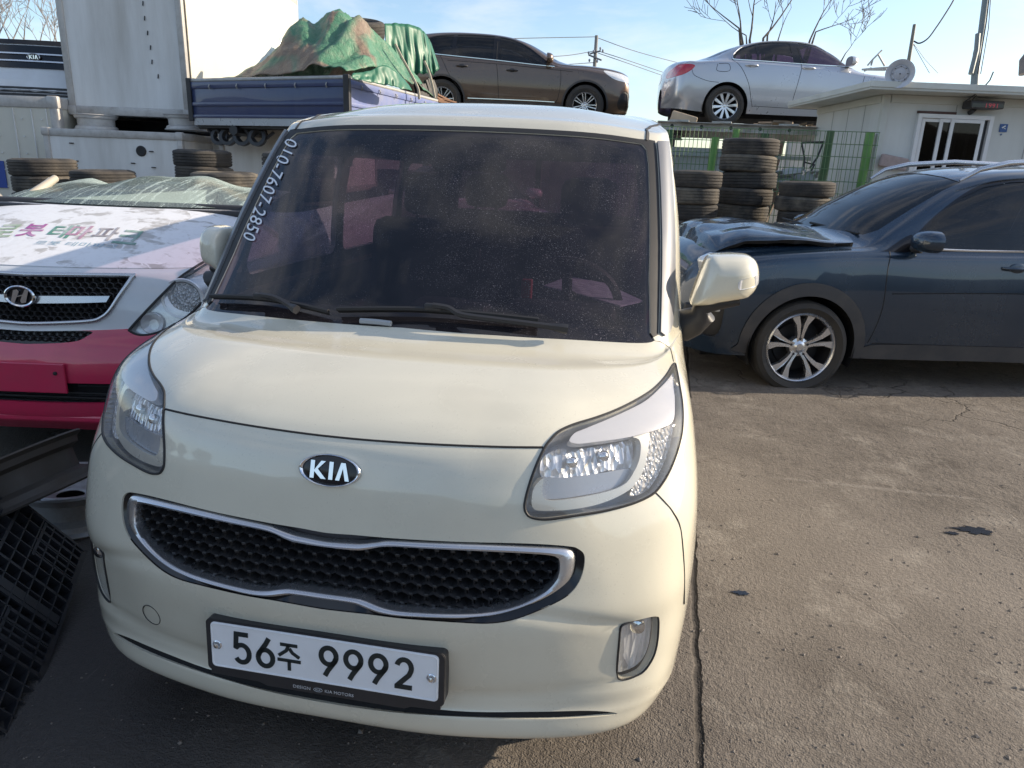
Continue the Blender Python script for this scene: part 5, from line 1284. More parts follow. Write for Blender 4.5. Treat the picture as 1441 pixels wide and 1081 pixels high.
fac = math_(nt, 'MAXIMUM', fac, math_(nt, 'MULTIPLY_ADD', c1, .25, .10))
a1 = N(nt, 'ShaderNodeMixShader', Fac=.16); nt.links.new(tr_.outputs[0], a1.inputs[1]); nt.links.new(gl_.outputs[0], a1.inputs[2])
a2 = N(nt, 'ShaderNodeMixShader'); nt.links.new(fac, a2.inputs[0]); nt.links.new(a1.outputs[0], a2.inputs[1]); nt.links.new(df.outputs[0], a2.inputs[2]); nt.links.new(a2.outputs[0], out.inputs[0])
nx, ny = 40, 22; vs = []
for j in range(ny+1):
    t = j/ny
    for i in range(nx+1):
        s_ = -1+2*i/nx; x = s_*(.74-.06*t)
        base = .86+.20*s_*s_; y = base+(.95-.12*s_*s_)*t+.03*math.sin(5*s_+3*t)*t
        z = 1.172+.19*t-.10*t*t+.05*math.exp(-((s_+.1)/.6)**2)*math.sin(math.pi*t*.9)+.030*math.sin(4.2*s_+1.0)*t+.012*math.sin(11*s_+6*t)*t
        vs.append((x, y, z))
W_ = mesh_obj('windscreen', vs, [(j*(nx+1)+i, j*(nx+1)+i+1, (j+1)*(nx+1)+i+1, (j+1)*(nx+1)+i) for j in range(ny) for i in range(nx)], MAT['shatter'] if 'shatter' in MAT else m, wreck, smooth=True)
b = MB(); b.box2((-.78,1.0,.75), (.78,1.45,1.12), 0, .05); b.box2((-.80,1.45,.60), (.80,4.2,.95), 0, .05); b.build('cabin_floor', MAT['dash'], wreck, smooth=50)
b = MB(); b.tube([(-.76,.98,1.16),(.76,.98,1.16)], .03, 8); b.box2((-.72,.84,1.13),(.72,1.02,1.165),0,.01); b.build('cowl_panel', MAT['black'], wreck, smooth=50)
beige = plain('pillar_beige', (.42,.38,.31), .45, var=.08, dirt=.3)
Q = lambda px, py, d: Minv @ at_d(px, py, d)
b = MB(); b.tube([Q(-6,312,3.85), Q(20,293,4.0), Q(50,271,4.15), Q(78,251,4.3)], [.030,.030,.028,.022], 8); b.tube([Q(0,305,3.92), Q(30,283,4.1), Q(70,252,4.35)], .012, 6); b.build('pillar', beige, wreck, smooth=50)
b = MB(); b.tube([Q(-20,262,4.4), Q(5,288,4.2), Q(14,300,4.1)], .03, 8); b.build('pillar', beige, wreck, smooth=50)
b = MB()
for A_ in ([(22,296),(45,294),(65,298),(92,302)], [(102,300),(160,297),(205,299),(240,305)]):
    L_ = [Minv @ (at_d(px, py, 3.95)) for px, py in cr_curve(A_, 4, False)]; b.tube(L_, .012, 6)
L_ = [Minv @ at_d(px, py, 3.9) for px, py in ((160,300),(190,306),(225,308))]; b.tube(L_, .012, 6); b.build('wiper', MAT['rubber'], wreck, smooth=50, split=True)
# belt line plate behind and a wheel
b = MB(); wheel_well(b, .5, .93, 1.02, .33, .38); b.build('wheel_well', MAT['pit'], wreck, split=True)
for sd in (1, -1): car_wheel(wreck, sd*.86, 1.02, .33, .33, .215, .21, 'steel', MAT['satin'], MAT['black'], sd)
# ------------------------------------------------------------------ ground
m, nt, out = newmat('yard_asphalt'); p = N(nt, 'ShaderNodeBsdfPrincipled'); co = objco(nt)
big = noise(nt, co, .55, 6, .6); mid = noise(nt, co, 3.2, 6, .62); fine = noise(nt, co, 60, 3, .6); grit = noise(nt, co, 190, 2, .5)
c = mixc(nt, ramp(nt, big, [(.32, (0,0,0)), (.68, (1,1,1))]), (.090,.076,.063,1), (.235,.206,.174,1))
c = mixc(nt, ramp(nt, mid, [(.38, (0,0,0)), (.72, (1,1,1))]), c, (.200,.175,.148,1))
c = mixc(nt, math_(nt, 'MULTIPLY', ramp(nt, noise(nt, mapping(nt, co, (1,1,1), loc=(7,3,0)), 1.7, 7, .7), [(.60, (0,0,0)), (.80, (1,1,1))]), .40), c, (.085,.073,.064,1))
c = mixc(nt, math_(nt, 'MULTIPLY', ramp(nt, noise(nt, mapping(nt, co, (1,1,1), loc=(2,9,0)), 2.6, 8, .75), [(.54, (0,0,0)), (.66, (1,1,1))]), .55), c, (.33,.30,.255,1))
c = mixc(nt, ramp(nt, fine, [(.25, (.35,.35,.35)), (.75, (0,0,0))]), c, (.035,.03,.028,1))
c = mixc(nt, ramp(nt, grit, [(.62, (0,0,0)), (.74, (.5,.5,.5))]), c, (.38,.35,.31,1))
# oily, dark ground on the left of the van
sep = nt.nodes.new('ShaderNodeSeparateXYZ'); nt.links.new(co, sep.inputs[0])
edge = math_(nt, 'ADD', sep.outputs[0], math_(nt, 'MULTIPLY', math_(nt, 'SUBTRACT', noise(nt, co, 1.1, 6, .65), .5), 1.5))
oil = ramp(nt, math_(nt, 'MULTIPLY_ADD', edge, -.5, .40), [(.30, (0,0,0)), (.62, (1,1,1))])
c = mixc(nt, math_(nt, 'MULTIPLY', oil, .80), c, (.040,.037,.036,1))
# cracks: two old joints and broken ground further back
vor = N(nt, 'ShaderNodeTexVoronoi', Scale=1.9); vor.feature = 'DISTANCE_TO_EDGE'
ad = nt.nodes.new('ShaderNodeVectorMath'); ad.operation = 'ADD'; nz = N(nt, 'ShaderNodeTexNoise', Scale=3.5, Detail=6); nt.links.new(co, nz.inputs['Vector']); sc_ = nt.nodes.new('ShaderNodeVectorMath'); sc_.operation = 'SCALE'; sc_.inputs['Scale'].default_value = .35
nt.links.new(nz.outputs[1], sc_.inputs[0]); nt.links.new(co, ad.inputs[0]); nt.links.new(sc_.outputs[0], ad.inputs[1]); nt.links.new(ad.outputs[0], vor.inputs['Vector'])
crk = ramp(nt, vor.outputs[0], [(.0, (.9,.9,.9)), (.008, (.5,.5,.5)), (.022, (0,0,0))])
crk = math_(nt, 'MULTIPLY', crk, ramp(nt, noise(nt, mapping(nt, co, (1,1,1), loc=(1,1,0)), .9, 4), [(.50, (0,0,0)), (.62, (1,1,1))]))
def joint(a, b_, c0, wdt, wob):    # dark joint along a*x+b*y=c0
    d = math_(nt, 'ADD', math_(nt, 'MULTIPLY', sep.outputs[0], a), math_(nt, 'MULTIPLY_ADD', sep.outputs[1], b_, -c0))
    d = math_(nt, 'ABSOLUTE', math_(nt, 'ADD', d, math_(nt, 'MULTIPLY', math_(nt, 'SUBTRACT', noise(nt, co, 4, 7, .7), .5), wob)))
    return ramp(nt, math_(nt, 'DIVIDE', d, wdt), [(.0, (1,1,1)), (.5, (.85,.85,.85)), (1., (0,0,0))])
J1a = at_z(985, 1075, 0); J1b = at_z(974, 700, 0); dx, dy = J1b.x-J1a.x, J1b.y-J1a.y; l_ = math.hypot(dx, dy); A_, B_ = dy/l_, -dx/l_
j1 = joint(A_, B_, A_*J1a.x+B_*J1a.y, .013, .05)
J2a = at_z(1000, 662, 0); J2b = at_z(1400, 705, 0); dx, dy = J2b.x-J2a.x, J2b.y-J2a.y; l_ = math.hypot(dx, dy); A2, B2 = dy/l_, -dx/l_
j2 = math_(nt, 'MULTIPLY', joint(A2, B2, A2*J2a.x+B2*J2a.y, .020, .10), ramp(nt, noise(nt, co, 2.5, 5), [(.42, (0,0,0)), (.6, (1,1,1))]))
c = mixc(nt, math_(nt, 'MULTIPLY', j2, .25), c, (.36,.33,.29,1))
far_ = ramp(nt, math_(nt, 'MULTIPLY', sep.outputs[1], .25), [(.22, (0,0,0)), (.50, (1,1,1))])
dark = math_(nt, 'MAXIMUM', math_(nt, 'MULTIPLY', math_(nt, 'MULTIPLY', crk, far_), .7), math_(nt, 'MULTIPLY', j1, .85))
c = mixc(nt, dark, c, (.018,.016,.015,1))
ra_ = ramp(nt, math_(nt, 'MULTIPLY_ADD', sep.outputs[1], .35, math_(nt, 'MULTIPLY', noise(nt, co, .8, 3), .5)), [(.95, (0,0,0)), (1.35, (1,1,1))])
pits = math_(nt, 'MULTIPLY', math_(nt, 'MULTIPLY', ramp(nt, noise(nt, co, 17, 6, .72), [(.55, (0,0,0)), (.68, (1,1,1))]), ra_), .7)
c = mixc(nt, pits, c, (.045,.038,.033,1))
# pale scrapes
scr = ramp(nt, noise(nt, mapping(nt, co, (22, 1.6, 1), (0,0,.9)), .9, 3, .5), [(.70, (0,0,0)), (.76, (1,1,1))])
scr = math_(nt, 'MULTIPLY', scr, ramp(nt, noise(nt, co, 1.6, 3), [(.5, (0,0,0)), (.62, (.5,.5,.5))]))
c = mixc(nt, scr, c, (.42,.39,.35,1))
nt.links.new(c, p.inputs['Base Color'])
nt.links.new(math_(nt, 'MULTIPLY_ADD', oil, -.28, .93), p.inputs['Roughness']); p.inputs['Specular IOR Level'].default_value = .35
rough_area0 = ramp(nt, math_(nt, 'MULTIPLY_ADD', sep.outputs[1], .35, math_(nt, 'MULTIPLY', noise(nt, co, .8, 3), .5)), [(.75, (.35,.35,.35)), (1.3, (1,1,1))])
rough_area = math_(nt, 'MULTIPLY', rough_area0, ramp(nt, math_(nt, 'MULTIPLY', sep.outputs[0], .4), [(.3, (.25,.25,.25)), (.9, (1,1,1))]))
hgt = math_(nt, 'ADD', math_(nt, 'MULTIPLY', fine, .5), math_(nt, 'MULTIPLY', grit, .35))
hgt = math_(nt, 'ADD', hgt, math_(nt, 'MULTIPLY', math_(nt, 'MULTIPLY', noise(nt, co, 14, 6, .7), rough_area), 1.6))
hgt = math_(nt, 'SUBTRACT', hgt, math_(nt, 'MULTIPLY', dark, 1.5))
b = N(nt, 'ShaderNodeBump', Strength=.85, Distance=.016); nt.links.new(hgt, b.inputs['Height']); nt.links.new(b.outputs[0], p.inputs['Normal'])
nt.links.new(p.outputs[0], out.inputs[0]); GM = m
tag(mesh_obj('ground', [(-250,-60,0),(250,-60,0),(250,400,0),(-250,400,0)], [(0,1,2,3)], GM), kind='structure')
# unseen ridge added behind the camera for a dark band in reflections
hv_ = []; NH = 60
for i in range(NH+1):
    a = math.pi+math.pi*i/NH
    for r_, z in ((34, 0), (40, 4+2*math.sin(i*.7)+1.2*math.sin(i*2.3)), (60, 7+2*math.sin(i*.5)), (90, 0)): hv_.append((r_*math.cos(a), r_*math.sin(a)-4, z))
tag(mesh_obj('reflection_hill', hv_, [(i*4+j, i*4+j+1, i*4+j+5, i*4+j+4) for i in range(NH) for j in range(3)], plain('reflection_hill_brown', (.07,.062,.048), .95, var=.5, vscale=.6), smooth=True), kind='structure')
# loose grit and litter
vs, fs = [], []
for k in range(520):
    P = at_z(rng.uniform(960, 1460) if k % 3 else rng.uniform(0, 1440), 560+520*rng.uniform(0,1)**.8 if k % 3 else rng.uniform(930, 1085), 0); s_ = rng.uniform(.0015,.0045)*(1+.6*(P.y > .8))*(2.2 if k % 40 == 0 else 1); n0 = len(vs)
    q = [Vector((rng.normal(0,1), rng.normal(0,1), rng.normal(0,.7))).normalized()*s_*rng.uniform(.6,1.3) for _ in range(6)]; q = [Vector((s_*1.2,0,s_*.3)),Vector((0,s_,s_*.2)),Vector((-s_,rng.uniform(-.3,.3)*s_,s_*.3)),Vector((0,-s_*.9,s_*.2)),Vector((rng.uniform(-.3,.3)*s_,0,s_*.9)),Vector((0,0,-s_*.3))]
    a = rng.uniform(0,6.28); ca, sa = math.cos(a), math.sin(a); vs += [(P.x+v.x*ca-v.y*sa, P.y+v.x*sa+v.y*ca, max(.0005, v.z)) for v in q]; fs += [(n0,n0+1,n0+4),(n0+1,n0+2,n0+4),(n0+2,n0+3,n0+4),(n0+3,n0,n0+4),(n0+1,n0,n0+5),(n0+2,n0+1,n0+5),(n0+3,n0+2,n0+5),(n0,n0+3,n0+5)]
o = mesh_obj('grit', vs, fs, plain('grit', (.20,.175,.15), .9, var=.5, vscale=30)); tag(o, 'loose grit and small stones scattered over the asphalt', kind='stuff')
# wet oil spots
spot_m = plain('oil_spot', (.012,.012,.014), .25, var=.2)
for (px, py, rx, ry) in ((1372,746,.075,.035), (1340,750,.03,.014), (1043,834,.03,.014)):
    P = at_z(px, py, .004); n = 22; pts = [(P.x+rx*math.cos(6.283*k/n)*(1+.35*math.sin(3*k)+.2*math.sin(5.3*k)), P.y+ry*math.sin(6.283*k/n)*(1+.3*math.sin(2.1*k)), .004) for k in range(n)]
    tag(mesh_obj('oil_stain', pts, [tuple(range(n))], spot_m), kind='structure')

# ------------------------------------------------------------------ tyres
TY = {}
def tyre_thing(key, loc, R, w, rr, tilt, rz, label, group):
    if key not in TY: TY[key] = tyre_mb(R, w, rr, n=72).build('tyre', MAT['tyre%d' % (len(TY) % 3)], None, smooth=30); o = TY[key]
    else: o = TY[key].copy(); COL.objects.link(o)
    o.location = loc; o.rotation_euler = (tilt[0], tilt[1], rz); tag(o, label, 'tyre', group); return o
for k, (cc, dc) in enumerate((((.030,.028,.027),(.15,.13,.105)), ((.042,.039,.036),(.24,.21,.165)), ((.026,.025,.025),(.11,.10,.085)))):
    MAT['tyre%d' % k] = plain('old_tyre', cc, .8, var=.35, dirt=.85, dirtcol=dc, dscale=3.2, bump=.3, bscale=60)
ORD = ['topmost', 'second', 'third', 'fourth', 'fifth', 'sixth', 'seventh', 'eighth']
def stack(px, pytop, Z, n, R, w, name, group, key0, jitter=.02, lean=0, only=None):
    P = at_d(px, pytop, Z); z = P.z-w/2
    for k in range(n):
        t = (rng.uniform(-.025, .025), rng.uniform(-.025, .025)); s_ = rng.uniform(.97, 1.03)
        o = tyre_thing('%s%d' % (key0, k % 3), (P.x+rng.uniform(-jitter, jitter)-lean*k, P.y+rng.uniform(-jitter, jitter), z), R, w, R*.60, t, rng.uniform(0, 6), '%s tyre from the top of %s' % (ORD[k], name) if k else 'topmost tyre of %s' % name, group)
        z -= w*1.0
GR = 'used tyres stacked by the green fence'
stack(979, 241, 8.3, 5, .295, .185, 'the stack right beside the van mirror', GR, 'a')
stack(1060, 196, 8.6, 6, .335, .192, 'the tallest tyre stack before the fence', GR, 'b', .03, .012)
stack(1134, 256, 8.2, 4, .305, .165, 'the short stack against the office wall', GR, 'c', .04)
GL = 'used tyres stacked in front of the white truck boxes'
stack(60, 224, 7.4, 3, .315, .165, 'the stack far left by the ribbed white panel', GL, 'd', .01)
stack(146, 240, 7.2, 2, .30, .165, 'the low stack below the truck box panel', GL, 'e')
stack(289, 212, 7.6, 2, .295, .165, 'the pair beside the cream van pillar', GL, 'f', .03)
stack(316, 243, 7.2, 1, .325, .165, 'the flat pile just behind the shattered screen', GL, 'g')
stack(424, 216, 5.6, 8, .205+.07, .175, 'the stack seen through the van side window', 'used tyres seen through the van glass', 'h', .025)
ledge_m = plain('concrete', (.20,.19,.175), .9, var=.2, bump=.3, bscale=30, dirt=.4)
def ledge(cx, cy, sx, sy, h_, label):
    b = MB(); b.box((cx, cy, h_/2), (sx, sy, h_), Matrix(), 0, .02); o = b.build('concrete_block', ledge_m); tag(o, label, 'block'); return o
P = at_d(1060, 300, 8.4); ledge(P.x, P.y+.1, 2.6, .9, .62, 'long low concrete block carrying the tyre stacks by the fence')
P = at_d(160, 260, 7.4); ledge(P.x, P.y, 3.6, .9, .78, 'low concrete block under the tyres behind the wrecked van')
P = at_d(424, 300, 5.6); z0 = at_d(424, 216, 5.6).z-8*.175; b = None
# ------------------------------------------------------------------ steel rims on the ground
def rim_thing(name, loc, rot, R, w, mat, label, disc, group=None, mat2=None):
    h_ = w/2; b = MB()
    b.lathe([(R,h_),(R+.004,h_-.006),(R-.014,h_-.018),(R-.020,h_*.55),(R-.045,h_*.40),(R-.050,-h_*.35),(R-.020,-h_*.55),(R-.014,-h_+.018),(R+.004,-h_+.006),(R,-h_),(R-.006,-h_+.004),(R-.024,-h_+.022),(R-.03,-h_*.5),(R-.058,-h_*.3),(R-.054,h_*.38),(R-.03,h_*.5),(R-.024,h_-.02),(R-.006,h_-.004)], 72, closed=True)
    o = b.build(name, mat, None, smooth=35); o.location = loc; o.rotation_euler = rot
    if disc:
        n, rn = 72, 7; rs = [R-.055, R-.075, R*.66, R*.58, R*.46, R*.36, .05]; hs = [.0, .02, .055, .058, .03, .02, .02]; vs = []; fs = []
        for r_, hh in zip(rs, hs):
            for k in range(n): vs.append((r_*math.cos(6.2832*k/n), r_*math.sin(6.2832*k/n), hh))
        for j in range(rn-1):
            for k in range(n):
                if j in (1,) and (k % 9) < 4: continue      # ventilation holes
                fs.append((j*n+k, j*n+(k+1) % n, (j+1)*n+(k+1) % n, (j+1)*n+k))
        d = mesh_obj('disc', vs, fs, mat2 or mat, o, smooth=True); d.modifiers.new('t', 'SOLIDIFY').thickness = .005
    tag(o, label, 'wheel rim', group); return o
rusty = plain('rusty_silver_steel', (.30,.31,.32), .42, metal=.55, var=.2, dirt=.75, dirtcol=(.13,.085,.06), dscale=7)
dark_rust = plain('dark_rusty_steel', (.075,.066,.058), .6, metal=.35, var=.35, vscale=10, dirt=.6, dirtcol=(.10,.07,.05), dscale=6)
P = at_z(92, 708, .10); rim_thing('wheel_rim', (P.x-.03, P.y+.06, .085), (rad(-3), rad(4), .4), .215, .165, rusty, 'silver steel wheel rim with flaking rust lying flat beside the van bumper', True, 'bare steel rims on the ground')
P = at_d(28, 668, 2.42); rim_thing('wheel_rim', (P.x, P.y, P.z-.02), (rad(-8), rad(-26), .2), .225, .17, dark_rust, 'dark rusty steel rim leaning tilted on the silver one', True, 'bare steel rims on the ground')
# ------------------------------------------------------------------ black plastic pallet
pal_m = plain('pallet_plastic', (.022,.023,.027), .38, var=.25, dirt=.25, dirtcol=(.07,.07,.072), dscale=6)
A, B, D_ = at_z(-20, 672, .40), at_z(122, 800, .14), at_z(-40, 1010, .16)
A = at_z(-22, 664, .45); B = at_z(121, 776, .10); Dn = at_z(8, 1012, .02)
ex = (B-A).normalized(); ey = (Dn-B); ey = (ey-ex*ey.dot(ex)).normalized(); ez = ex.cross(ey).normalized()
if ez.dot(CAM-A) < 0: ez = -ez
Mp = Matrix((ex, ey, ez)).transposed().to_4x4(); Mp.translation = B
pw, pd, pt = 1.0, .95, .10       # runs back along -ex from B, and along ey
b = MB()
def bar(x0, y0, x1, y1, t=.005, z0=-pt, z1=0): b.box2((min(x0,x1)-t/2, min(y0,y1)-t/2, z0), (max(x0,x1)+t/2, max(y0,y1)+t/2, z1))
nxp, nyp = 22, 19
for i in range(nxp+1):
    x = -pw*i/nxp; bar(x, 0, x, pd, .010 if i % 6 == 0 else .0045, -pt if i % 3 == 0 else -.05)
for j in range(nyp+1):
    y = pd*j/nyp; bar(-pw, y, 0, y, .010 if j % 5 == 0 else .0045, -pt if j % 5 == 0 else -.05)
for i in (0, 1, 2):     # foot blocks with closed sides
    for j in (0, 1, 2):
        cx, cy = -.09-(pw-.18)*i/2, .09+(pd-.18)*j/2
        for k in range(5): b.box((cx, cy-.07+.035*k, -.05), (.16, .008, .10))
        b.box((cx-.08, cy, -.05), (.010,.16,.10)); b.box((cx+.08, cy, -.05), (.010,.16,.10)); 
b.box((-pw/2, pd/2, -.005), (.10,pd,.010)); b.box((-pw*.5, pd*.36, -.006), (pw*.98,.05,.008)); b.box2((-pw,0,-pt-.004),(0,pd,-pt))
o = b.build('plastic_pallet', pal_m); o.matrix_world = Mp; tag(o, 'black plastic grid pallet leaning at the left beside the van bumper', 'pallet')
P = at_d(-40, 860, 1.62); b = MB()

# ------------------------------------------------------------------ truck boxes, left
boxm = plain('box_white', (.72,.72,.70), .45, var=.06, dirt=.55, dirtcol=(.30,.27,.22), dscale=2.2, streak=True, vscale=2)
boxm2 = plain('box_cream', (.64,.61,.52), .45, var=.04, dirt=.2, dirtcol=(.42,.39,.33), dscale=1.5, streak=True, vscale=2)
frame_m = plain('box_frame', (.50,.485,.46), .45, metal=.2, var=.12, dirt=.6, dirtcol=(.20,.17,.14), dscale=6)
DIRb = Vector((math.sin(rad(8)), math.cos(rad(8)), 0))     # the boxes recede this way
def cargo(name, px0, px1, pyb, Z, height, depth, label, mat, cat='truck box', rail=.09, ang=None, mouth=False):
    A, B = at_d(px0, pyb, Z), at_d(px1, pyb, Z); B.z = A.z
    e = empty(name, (A.x, A.y, A.z), 0, label, cat); ux = (B-A); wd = ux.length; ux.normalize(); e.rotation_euler = (0, 0, math.atan2(ux.y, ux.x)); D = depth
    b = MB(); b.box2((.02,.02,.02), (wd-.02, D-.02, height-.02)); bd = b.build('panel', mat, e)
    r = rail; f = MB()
    for x in (0, wd-r*.8): f.box2((x,0,0), (x+r*.8,r*.8,height), 0, .012)
    for x in (0, wd-r*.8): f.box2((x,D-r*.8,0), (x+r*.8,D,height), 0, .012)
    f.build('corner_post', frame_m, e, smooth=30, split=True)
    f = MB()
    for z in (0, height-r):
        f.box2((r*.8+.003,.004,z), (wd-r*.8-.003,r*.7,z+r), 0, .012); f.box2((.004,r*.8+.003,z), (r*.7,D-r*.8-.003,z+r), 0, .012); f.box2((wd-r*.7,r*.8+.003,z), (wd-.004,D-r*.8-.003,z+r), 0, .012)
    f.build('frame_rail', frame_m, e, smooth=30, split=True)
    c = MB()
    for x in (r*.4, wd-r*.4):
        for z in (r*.45, height-r*.45): c.box((x,.03,z), (r*1.1,.09,r*1.1), None, 0, .02)
    c.build('corner_casting', frame_m, e, smooth=40, split=True)
    return e, wd
ub, wub = cargo('cargo_box', 98, 268, 160, 8.8, 2.35, 5.0, 'tall white cargo box raised on steel wheels at the upper left', boxm, rail=.10)
M_ = ub
b = MB(); b.box2((wub+.002,.10,.10), (wub+.012,4.9,2.25)); b.build('side_skin', boxm2, ub)
b = MB()
for k in range(9): b.box((.95+rng.uniform(-.03,.03)+.02*k, .012, 1.75-k*.16), (.012,.006,.05), Matrix.Rotation(.15, 4, 'Y'))
b.build('scrape', MAT['black'], ub)
lb, wlb = cargo('cargo_box', 70, 262, 262, 8.5, .66, 3.0, 'low white box body with pale frame under the two steel wheels', boxm, rail=.085)
b = MB(); b.lathe([(0,.012),(.05,.014),(.062,.0)], 20, Matrix.Translation((1.13,.015,.44)) @ Matrix.Rotation(math.pi/2, 4, 'X')); b.build('filler_cap', MAT['rubber'], lb, smooth=40)
b = MB()
for (x, z) in ((.32,.50),(.35,.30),(1.02,.30),(1.26,.26),(1.25,.44)): b.box((x,.012,z), (.05,.02,.012), None, 0, .004)
b.build('bracket', MAT['black'], lb, split=True)
lb2, w2 = cargo('cargo_box', 312, 470, 268, 8.9, .78, 3.0, 'white box body partly hidden behind the cream van pillar', boxm, rail=.085)
fill = MB()
A_ = at_d(262, 262, 9.1); B_ = at_d(312, 262, 9.1); fo = MB(); fo.box2((A_.x-.1, A_.y+.35, .6), (B_.x+.2, A_.y+.75, A_.z+.62), 0, .02); o = fo.build('sheet_steel', boxm); tag(o, 'narrow grey white panel between the two low box bodies', 'panel')
for px, lab in ((112, 'steel wheel under the left corner of the tall cargo box'), (243, 'steel wheel under the right corner of the tall cargo box')):
    P = at_d(px, 172, 8.6); rim_thing('support_wheel', (P.x, P.y+.28, P.z+.01), (0,0,rng.uniform(0,3)), .255, .185, frame_m, lab, True, 'steel wheels between the boxes')
# underneath the raised box: chassis
b = MB(); P = at_d(180, 166, 9.0); b.box2((P.x-.6, P.y+.5, P.z-.14), (P.x+.6, P.y+2.5, P.z-.005)); tag(b.build('box_subframe', MAT['pit']), 'dark subframe in the gap under the tall cargo box', 'frame')
# ribbed white panel, far left
e, wq = cargo('ribbed_box', -120, 100, 292, 8.9, 1.36, 3.0, 'ribbed white truck box at the far left with a blue corner mark', boxm2, rail=.13)
b = MB()
for x in (.35,.7,1.05,1.4,1.62,1.80): b.box2((x,.002,.14),(x+.012,.03,1.22),0,.004)
for x in (1.2,1.5,1.74):
    for z in (.3,.5,.7,.9,1.1): b.box((x,.012,z), (.016,.012,.016))
b.build('rib', boxm, e, split=True)
b = MB(); b.box2((.70,.0,.28), (1.20,.012,.60)); b.build('blue_mark', plain('blue_mark', (.03,.07,.30), .5, var=.1), e)
# small truck cab front standing on it
PK = at_d(-90, 146, 8.9); PK2 = at_d(104, 146, 8.9)
cab = empty('truck_cab', (PK.x, PK.y, PK.z), rad(9.7), 'white truck cab front with black grille standing on the ribbed box', 'truck cab')
wc = (PK2-PK).length
b = MB(); sec = [(.0,.0),(-.06,.04),(-.07,.20),(-.05,.24),(-.05,.30),(-.03,.34),(.0,.50),(.04,.70),(.10,.78),(1.4,.80),(1.4,0)]
n_ = len(sec); vs = []
for x in np.linspace(0, wc, 9):
    k = ((x/wc)-.5)*2; 
    for y, z in sec: vs.append((x, y+.10*k*k if y < 1 else y, z))
b.add(vs, [(i*n_+j, i*n_+(j+1) % n_, (i+1)*n_+(j+1) % n_, (i+1)*n_+j) for i in range(8) for j in range(n_)]+[tuple(range(n_)), tuple(8*n_+j for j in range(n_))]); b.build('body', wpaint, cab, smooth=35)
def cabstrip(nm, x0, x1, z0, z1, yo, mat, parent=None, slope=.0, n=12):
    b = MB(); vs = []
    for x in np.linspace(x0, x1, n):
        k = ((x/wc)-.5)*2
        for z in (z0, z1):
            y = np.interp(z, [0,.04,.20,.24,.30,.34,.50,.70,.78], [0,-.06,-.07,-.05,-.05,-.03,0,.04,.10])+.10*k*k-yo; vs += [(x, y, z), (x, y+.03, z)]
    fs = []
    for i in range(n-1):
        a = i*4; c_ = a+4; fs += [(a, c_, c_+2, a+2), (a+2, c_+2, c_+3, a+3), (a, a+1, c_+1, c_)]
    fs += [(0,2,3,1), ((n-1)*4, (n-1)*4+1, (n-1)*4+3, (n-1)*4+2)]
    b.add(vs, fs); return b.build(nm, mat, parent or cab, smooth=40)
cg = cabstrip('grille', .55, wc-.02, .455, .72, .012, MAT['gloss_black'])
for z in (.53,.615): cabstrip('grille_bar', .58, wc-.03, z, z+.016, .024, MAT['satin'], cg)
cabstrip('lower_intake', .0, wc-.02, .13, .235, .010, MAT['black'])
for z in (.155,.19): cabstrip('intake_bar', .0, wc-.02, z, z+.010, .016, MAT['lamp_dark'])
cabstrip('windscreen_edge', .3, wc, .735, .79, .012, MAT['gloss_black'])
x_ = 1.30; Mk = Matrix.Translation((x_, .028-.035+.10*((x_/wc-.5)*2)**2, .585)) @ Matrix(((1,0,0,0),(0,0,-1,0),(0,1,0,0),(0,0,0,1)))
oval_badge(cg, Mk, .085, 'emblem')
b = MB(); b.tube([(.50,-.035,.30),(.52,-.035,.40),(.42,-.03,.42),(.1,0.02,.43)], .006, 5); b.build('panel_gap', MAT['pit'], cab)

# ------------------------------------------------------------------ blue truck bed with a tarpaulined load
blue = plain('truck_blue', (.028,.045,.125), .42, coat=.4, var=.08, dirt=.25, dirtcol=(.12,.13,.17), dscale=4, streak=True)
lblue = plain('inner_blue', (.13,.17,.36), .5, var=.1, dirt=.55, dirtcol=(.30,.30,.33), dscale=5)
galv = plain('galvanised', (.42,.42,.40), .45, metal=.4, var=.15, dirt=.5, dirtcol=(.22,.19,.15), dscale=7)
K0 = at_d(488, 107, 7.4); K1 = at_d(266, 114, 8.3); K1.z = K0.z; K2 = at_d(615, 141, 9.6); K2.z = K0.z
bed = empty('truck_bed', (K0.x, K0.y, 0), 0, 'dark blue truck bed stacked on the white boxes beneath a tarpaulined load', 'truck bed')
def L(v): return Vector(v)-Vector((K0.x, K0.y, 0))
u1 = (K1-K0); w1 = u1.length; u1.normalize(); u2 = (K2-K0); w2 = u2.length; u2.normalize(); zt = K0.z; gh = .42
def gate(name, o_, u, ln, mat, inn, parent):
    nn = Vector((u.y, -u.x, 0)); nn = nn if nn.dot(CAM-o_) > 0 else -nn; b = MB()
    R_ = Matrix((u, nn, Vector((0,0,1)))).transposed().to_4x4(); R_.translation = (L(o_).x, L(o_).y, 0)
    def bx(a, c, mi=0, bev=.004): 
        m2 = MB(); m2.box2(a, c, 0, bev); b.add([R_ @ Vector(v) for v in m2.v], m2.f, mi)
    bx((.0,-.035,zt-gh), (ln,.0,zt-.03)); bx((.0,-.04,zt-gh+.13), (ln,.016,zt-gh+.17)); bx((.0,-.04,zt-gh), (ln,.014,zt-gh+.035)); bx((.0,-.04,zt-.10), (ln,.013,zt-.03))
    g_ = b.build(name, mat, parent, smooth=30)
    t = MB(); t.tube([R_ @ Vector((-.0,-.015,zt-.012)), R_ @ Vector((ln,-.015,zt-.012))], .024, 8); t.build('top_rail', galv, g_, smooth=50)
    h_ = MB()
    for x in np.arange(.25, ln, .42): h_.tube([R_ @ Vector((x,.02,zt-.06)), R_ @ Vector((x,.035,zt-.085)), R_ @ Vector((x,.02,zt-.11))], .007, 5)
    h_.build('rope_hook', galv, g_, split=True)
    return g_
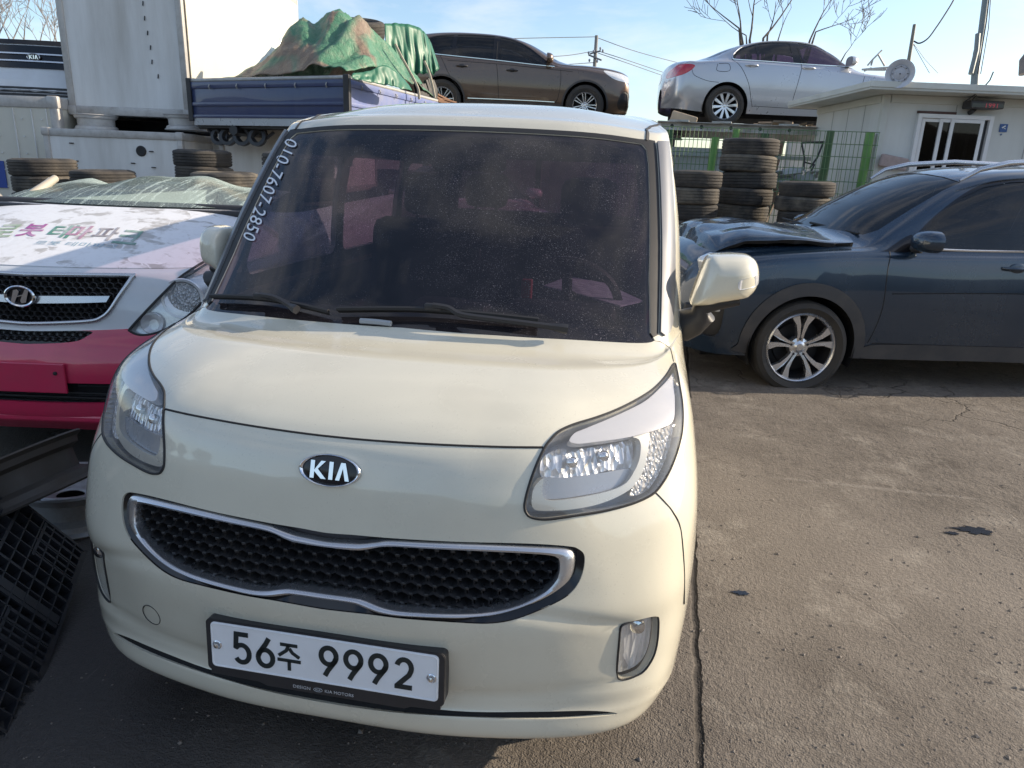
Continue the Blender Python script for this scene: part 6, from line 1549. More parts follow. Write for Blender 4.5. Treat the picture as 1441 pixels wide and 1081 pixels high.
gate('tailgate', K0, u1, w1, blue, 0, bed); gate('side_gate', K0+u2*.02, u2, w2, lblue, 0, bed); 
gate('side_gate', K1, u2, w2, blue, 0, bed)
b = MB(); n1 = [L(K0+u1*.03), L(K0+u1*(w1-.03)), L(K0+u1*(w1-.03)+u2*w2), L(K0+u1*.03+u2*w2)]
b.add([Vector((v.x, v.y, zt-gh+.0)) for v in n1]+[Vector((v.x, v.y, zt-gh-.08)) for v in n1], [(0,1,2,3),(7,6,5,4),(0,4,5,1),(1,5,6,2),(2,6,7,3),(3,7,4,0)]); b.build('floor', MAT['lamp_dark'], bed)
b = MB(); q = L(K0); b.box((q.x, q.y, zt-gh/2-.01), (.07,.07,gh+.05), None, 0, .01); q = L(K1); b.box((q.x, q.y, zt-gh/2-.01), (.06,.06,gh+.05), None, 0, .01); b.build('corner_post', MAT['black'], bed, split=True)
b = MB()
for t in (.25, .72):
    for s in (0,): 
        q = L(K0+u1*(w1*t)); q2 = q+u2*w2; b.tube([(q.x,q.y,zt-gh-.13),(q2.x,q2.y,zt-gh-.13)], .06, 6)
q = L(K0+u1*.05); q2 = L(K0+u1*(w1-.05)); b.tube([(q.x,q.y+.08,zt-gh-.09),(q2.x,q2.y+.08,zt-gh-.09)], .03, 6)
for t in (.60,.70,.80,.86):
    q = L(K0+u1*(w1*t))+u2*.12; b.lathe([(.10,-.03),(.11,.03),(.07,.035),(.05,0)], 16, Matrix.Translation((q.x,q.y,zt-gh-.20)) @ Matrix.Rotation(1.3, 4, 'X')); b.tube([(q.x-.15,q.y,zt-gh-.12),(q.x,q.y,zt-gh-.28),(q.x+.2,q.y,zt-gh-.14)], .02, 5)
b.build('chassis', MAT['black'], bed, smooth=45)
# tarpaulin over the load
from mathutils import noise as mnoise
m, nt, out = newmat('tarpaulin'); p = N(nt, 'ShaderNodeBsdfPrincipled', Roughness=.5); co = objco(nt)
br = ramp(nt, noise(nt, mapping(nt, co, (1.2,1.2,.5)), 1.25, 4, .5, .8), [(.54, (0,0,0)), (.60, (1,1,1))])
c = mixc(nt, noise(nt, co, 2.2, 5), (.04,.15,.085,1), (.10,.25,.15,1)); c = mixc(nt, br, c, (.21,.155,.11,1))
c = mixc(nt, math_(nt, 'MULTIPLY', ramp(nt, noise(nt, co, 9, 7, .7), [(.5, (0,0,0)), (.75, (1,1,1))]), .45), c, (.36,.36,.27,1))
nt.links.new(c, p.inputs['Base Color']); b = N(nt, 'ShaderNodeBump', Strength=.8, Distance=.05); nt.links.new(noise(nt, mapping(nt, co, (1,1,.35)), 9, 7, .62, 1.6), b.inputs['Height']); nt.links.new(b.outputs[0], p.inputs['Normal']); nt.links.new(p.outputs[0], out.inputs[0]); TARP = m
tarp = empty('tarpaulin_load', (K0.x, K0.y, zt), 0, 'green and brown tarpaulin draped over a peaked load on the blue truck bed', 'tarpaulin')
nu_, nv_ = 96, 84; vs = []
PEAKS = [(.45,.32,.80,.42,.36,7,.2),(.31,.42,.97,.40,.46,6,.6),(.17,.45,.84,.22,.55,5,.1),(.62,.38,.50,.34,.42,7,.4),(.78,.40,.22,.26,.46,5,.8),(.32,.78,.90,.40,.40,7,.3),(.07,.40,.42,.14,.6,4,.5)]
def lerp_tab(x, t): return float(np.interp(x, [a for a, _ in t], [b_ for _, b_ in t]))
for j in range(nv_+1):
    v = j/nv_                                    # 0 near gate .. 1 far
    for i in range(nu_+1):
        u = i/nu_                                # 0 right (K0 side) .. 1 left
        # cloth pulled tight over a few high points, pleats fanning out from each
        z = -.03; 
        for (pu, pv, hh, ru, rv, npl, ph) in PEAKS:
            du, dv = (u-pu)/ru, (v-pv)/rv; dd = math.hypot(du, dv); th = math.atan2(dv, du)
            tri = abs(((th*npl/6.283+ph+.5*mnoise.noise(Vector((th*1.3,ph*7,0)))) % 1)-.5)*2
            t = max(0, 1-dd/(1+.22*(tri-.5)*min(1, dd*2.5)*max(.15, 1.25-dd)))
            q = hh*(t**1.12 if dd > .16 else (max(0, 1-.16/(1+.20*(tri-.5)*.4))**1.12*(1-dd/.16)+hh/hh*1*(dd/.16*0)+max(0, 1-.16/(1+.2*(tri-.5)*.4))**1.12*(dd/.16)+.10*(1-dd/.16)))
            z = max(z, q)+.0
        nzv = mnoise.fractal(Vector((u*6, v*6, 2.3)), .8, 2.1, 5)*.05
        fold = (abs(((u*11.1+v*2.7+.4*mnoise.noise(Vector((u*5,v*5,1)))) % 1)-.5)-.25)*.05
        tent = max(0, z); z = z+(fold+nzv)*min(1, tent*3)
        P = u1*(w1*(.00+1.0*u)*.98+.03)+u2*(w2*v*.98+.04)
        P = P+u1*(.05*math.sin(v*17+u*6)*min(1, tent*2))+u2*(.05*math.sin(u*23)*min(1, tent*2))
        vs.append((P.x, P.y, max(-.30, z-.02)))
T_ = mesh_obj('cover_sheet', vs, [(j*(nu_+1)+i, j*(nu_+1)+i+1, (j+1)*(nu_+1)+i+1, (j+1)*(nu_+1)+i) for j in range(nv_) for i in range(nu_)], TARP, tarp, smooth=True)
s_ = T_.modifiers.new('t', 'SOLIDIFY'); s_.thickness = .008
# loose flap hanging towards the corner, and the second darker sheet behind
def sheet(name, pts_top, pts_bot, mat, parent, n=26, m_=14, wob=.05):
    T2, B2 = cr_curve(pts_top, 10, False), cr_curve(pts_bot, 10, False); k = min(len(T2), len(B2)); vs = []
    for j in range(m_+1):
        t = j/m_
        for i in range(k):
            a, b_ = Vector(T2[i*(len(T2)-1)//(k-1)]), Vector(B2[i*(len(B2)-1)//(k-1)]); P = a.lerp(b_, t); P += Vector((.3,-1,.2))*wob*(math.sin(i*.9+t*2+2*mnoise.noise(Vector((i*.31,t*2,wob*9))))*.6+1.4*mnoise.noise(Vector((i*.45,t*1.5,3.1))))*(.3+t)
            vs.append(tuple(P))
    o = mesh_obj(name, vs, [(j*k+i, j*k+i+1, (j+1)*k+i+1, (j+1)*k+i) for j in range(m_) for i in range(k-1)], mat, parent, smooth=True); o.modifiers.new('t', 'SOLIDIFY').thickness = .006; return o
gdark = plain('green_sheet', (.025,.13,.075), .45, var=.15, vscale=5, bump=.2, bscale=12)
fl = sheet('tarpaulin_flap', [at_d(496,104,7.25), at_d(520,100,7.45), at_d(540,92,7.6), at_d(560,104,7.8), at_d(575,120,8.1)], [at_d(494,110,7.2), at_d(520,116,7.40), at_d(545,120,7.6), at_d(562,124,7.8), at_d(580,128,8.1)], gdark, None, wob=.02)
tag(fl, 'small green sheet crumpled over the corner of the truck bed', 'sheet')
f2 = sheet('tarpaulin_sheet', [at_d(540,34,9.6), at_d(560,33,9.8), at_d(585,37,10), at_d(598,47,10.2), at_d(606,60,10.4)], [at_d(545,80,9.6), at_d(570,100,9.8), at_d(590,104,10), at_d(608,104,10.2), at_d(619,96,10.4)], gdark, None, wob=.05)
tag(f2, 'darker green sheet hanging behind the tarpaulined load', 'sheet')
P = at_d(503, 30, 8.75); tyre_thing('top', (P.x, P.y, P.z-.09), .33, .20, .2, (.25, .1), 0, 'black tyre lying on the peak of the tarpaulin', None)
ropem = plain('rope', (.36,.33,.26), .8, var=.2)
for k, Pz in enumerate(([(556,62),(566,82),(577,102),(588,124),(590,140)], [(597,86),(603,100),(608,118),(612,138)])):
    b = MB(); b.tube([at_d(px, py, 8.5+.25*k+(py-60)*.003) for px, py in cr_curve(Pz, 4, False)], .016, 6); tag(b.build('tie_strap', ropem, smooth=50), ['longer pale strap tied across the green tarpaulin', 'shorter pale strap at the right edge of the tarpaulin'][k], 'strap')
clear = plain('clear_sheet', (.62,.70,.70), .25, var=.1, bump=.3, bscale=9)
cs = sheet('plastic_sheet', [at_d(352,100,8.6), at_d(372,78,8.8), at_d(392,55,9), at_d(402,52,9.1)], [at_d(352,112,8.6), at_d(372,112,8.8), at_d(388,112,9), at_d(398,112,9.1)], clear, None, wob=.03)
tag(cs, 'pale grey plastic sheet leaning beside the tarpaulin on the truck bed', 'sheet')
# scrap by the rear of the bed
wood = plain('scrap_wood', (.27,.15,.09), .75, var=.3, vscale=15)
b = MB()
for k in range(6):
    a = at_d(612+rng.uniform(-4,6), 136+rng.uniform(-4,8), 9.7); c_ = at_d(640+rng.uniform(-10,14), 146+rng.uniform(-4,4), 9.9); d = (c_-a); R_ = d.to_track_quat('X', 'Z').to_matrix().to_4x4(); b.box((a+c_)/2, (d.length,.05,.02), R_)
tag(b.build('wood_scrap', wood), 'brown splintered boards piled below the brown SUV', 'scrap')
b = MB()
for k in range(9):
    a = at_d(584+k*3, 118+rng.uniform(-8,2), 9.2+.05*k); b.tube([a, a+Vector((.03,.02,-.12)), a+Vector((.05,.02,-.25-rng.uniform(0,.08)))], [.03,.045,.02], 6)
tag(b.build('cable_bundle', MAT['rubber'], smooth=50), 'dark bundle of hoses hanging from the corner of the truck bed', 'cables')

# ------------------------------------------------------------------ steel rack under the raised cars
rackw = plain('rack_white_steel', (.52,.50,.46), .5, var=.1, dirt=.75, dirtcol=(.16,.11,.075), dscale=3.2)
rackd = plain('rack_dark_steel', (.06,.06,.062), .55, var=.2, dirt=.4)
def beam(name, a, b_, h_, t, mat, label, holes=0):
    d = Vector(b_)-Vector(a); ln = d.length; M_ = Matrix.Translation(a) @ d.to_track_quat('X', 'Z').to_matrix().to_4x4(); b = MB()
    for (y0, y1, z0, z1) in ((-.006,.006,-h_/2,h_/2), (-.006-t,.006,h_/2-.012,h_/2), (-.006-t,.006,-h_/2,-h_/2+.012)):
        m2 = MB(); m2.box2((0,y0,z0), (ln,y1,z1)); b.add([M_ @ Vector(v) for v in m2.v], m2.f)
    o = b.build(name, mat); tag(o, label, 'beam')
    if holes:
        h2 = MB()
        for k in range(holes): h2.lathe([(.0,.0),(.028,.0),(.03,-.004)], 14, M_ @ Matrix.Translation((ln*(k+.5)/holes, -.0085, 0)) @ Matrix.Rotation(math.pi/2, 4, 'X'))
        h2.build('bolt_hole', MAT['black'], o, split=True)
    return o
zb_ = DECKB-.085
def onr(px, py, Z, z): P = at_d(px, py, Z); P.z = z; return P
beam('steel_beam', onr(925,176,11.3,zb_-.02), onr(1215,180,11.3,zb_-.02), .13, .08, rackw, 'white steel beam with bolt holes below the silver saloon', 7)
beam('steel_beam', onr(930,176,13.2,zb_-.02), onr(1240,180,13.2,zb_-.02), .13, .08, rackw, 'rear white steel beam behind the one with bolt holes', 0)
beam('steel_beam', onr(560,165,13.0,DECK-.09), onr(962,165,13.0,DECK-.09), .17, .10, rackd, 'dark steel beam under the brown SUV, nearest the camera', 0)
beam('steel_beam', onr(560,165,14.6,DECK-.09), onr(962,165,14.6,DECK-.09), .17, .10, rackd, 'dark steel beam under the far wheels of the brown SUV', 0)
gpost = plain('green_steel', (.10,.27,.06), .5, coat=.2, var=.15, dirt=.35, dirtcol=(.10,.12,.06))
dgpost = plain('dark_green_steel', (.035,.10,.035), .5, var=.15, dirt=.3)
for k, (px, Z) in enumerate(((600,13.0),(945,13.0),(945,14.6),(760,14.6),(940,11.3),(1075,11.3),(1205,11.3),(1075,13.2))):
    P = onr(px, 200, Z, 0); b = MB(); hh = zb_-.085; b.box((P.x,P.y,hh/2), (.12,.12,hh), None, 0, .01); tag(b.build('rack_post', dgpost if k > 3 else rackd), ['dark rack post under the rear of the brown SUV','dark rack post at the nose of the brown SUV','far dark rack post behind the SUV nose','far dark rack post below the brown SUV','green rack post under the tail of the silver saloon','green rack post right behind the tallest tyre stack','green rack post beside the office roof','rear green rack post under the silver saloon'][k], 'post', 'posts of the car rack')
for k, px in enumerate((955, 1015, 1110)):     # decking planks under the saloon
    a, c_ = onr(px,176,11.2,zb_+.055), onr(px+8,176,13.6,zb_+.055); b = MB(); d = c_-a; b.box((a+c_)/2, (d.length,.30,.03), d.to_track_quat('X', 'Z').to_matrix().to_4x4()); tag(b.build('deck_plank', galv), ['deck plank under the tail of the silver saloon','deck plank under the rear wheel of the silver saloon','deck plank under the front doors of the silver saloon'][k], 'plank')
b = MB()
for k in range(14):
    P = at_d(1065+rng.uniform(0,80), 168, 11.5+rng.uniform(0,.6)); P.z = zb_+.07+rng.uniform(0,.05); R_ = Matrix.Rotation(rng.uniform(0,3), 4, 'Z') @ Matrix.Rotation(rng.uniform(-.4,.4), 4, 'X'); b.box(P, (rng.uniform(.1,.35),rng.uniform(.04,.12),.03), R_)
tag(b.build('metal_scrap', plain('scrap_metal', (.22,.17,.12), .6, metal=.3, var=.4, vscale=12)), 'rusty scrap lying on the rack under the silver saloon', 'scrap')
for k, (x0, x1) in enumerate(((905,962),)):
    a = at_d(893,160,12.2); b = MB(); b.box(at_d(962,168,11.6), (.42,.2,.16), Matrix.Rotation(.25, 4, 'Y'), 0, .02); tag(b.build('timber_block', plain('timber', (.45,.36,.26), .8, var=.2)), 'pale timber block under the bumper of the silver saloon', 'timber')

# ------------------------------------------------------------------ green mesh fence
FA, FB = at_d(925, 230, 9.6), at_d(1231, 230, 9.2); FA.z = FB.z = 0; ztop = at_d(1080, 183, 9.4).z
fence = empty('mesh_fence', (FA.x, FA.y, 0), 0, 'green welded mesh fence with round posts behind the tyre stacks', 'fence')
d = FB-FA; ln = d.length; u = d.normalized(); wiremat = plain('green_wire', (.11,.20,.09), .5, var=.2)
b = MB()
for x in np.arange(-.6, ln+.01, .055):
    q = u*x; b.tube([(q.x,q.y,.15),(q.x,q.y,ztop)], .0042, 4, caps=False)
for z in np.arange(ztop, .15, -.155):
    q0, q1 = u*-.6, u*ln; b.tube([(q0.x,q0.y-.004,z),(q1.x,q1.y-.004,z)], .0045, 4, caps=False)
b.build('wire_mesh', wiremat, fence)
for (px, pyt, mt, r_) in ((1007,193,gpost,.047), (1037,182,gpost,.047), (1170,184,dgpost,.050), (1226,187,gpost,.055)):
    P = at_d(px, pyt, 9.35); b = MB(); lean = .02; b.tube([(P.x-FA.x-.05,P.y-FA.y+.02,0),(P.x-FA.x,P.y-FA.y+.02,P.z)], r_, 14); b.build('fence_post', mt, fence, smooth=50)
# sheds and pale panels beyond the fence
corr = ribbed('corrugated_white', (.62,.64,.64), 9, .5, .1, 'X', .5)
def slab(name, px0, px1, py0, py1, Z, th, mat, label, cat):
    a, c_ = at_d(px0, py1, Z), at_d(px1, py1, Z); t = at_d(px0, py0, Z); uu = (c_-a); uu.z = 0; l_ = uu.length; uu.normalize(); e = MB(); e.box2((0,0,0), (l_,th,max(.05, t.z-max(0,a.z)))); o = e.build(name, mat); o.location = (a.x,a.y,max(0,a.z)); o.rotation_euler = (0,0,math.atan2(uu.y,uu.x)); tag(o, label, cat); return o
slab('metal_shed', 700, 1250, 205, 330, 17.5, .3, corr, 'long white corrugated shed wall far behind the green fence', 'shed')
slab('metal_shed', 1100, 1290, 190, 300, 15.8, .3, plain('pale_panel', (.70,.71,.70), .5, var=.05, dirt=.25, streak=True), 'pale panel shed behind the right part of the fence', 'shed')
slab('privacy_screen', 930, 1080, 207, 300, 11.9, .04, plain('grey_panel', (.36,.39,.38), .5, var=.1, dirt=.4), 'grey green sheet panel standing behind the fence posts', 'panel')
slab('shed_roof', 930, 1180, 213, 218, 11.6, .3, plain('grey_sheet', (.30,.34,.33), .4, var=.1), 'thin grey canopy edge behind the green fence', 'canopy')
b = MB()
for Pp in ([(1128,201),(1132,222),(1131,240)], [(1128,201),(1160,200)], [(1158,202),(1150,222),(1140,236)], [(1131,228),(1146,232),(1136,252)]):
    b.tube([at_d(px, py, 10.2) for px, py in Pp], .014, 6)
tag(b.build('scrap_rack', MAT['black']), 'bent dark metal frame standing behind the fence', 'frame')
b = MB()
for k in range(16):
    P = at_d(1090+rng.uniform(0,60), 246+rng.uniform(-6,12), 10.0+rng.uniform(-.2,.3)); R_ = Matrix.Rotation(rng.uniform(0,3), 4, 'Z') @ Matrix.Rotation(rng.uniform(-1,1), 4, 'X') @ Matrix.Rotation(rng.uniform(-1,1), 4, 'Y'); b.box(P, (rng.uniform(.08,.4),rng.uniform(.03,.16),.02), R_)
tag(b.build('metal_scrap', plain('grey_scrap', (.30,.32,.31), .5, metal=.4, var=.4, vscale=9)), 'heap of grey scrap metal behind the short tyre stack', 'scrap')

# ------------------------------------------------------------------ site office on the right
wallm = plain('office_wall', (.60,.62,.605), .5, var=.05, dirt=.35, dirtcol=(.33,.33,.29), dscale=1.6, streak=True)
roofm = plain('office_roof', (.55,.57,.54), .5, var=.06, dirt=.4, dirtcol=(.30,.31,.27), dscale=3)
ZO = 9.2; OC = at_d(1247, 130, ZO); OR = OC+Rn*4.2; Fh = Vector((-Rn.y, Rn.x, 0))
office = empty('site_office', (OC.x, OC.y, 0), math.atan2(Rn.y, Rn.x), 'white panel site office with a flat overhanging roof and sliding window', 'office')
hz = OC.z-.02; WD, DP = 5.0, 2.1
def offx(px, py, dz=0.0):     # picture point on the front wall -> local x,z
    r_ = ray(px, py); t = (OC-CAM).dot(Fh)/r_.dot(Fh); P = CAM+r_*t; q = P-Vector((OC.x, OC.y, 0)); return q.dot(Rn), q.z
b = MB(); b.box2((0,0,0), (WD,DP,hz)); b.build('wall', wallm, office)
jm = MB()
for x in (.95,1.95,2.95,3.9): jm.box2((x,-.0045,0), (x+.008,.01,hz-.02))
for y in (.5,1.0,1.5): jm.box2((-.0045,y,0), (.01,y+.008,hz-.02))
jm.build('panel_joint', plain('joint_grey', (.30,.31,.30), .6), office, split=True)
b = MB(); b.box2((-.018,-.022,0), (.06,.05,hz-.01), 0, .004); b.box2((.08,-.022,hz-.10), (WD,.0,hz-.005), 0, .004); b.box2((-.022,.06,hz-.10), (.0,DP,hz-.005), 0, .004); b.build('corner_trim', roofm, office)
# roof slab: overhangs in front, and further to the left
b = MB(); b.box2((-.40,-.42,hz), (WD+.3,DP+.25,hz+.085), 0, .006); b.build('roof', roofm, office, smooth=30)
b = MB(); b.box2((-.412,-.432,hz+.03), (WD+.31,-.42,hz+.10), 0, .003); b.box2((-.412,-.418,hz+.03), (-.40,DP+.25,hz+.10), 0, .003); b.build('roof_edge', plain('roof_flashing', (.60,.62,.58), .45, var=.1, dirt=.3), office)
x0, z1 = offx(1291, 160); x1, z1b = offx(1397, 163); zl = z1-1.0; pvc = plain('window_pvc', (.74,.75,.76), .4, var=.03, dirt=.2)
MAT['officeglass'] = glass('office_glass', (.30,.30,.31), film=.03, gloss=.55)
win = empty('window', (0,0,0)); win.parent = office
f = MB(); t = .05
f.box2((x0,-.05,zl), (x0+t,.02,z1)); f.box2((x1-t,-.05,zl), (x1,.02,z1)); f.box2((x0+t+.002,-.05,z1-t), (x1-t-.002,.02,z1)); f.box2((x0+t+.002,-.05,zl), (x1-t-.002,.02,zl+t)); f.build('frame', pvc, win)
wd_ = x1-x0
for k, (a, c_, yy) in enumerate(((.07,.36,-.010), (.30,.52,-.024), (.44,.88,-.040))):
    s = MB(); A_, B_ = x0+wd_*a, x0+wd_*c_; q = .045
    s.box2((A_,yy-.012,zl+t+.004), (A_+q,yy+.008,z1-t-.004)); s.box2((B_-q,yy-.012,zl+t+.004), (B_,yy+.008,z1-t-.004)); s.box2((A_+q+.002,yy-.012,z1-t-q), (B_-q-.002,yy+.008,z1-t-.004)); s.box2((A_+q+.002,yy-.012,zl+t+.004), (B_-q-.002,yy+.008,zl+t+q)); so_ = s.build('sash', pvc, win)
    g = MB(); g.box2((A_+q,yy-.004,zl+t+q), (B_-q,yy,z1-t-q)); g.build('pane', MAT['paneglass'] if 'paneglass' in MAT else MAT['officeglass'], win)
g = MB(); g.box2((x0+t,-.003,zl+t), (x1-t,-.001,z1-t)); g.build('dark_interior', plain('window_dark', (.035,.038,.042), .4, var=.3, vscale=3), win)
cu_ = MB(); cu_.box2((x0+wd_*.50,-.0085,zl+.1), (x0+wd_*.58,-.0045,z1-.12)); cu_.box2((x0+wd_*.70,-.0085,zl+.1), (x0+wd_*.745,-.0045,z1-.12)); cu_.build('curtain', plain('curtain', (.30,.27,.25), .8, var=.2), win, split=True)
b = MB(); b.box2((x0-.01,-.02,z1+.004), (x0+.50,.012,z1+.035)); b.build('lintel_stain', plain('brown_edge', (.10,.055,.05), .7, var=.4, vscale=20), office)
MAT['led'] = None
# led clock board
lx0, lz1 = offx(1353, 143); lx1, lz0 = offx(1400, 156); board = empty('led_board', (0,0,0), 0, 'dark grey led display board above the office window', 'display')
def OW(x, y, z): return Vector((OC.x, OC.y, 0))+Rn*x+Fh*y+Vector((0,0,z))
RO = Matrix((Rn, Fh, Vector((0,0,1)))).transposed().to_4x4(); RO.translation = Vector((OC.x, OC.y, 0))
board.matrix_world = RO
b = MB(); b.box2((lx0,-.22,lz0), (lx1-.03,-.03,lz1), 0, .012); b.add([(lx1-.03,-.21,lz0+.005),(lx1-.03,-.04,lz0+.005),(lx1-.03,-.04,lz1-.005),(lx1-.03,-.21,lz1-.005),(lx1+.02,-.12,(lz0+lz1)/2)], [(0,1,4),(1,2,4),(2,3,4),(3,0,4)]); b.tube([((lx0+lx1)/2-.1,-.1,lz0),((lx0+lx1)/2-.1,-.01,lz0-.04)], .03, 8); b.build('case', plain('case_grey', (.05,.05,.055), .45, var=.1), board, smooth=30)
b = MB(); b.box2((lx0+.015,-.224,lz0+.012), (lx1-.045,-.221,lz1-.035)); b.build('screen', MAT['gloss_black'], board)
led = newmat('led_red'); p = N(led[1], 'ShaderNodeEmission', Strength=.35); p.inputs['Color'].default_value = (.55,.10,.14,1); led[1].links.new(p.outputs[0], led[2].inputs[0])
V_, F_ = text_mesh('1991', 1, 1.1); V_ = fit(V_, .15, .055); b = MB(); b.add([((lx0+lx1)/2+.035+v.x, -.2262, (lz0+lz1)/2-.012+v.y) for v in V_], F_); b.build('digits', led[0], board)
# cctv notice
sx, sz = offx(1411.5, 181); sg_ = MB(); sg_.box2((sx-.05,-.012,sz-.045), (sx+.05,-.002,sz+.055)); o = sg_.build('camera_sign', plain('sign_blue', (.035,.10,.28), .4, var=.05)); o.matrix_world = RO; tag(o, 'small blue camera notice on the office wall right of the window', 'sign')
b = MB()
b.prism([(-.03,.0),(.012,.028),(.022,.014),(-.016,-.012)], .0135, .0155, Matrix.Translation((sx,0,sz+.012)) @ Matrix(((1,0,0,0),(0,0,-1,0),(0,1,0,0),(0,0,0,1)))); b.prism([(.0,-.008),(.026,-.014),(.028,-.008),(.006,-.002)], .0135, .0155, Matrix.Translation((sx,0,sz+.006)) @ Matrix(((1,0,0,0),(0,0,-1,0),(0,1,0,0),(0,0,0,1))))
b.build('camera_symbol', pvc, o)
b = MB(); b.lathe([(0,.006),(.012,.006),(.013,0)], 12, Matrix.Translation((sx-.012,0,sz-.075)) @ Matrix.Rotation(math.pi/2, 4, 'X')); o2 = b.build('round_tag', plain('tag_blue', (.05,.12,.25), .5)); o2.matrix_world = RO; tag(o2, 'tiny round blue disc stuck under the camera notice', 'tag')
# cable to the board
b = MB(); b.tube([at_d(1398,101,8.75), at_d(1393,113,8.8), at_d(1380,128,8.9), at_d(1358,143,8.95)], .008, 6); b.tube([at_d(1385,122,8.95), at_d(1368,141,9.0)], .005, 5); tag(b.build('power_cable', MAT['rubber']), 'black cable running from the office roof to the led board', 'cable')
# alarm horn / round lamp on the eave
P = at_d(1266.5, 104, 8.75); nn = (CAM-P); nn = Vector((nn.x, nn.y, nn.z*.6)).normalized(); MH = Matrix.Translation(P) @ nn.to_track_quat('Z', 'Y').to_matrix().to_4x4()
horn = empty('horn_speaker', (P.x,P.y,P.z), 0, 'round pale horn speaker fixed on the corner of the office eave', 'speaker'); MH = Matrix.Translation(-P) @ MH
hp_m = plain('horn_plastic', (.55,.57,.62), .4, var=.06)
b = MB(); b.lathe([(.155,.03),(.165,.036),(.162,.022),(.135,.0),(.105,-.02),(.10,-.10),(.06,-.14),(.001,-.14)], 44, MH); b.lathe([(.163,.033),(.15,.03),(.125,.008),(.10,-.004)], 44, MH); b.build('bell', hp_m, horn, smooth=50)
b = MB(); b.lathe([(.098,.004),(.085,.012),(.07,.006),(.05,.016),(.02,.016),(.001,.022)], 40, MH); hc = b.build('horn_cone', plain('horn_grey', (.45,.46,.50), .4, var=.1), horn, smooth=30)
b = MB()
for k in range(16):
    if k % 2: continue
    a = 6.283*k/16; b.box(MH @ Vector((.085*math.cos(a), .085*math.sin(a), .013)), (.016,.016,.006))
b.lathe([(.0,.024),(.008,.024),(.009,.018)], 10, MH); b.build('slot', MAT['black'], horn)
# twisted metal on the roof corner
b = MB(); 
for Pp in ([(1221,92),(1228,84),(1241,71)], [(1236,77),(1245,93)], [(1228,84),(1226,92)], [(1213,98),(1250,95)], [(1216,100),(1226,96)]): b.tube([at_d(px, py, 9.4) for px, py in Pp], .012, 6)
P = at_d(1232, 98, 9.4); b.box(P, (.26,.06,.025), None, 0, .006); tag(b.build('bent_bracket', MAT['black'] if False else galv), 'bent metal bracket lying on the left corner of the office roof', 'bracket')
pole_m = plain('steel_pole', (.20,.23,.23), .5, metal=.3, var=.15, dirt=.3)
b = MB(); b.tube([at_d(1278.5,88,9.6), at_d(1283,60,9.6), at_d(1287,35,9.6)], [.026,.024,.022], 10); tag(b.build('roof_mast', plain('mast_brown', (.17,.17,.14), .6, var=.2), smooth=50), 'short thin mast rising behind the horn speaker', 'mast')
b = MB(); b.tube([at_d(1362,240,10.6), at_d(1375,75,10.6), at_d(1381,45,10.6), at_d(1392,-40,10.6)], [.055,.055,.045,.045], 14); b.tube([at_d(1366,104,10.55), at_d(1374,72,10.55), at_d(1376,48,10.55)], .035, 10); tag(b.build('steel_pole', pole_m, smooth=50), 'tall grey steel pole behind the office roof', 'pole')
b = MB(); b.tube([at_d(1376,104,10.4), at_d(1388,30,10.4), at_d(1395,-30,10.4)], .009, 6); b.tube([at_d(1380,104,10.4), at_d(1391,40,10.4), at_d(1396,-30,10.4)], .006, 5); tag(b.build('pole_cable', MAT['rubber']), 'dark cables running up along the grey steel pole', 'cable')
b = MB(); b.tube([at_d(px, py, 9.5) for px, py in cr_curve([(1286,58),(1294,61),(1306,54),(1318,38),(1330,20),(1342,0),(1350,-20)], 4, False)], .010, 6); tag(b.build('overhead_cable', MAT['rubber'], smooth=50), 'thick dark cable sagging up from the short mast', 'cable')
b = MB(); b.tube([at_d(1285,62,9.6), at_d(1296,82,9.6), at_d(1308,103,9.6)], .004, 4); b.tube([at_d(1286,62,9.6), at_d(1302,84,9.6), at_d(1320,103,9.6)], .004, 4); tag(b.build('guy_wire', galv), 'thin stay wires from the short mast to the office roof', 'wire')
b = MB(); b.tube([at_d(1439,105,9.9), at_d(1440,85,9.9), at_d(1446,78,9.9)], .05, 10); tag(b.build('flue_pipe', plain('flue', (.20,.17,.15), .6, var=.2), smooth=50), 'brown flue pipe on the office roof at the far right', 'pipe')
b = MB(); b.box(OW(.22,-.08,1.72), (.38,.05,.16), Matrix.Rotation(.2, 4, 'Z') @ Matrix.Rotation(.15, 4, 'Y'), 0, .02); tag(b.build('broken_board', plain('pinkish_board', (.35,.28,.27), .8, var=.25, vscale=20)), 'broken pinkish board leaning on the office wall behind the crossover', 'board')

# ------------------------------------------------------------------ power line and bare trees
PL = at_d(837, 90, 60); b = MB(); pp = empty('utility_pole', (PL.x,PL.y,0), 0, 'distant concrete utility pole with cross arms between the raised cars', 'pole')
z_of = lambda py: at_d(837, py, 60).z
b.tube([(0,0,0),(0,0,z_of(52))], [.22,.14], 10); b.build('pole', plain('pole_concrete', (.25,.25,.25), .8), pp, smooth=50)
b = MB(); b.box((0,-.2,z_of(82)), (1.2,.12,.12), Matrix.Rotation(.35, 4, 'Y')); b.box((0,-.2,z_of(75)), (.9,.12,.12), Matrix.Rotation(-.25, 4, 'Y')); b.build('cross_arm', plain('arm_steel', (.16,.16,.17), .6), pp, split=True)
b = MB()
for (x, py) in ((-.55,78),(-.15,76),(.40,72),(.62,75),(-.45,88),(.2,89)): b.lathe([(.0,.25),(.07,.22),(.09,.12),(.05,0),(.0,-.02)], 10, Matrix.Translation((x,-.25,z_of(py))))
b.build('insulator', MAT['lamp_dark'], pp, split=True)
wm = plain('wire_grey', (.13,.14,.16), .6)
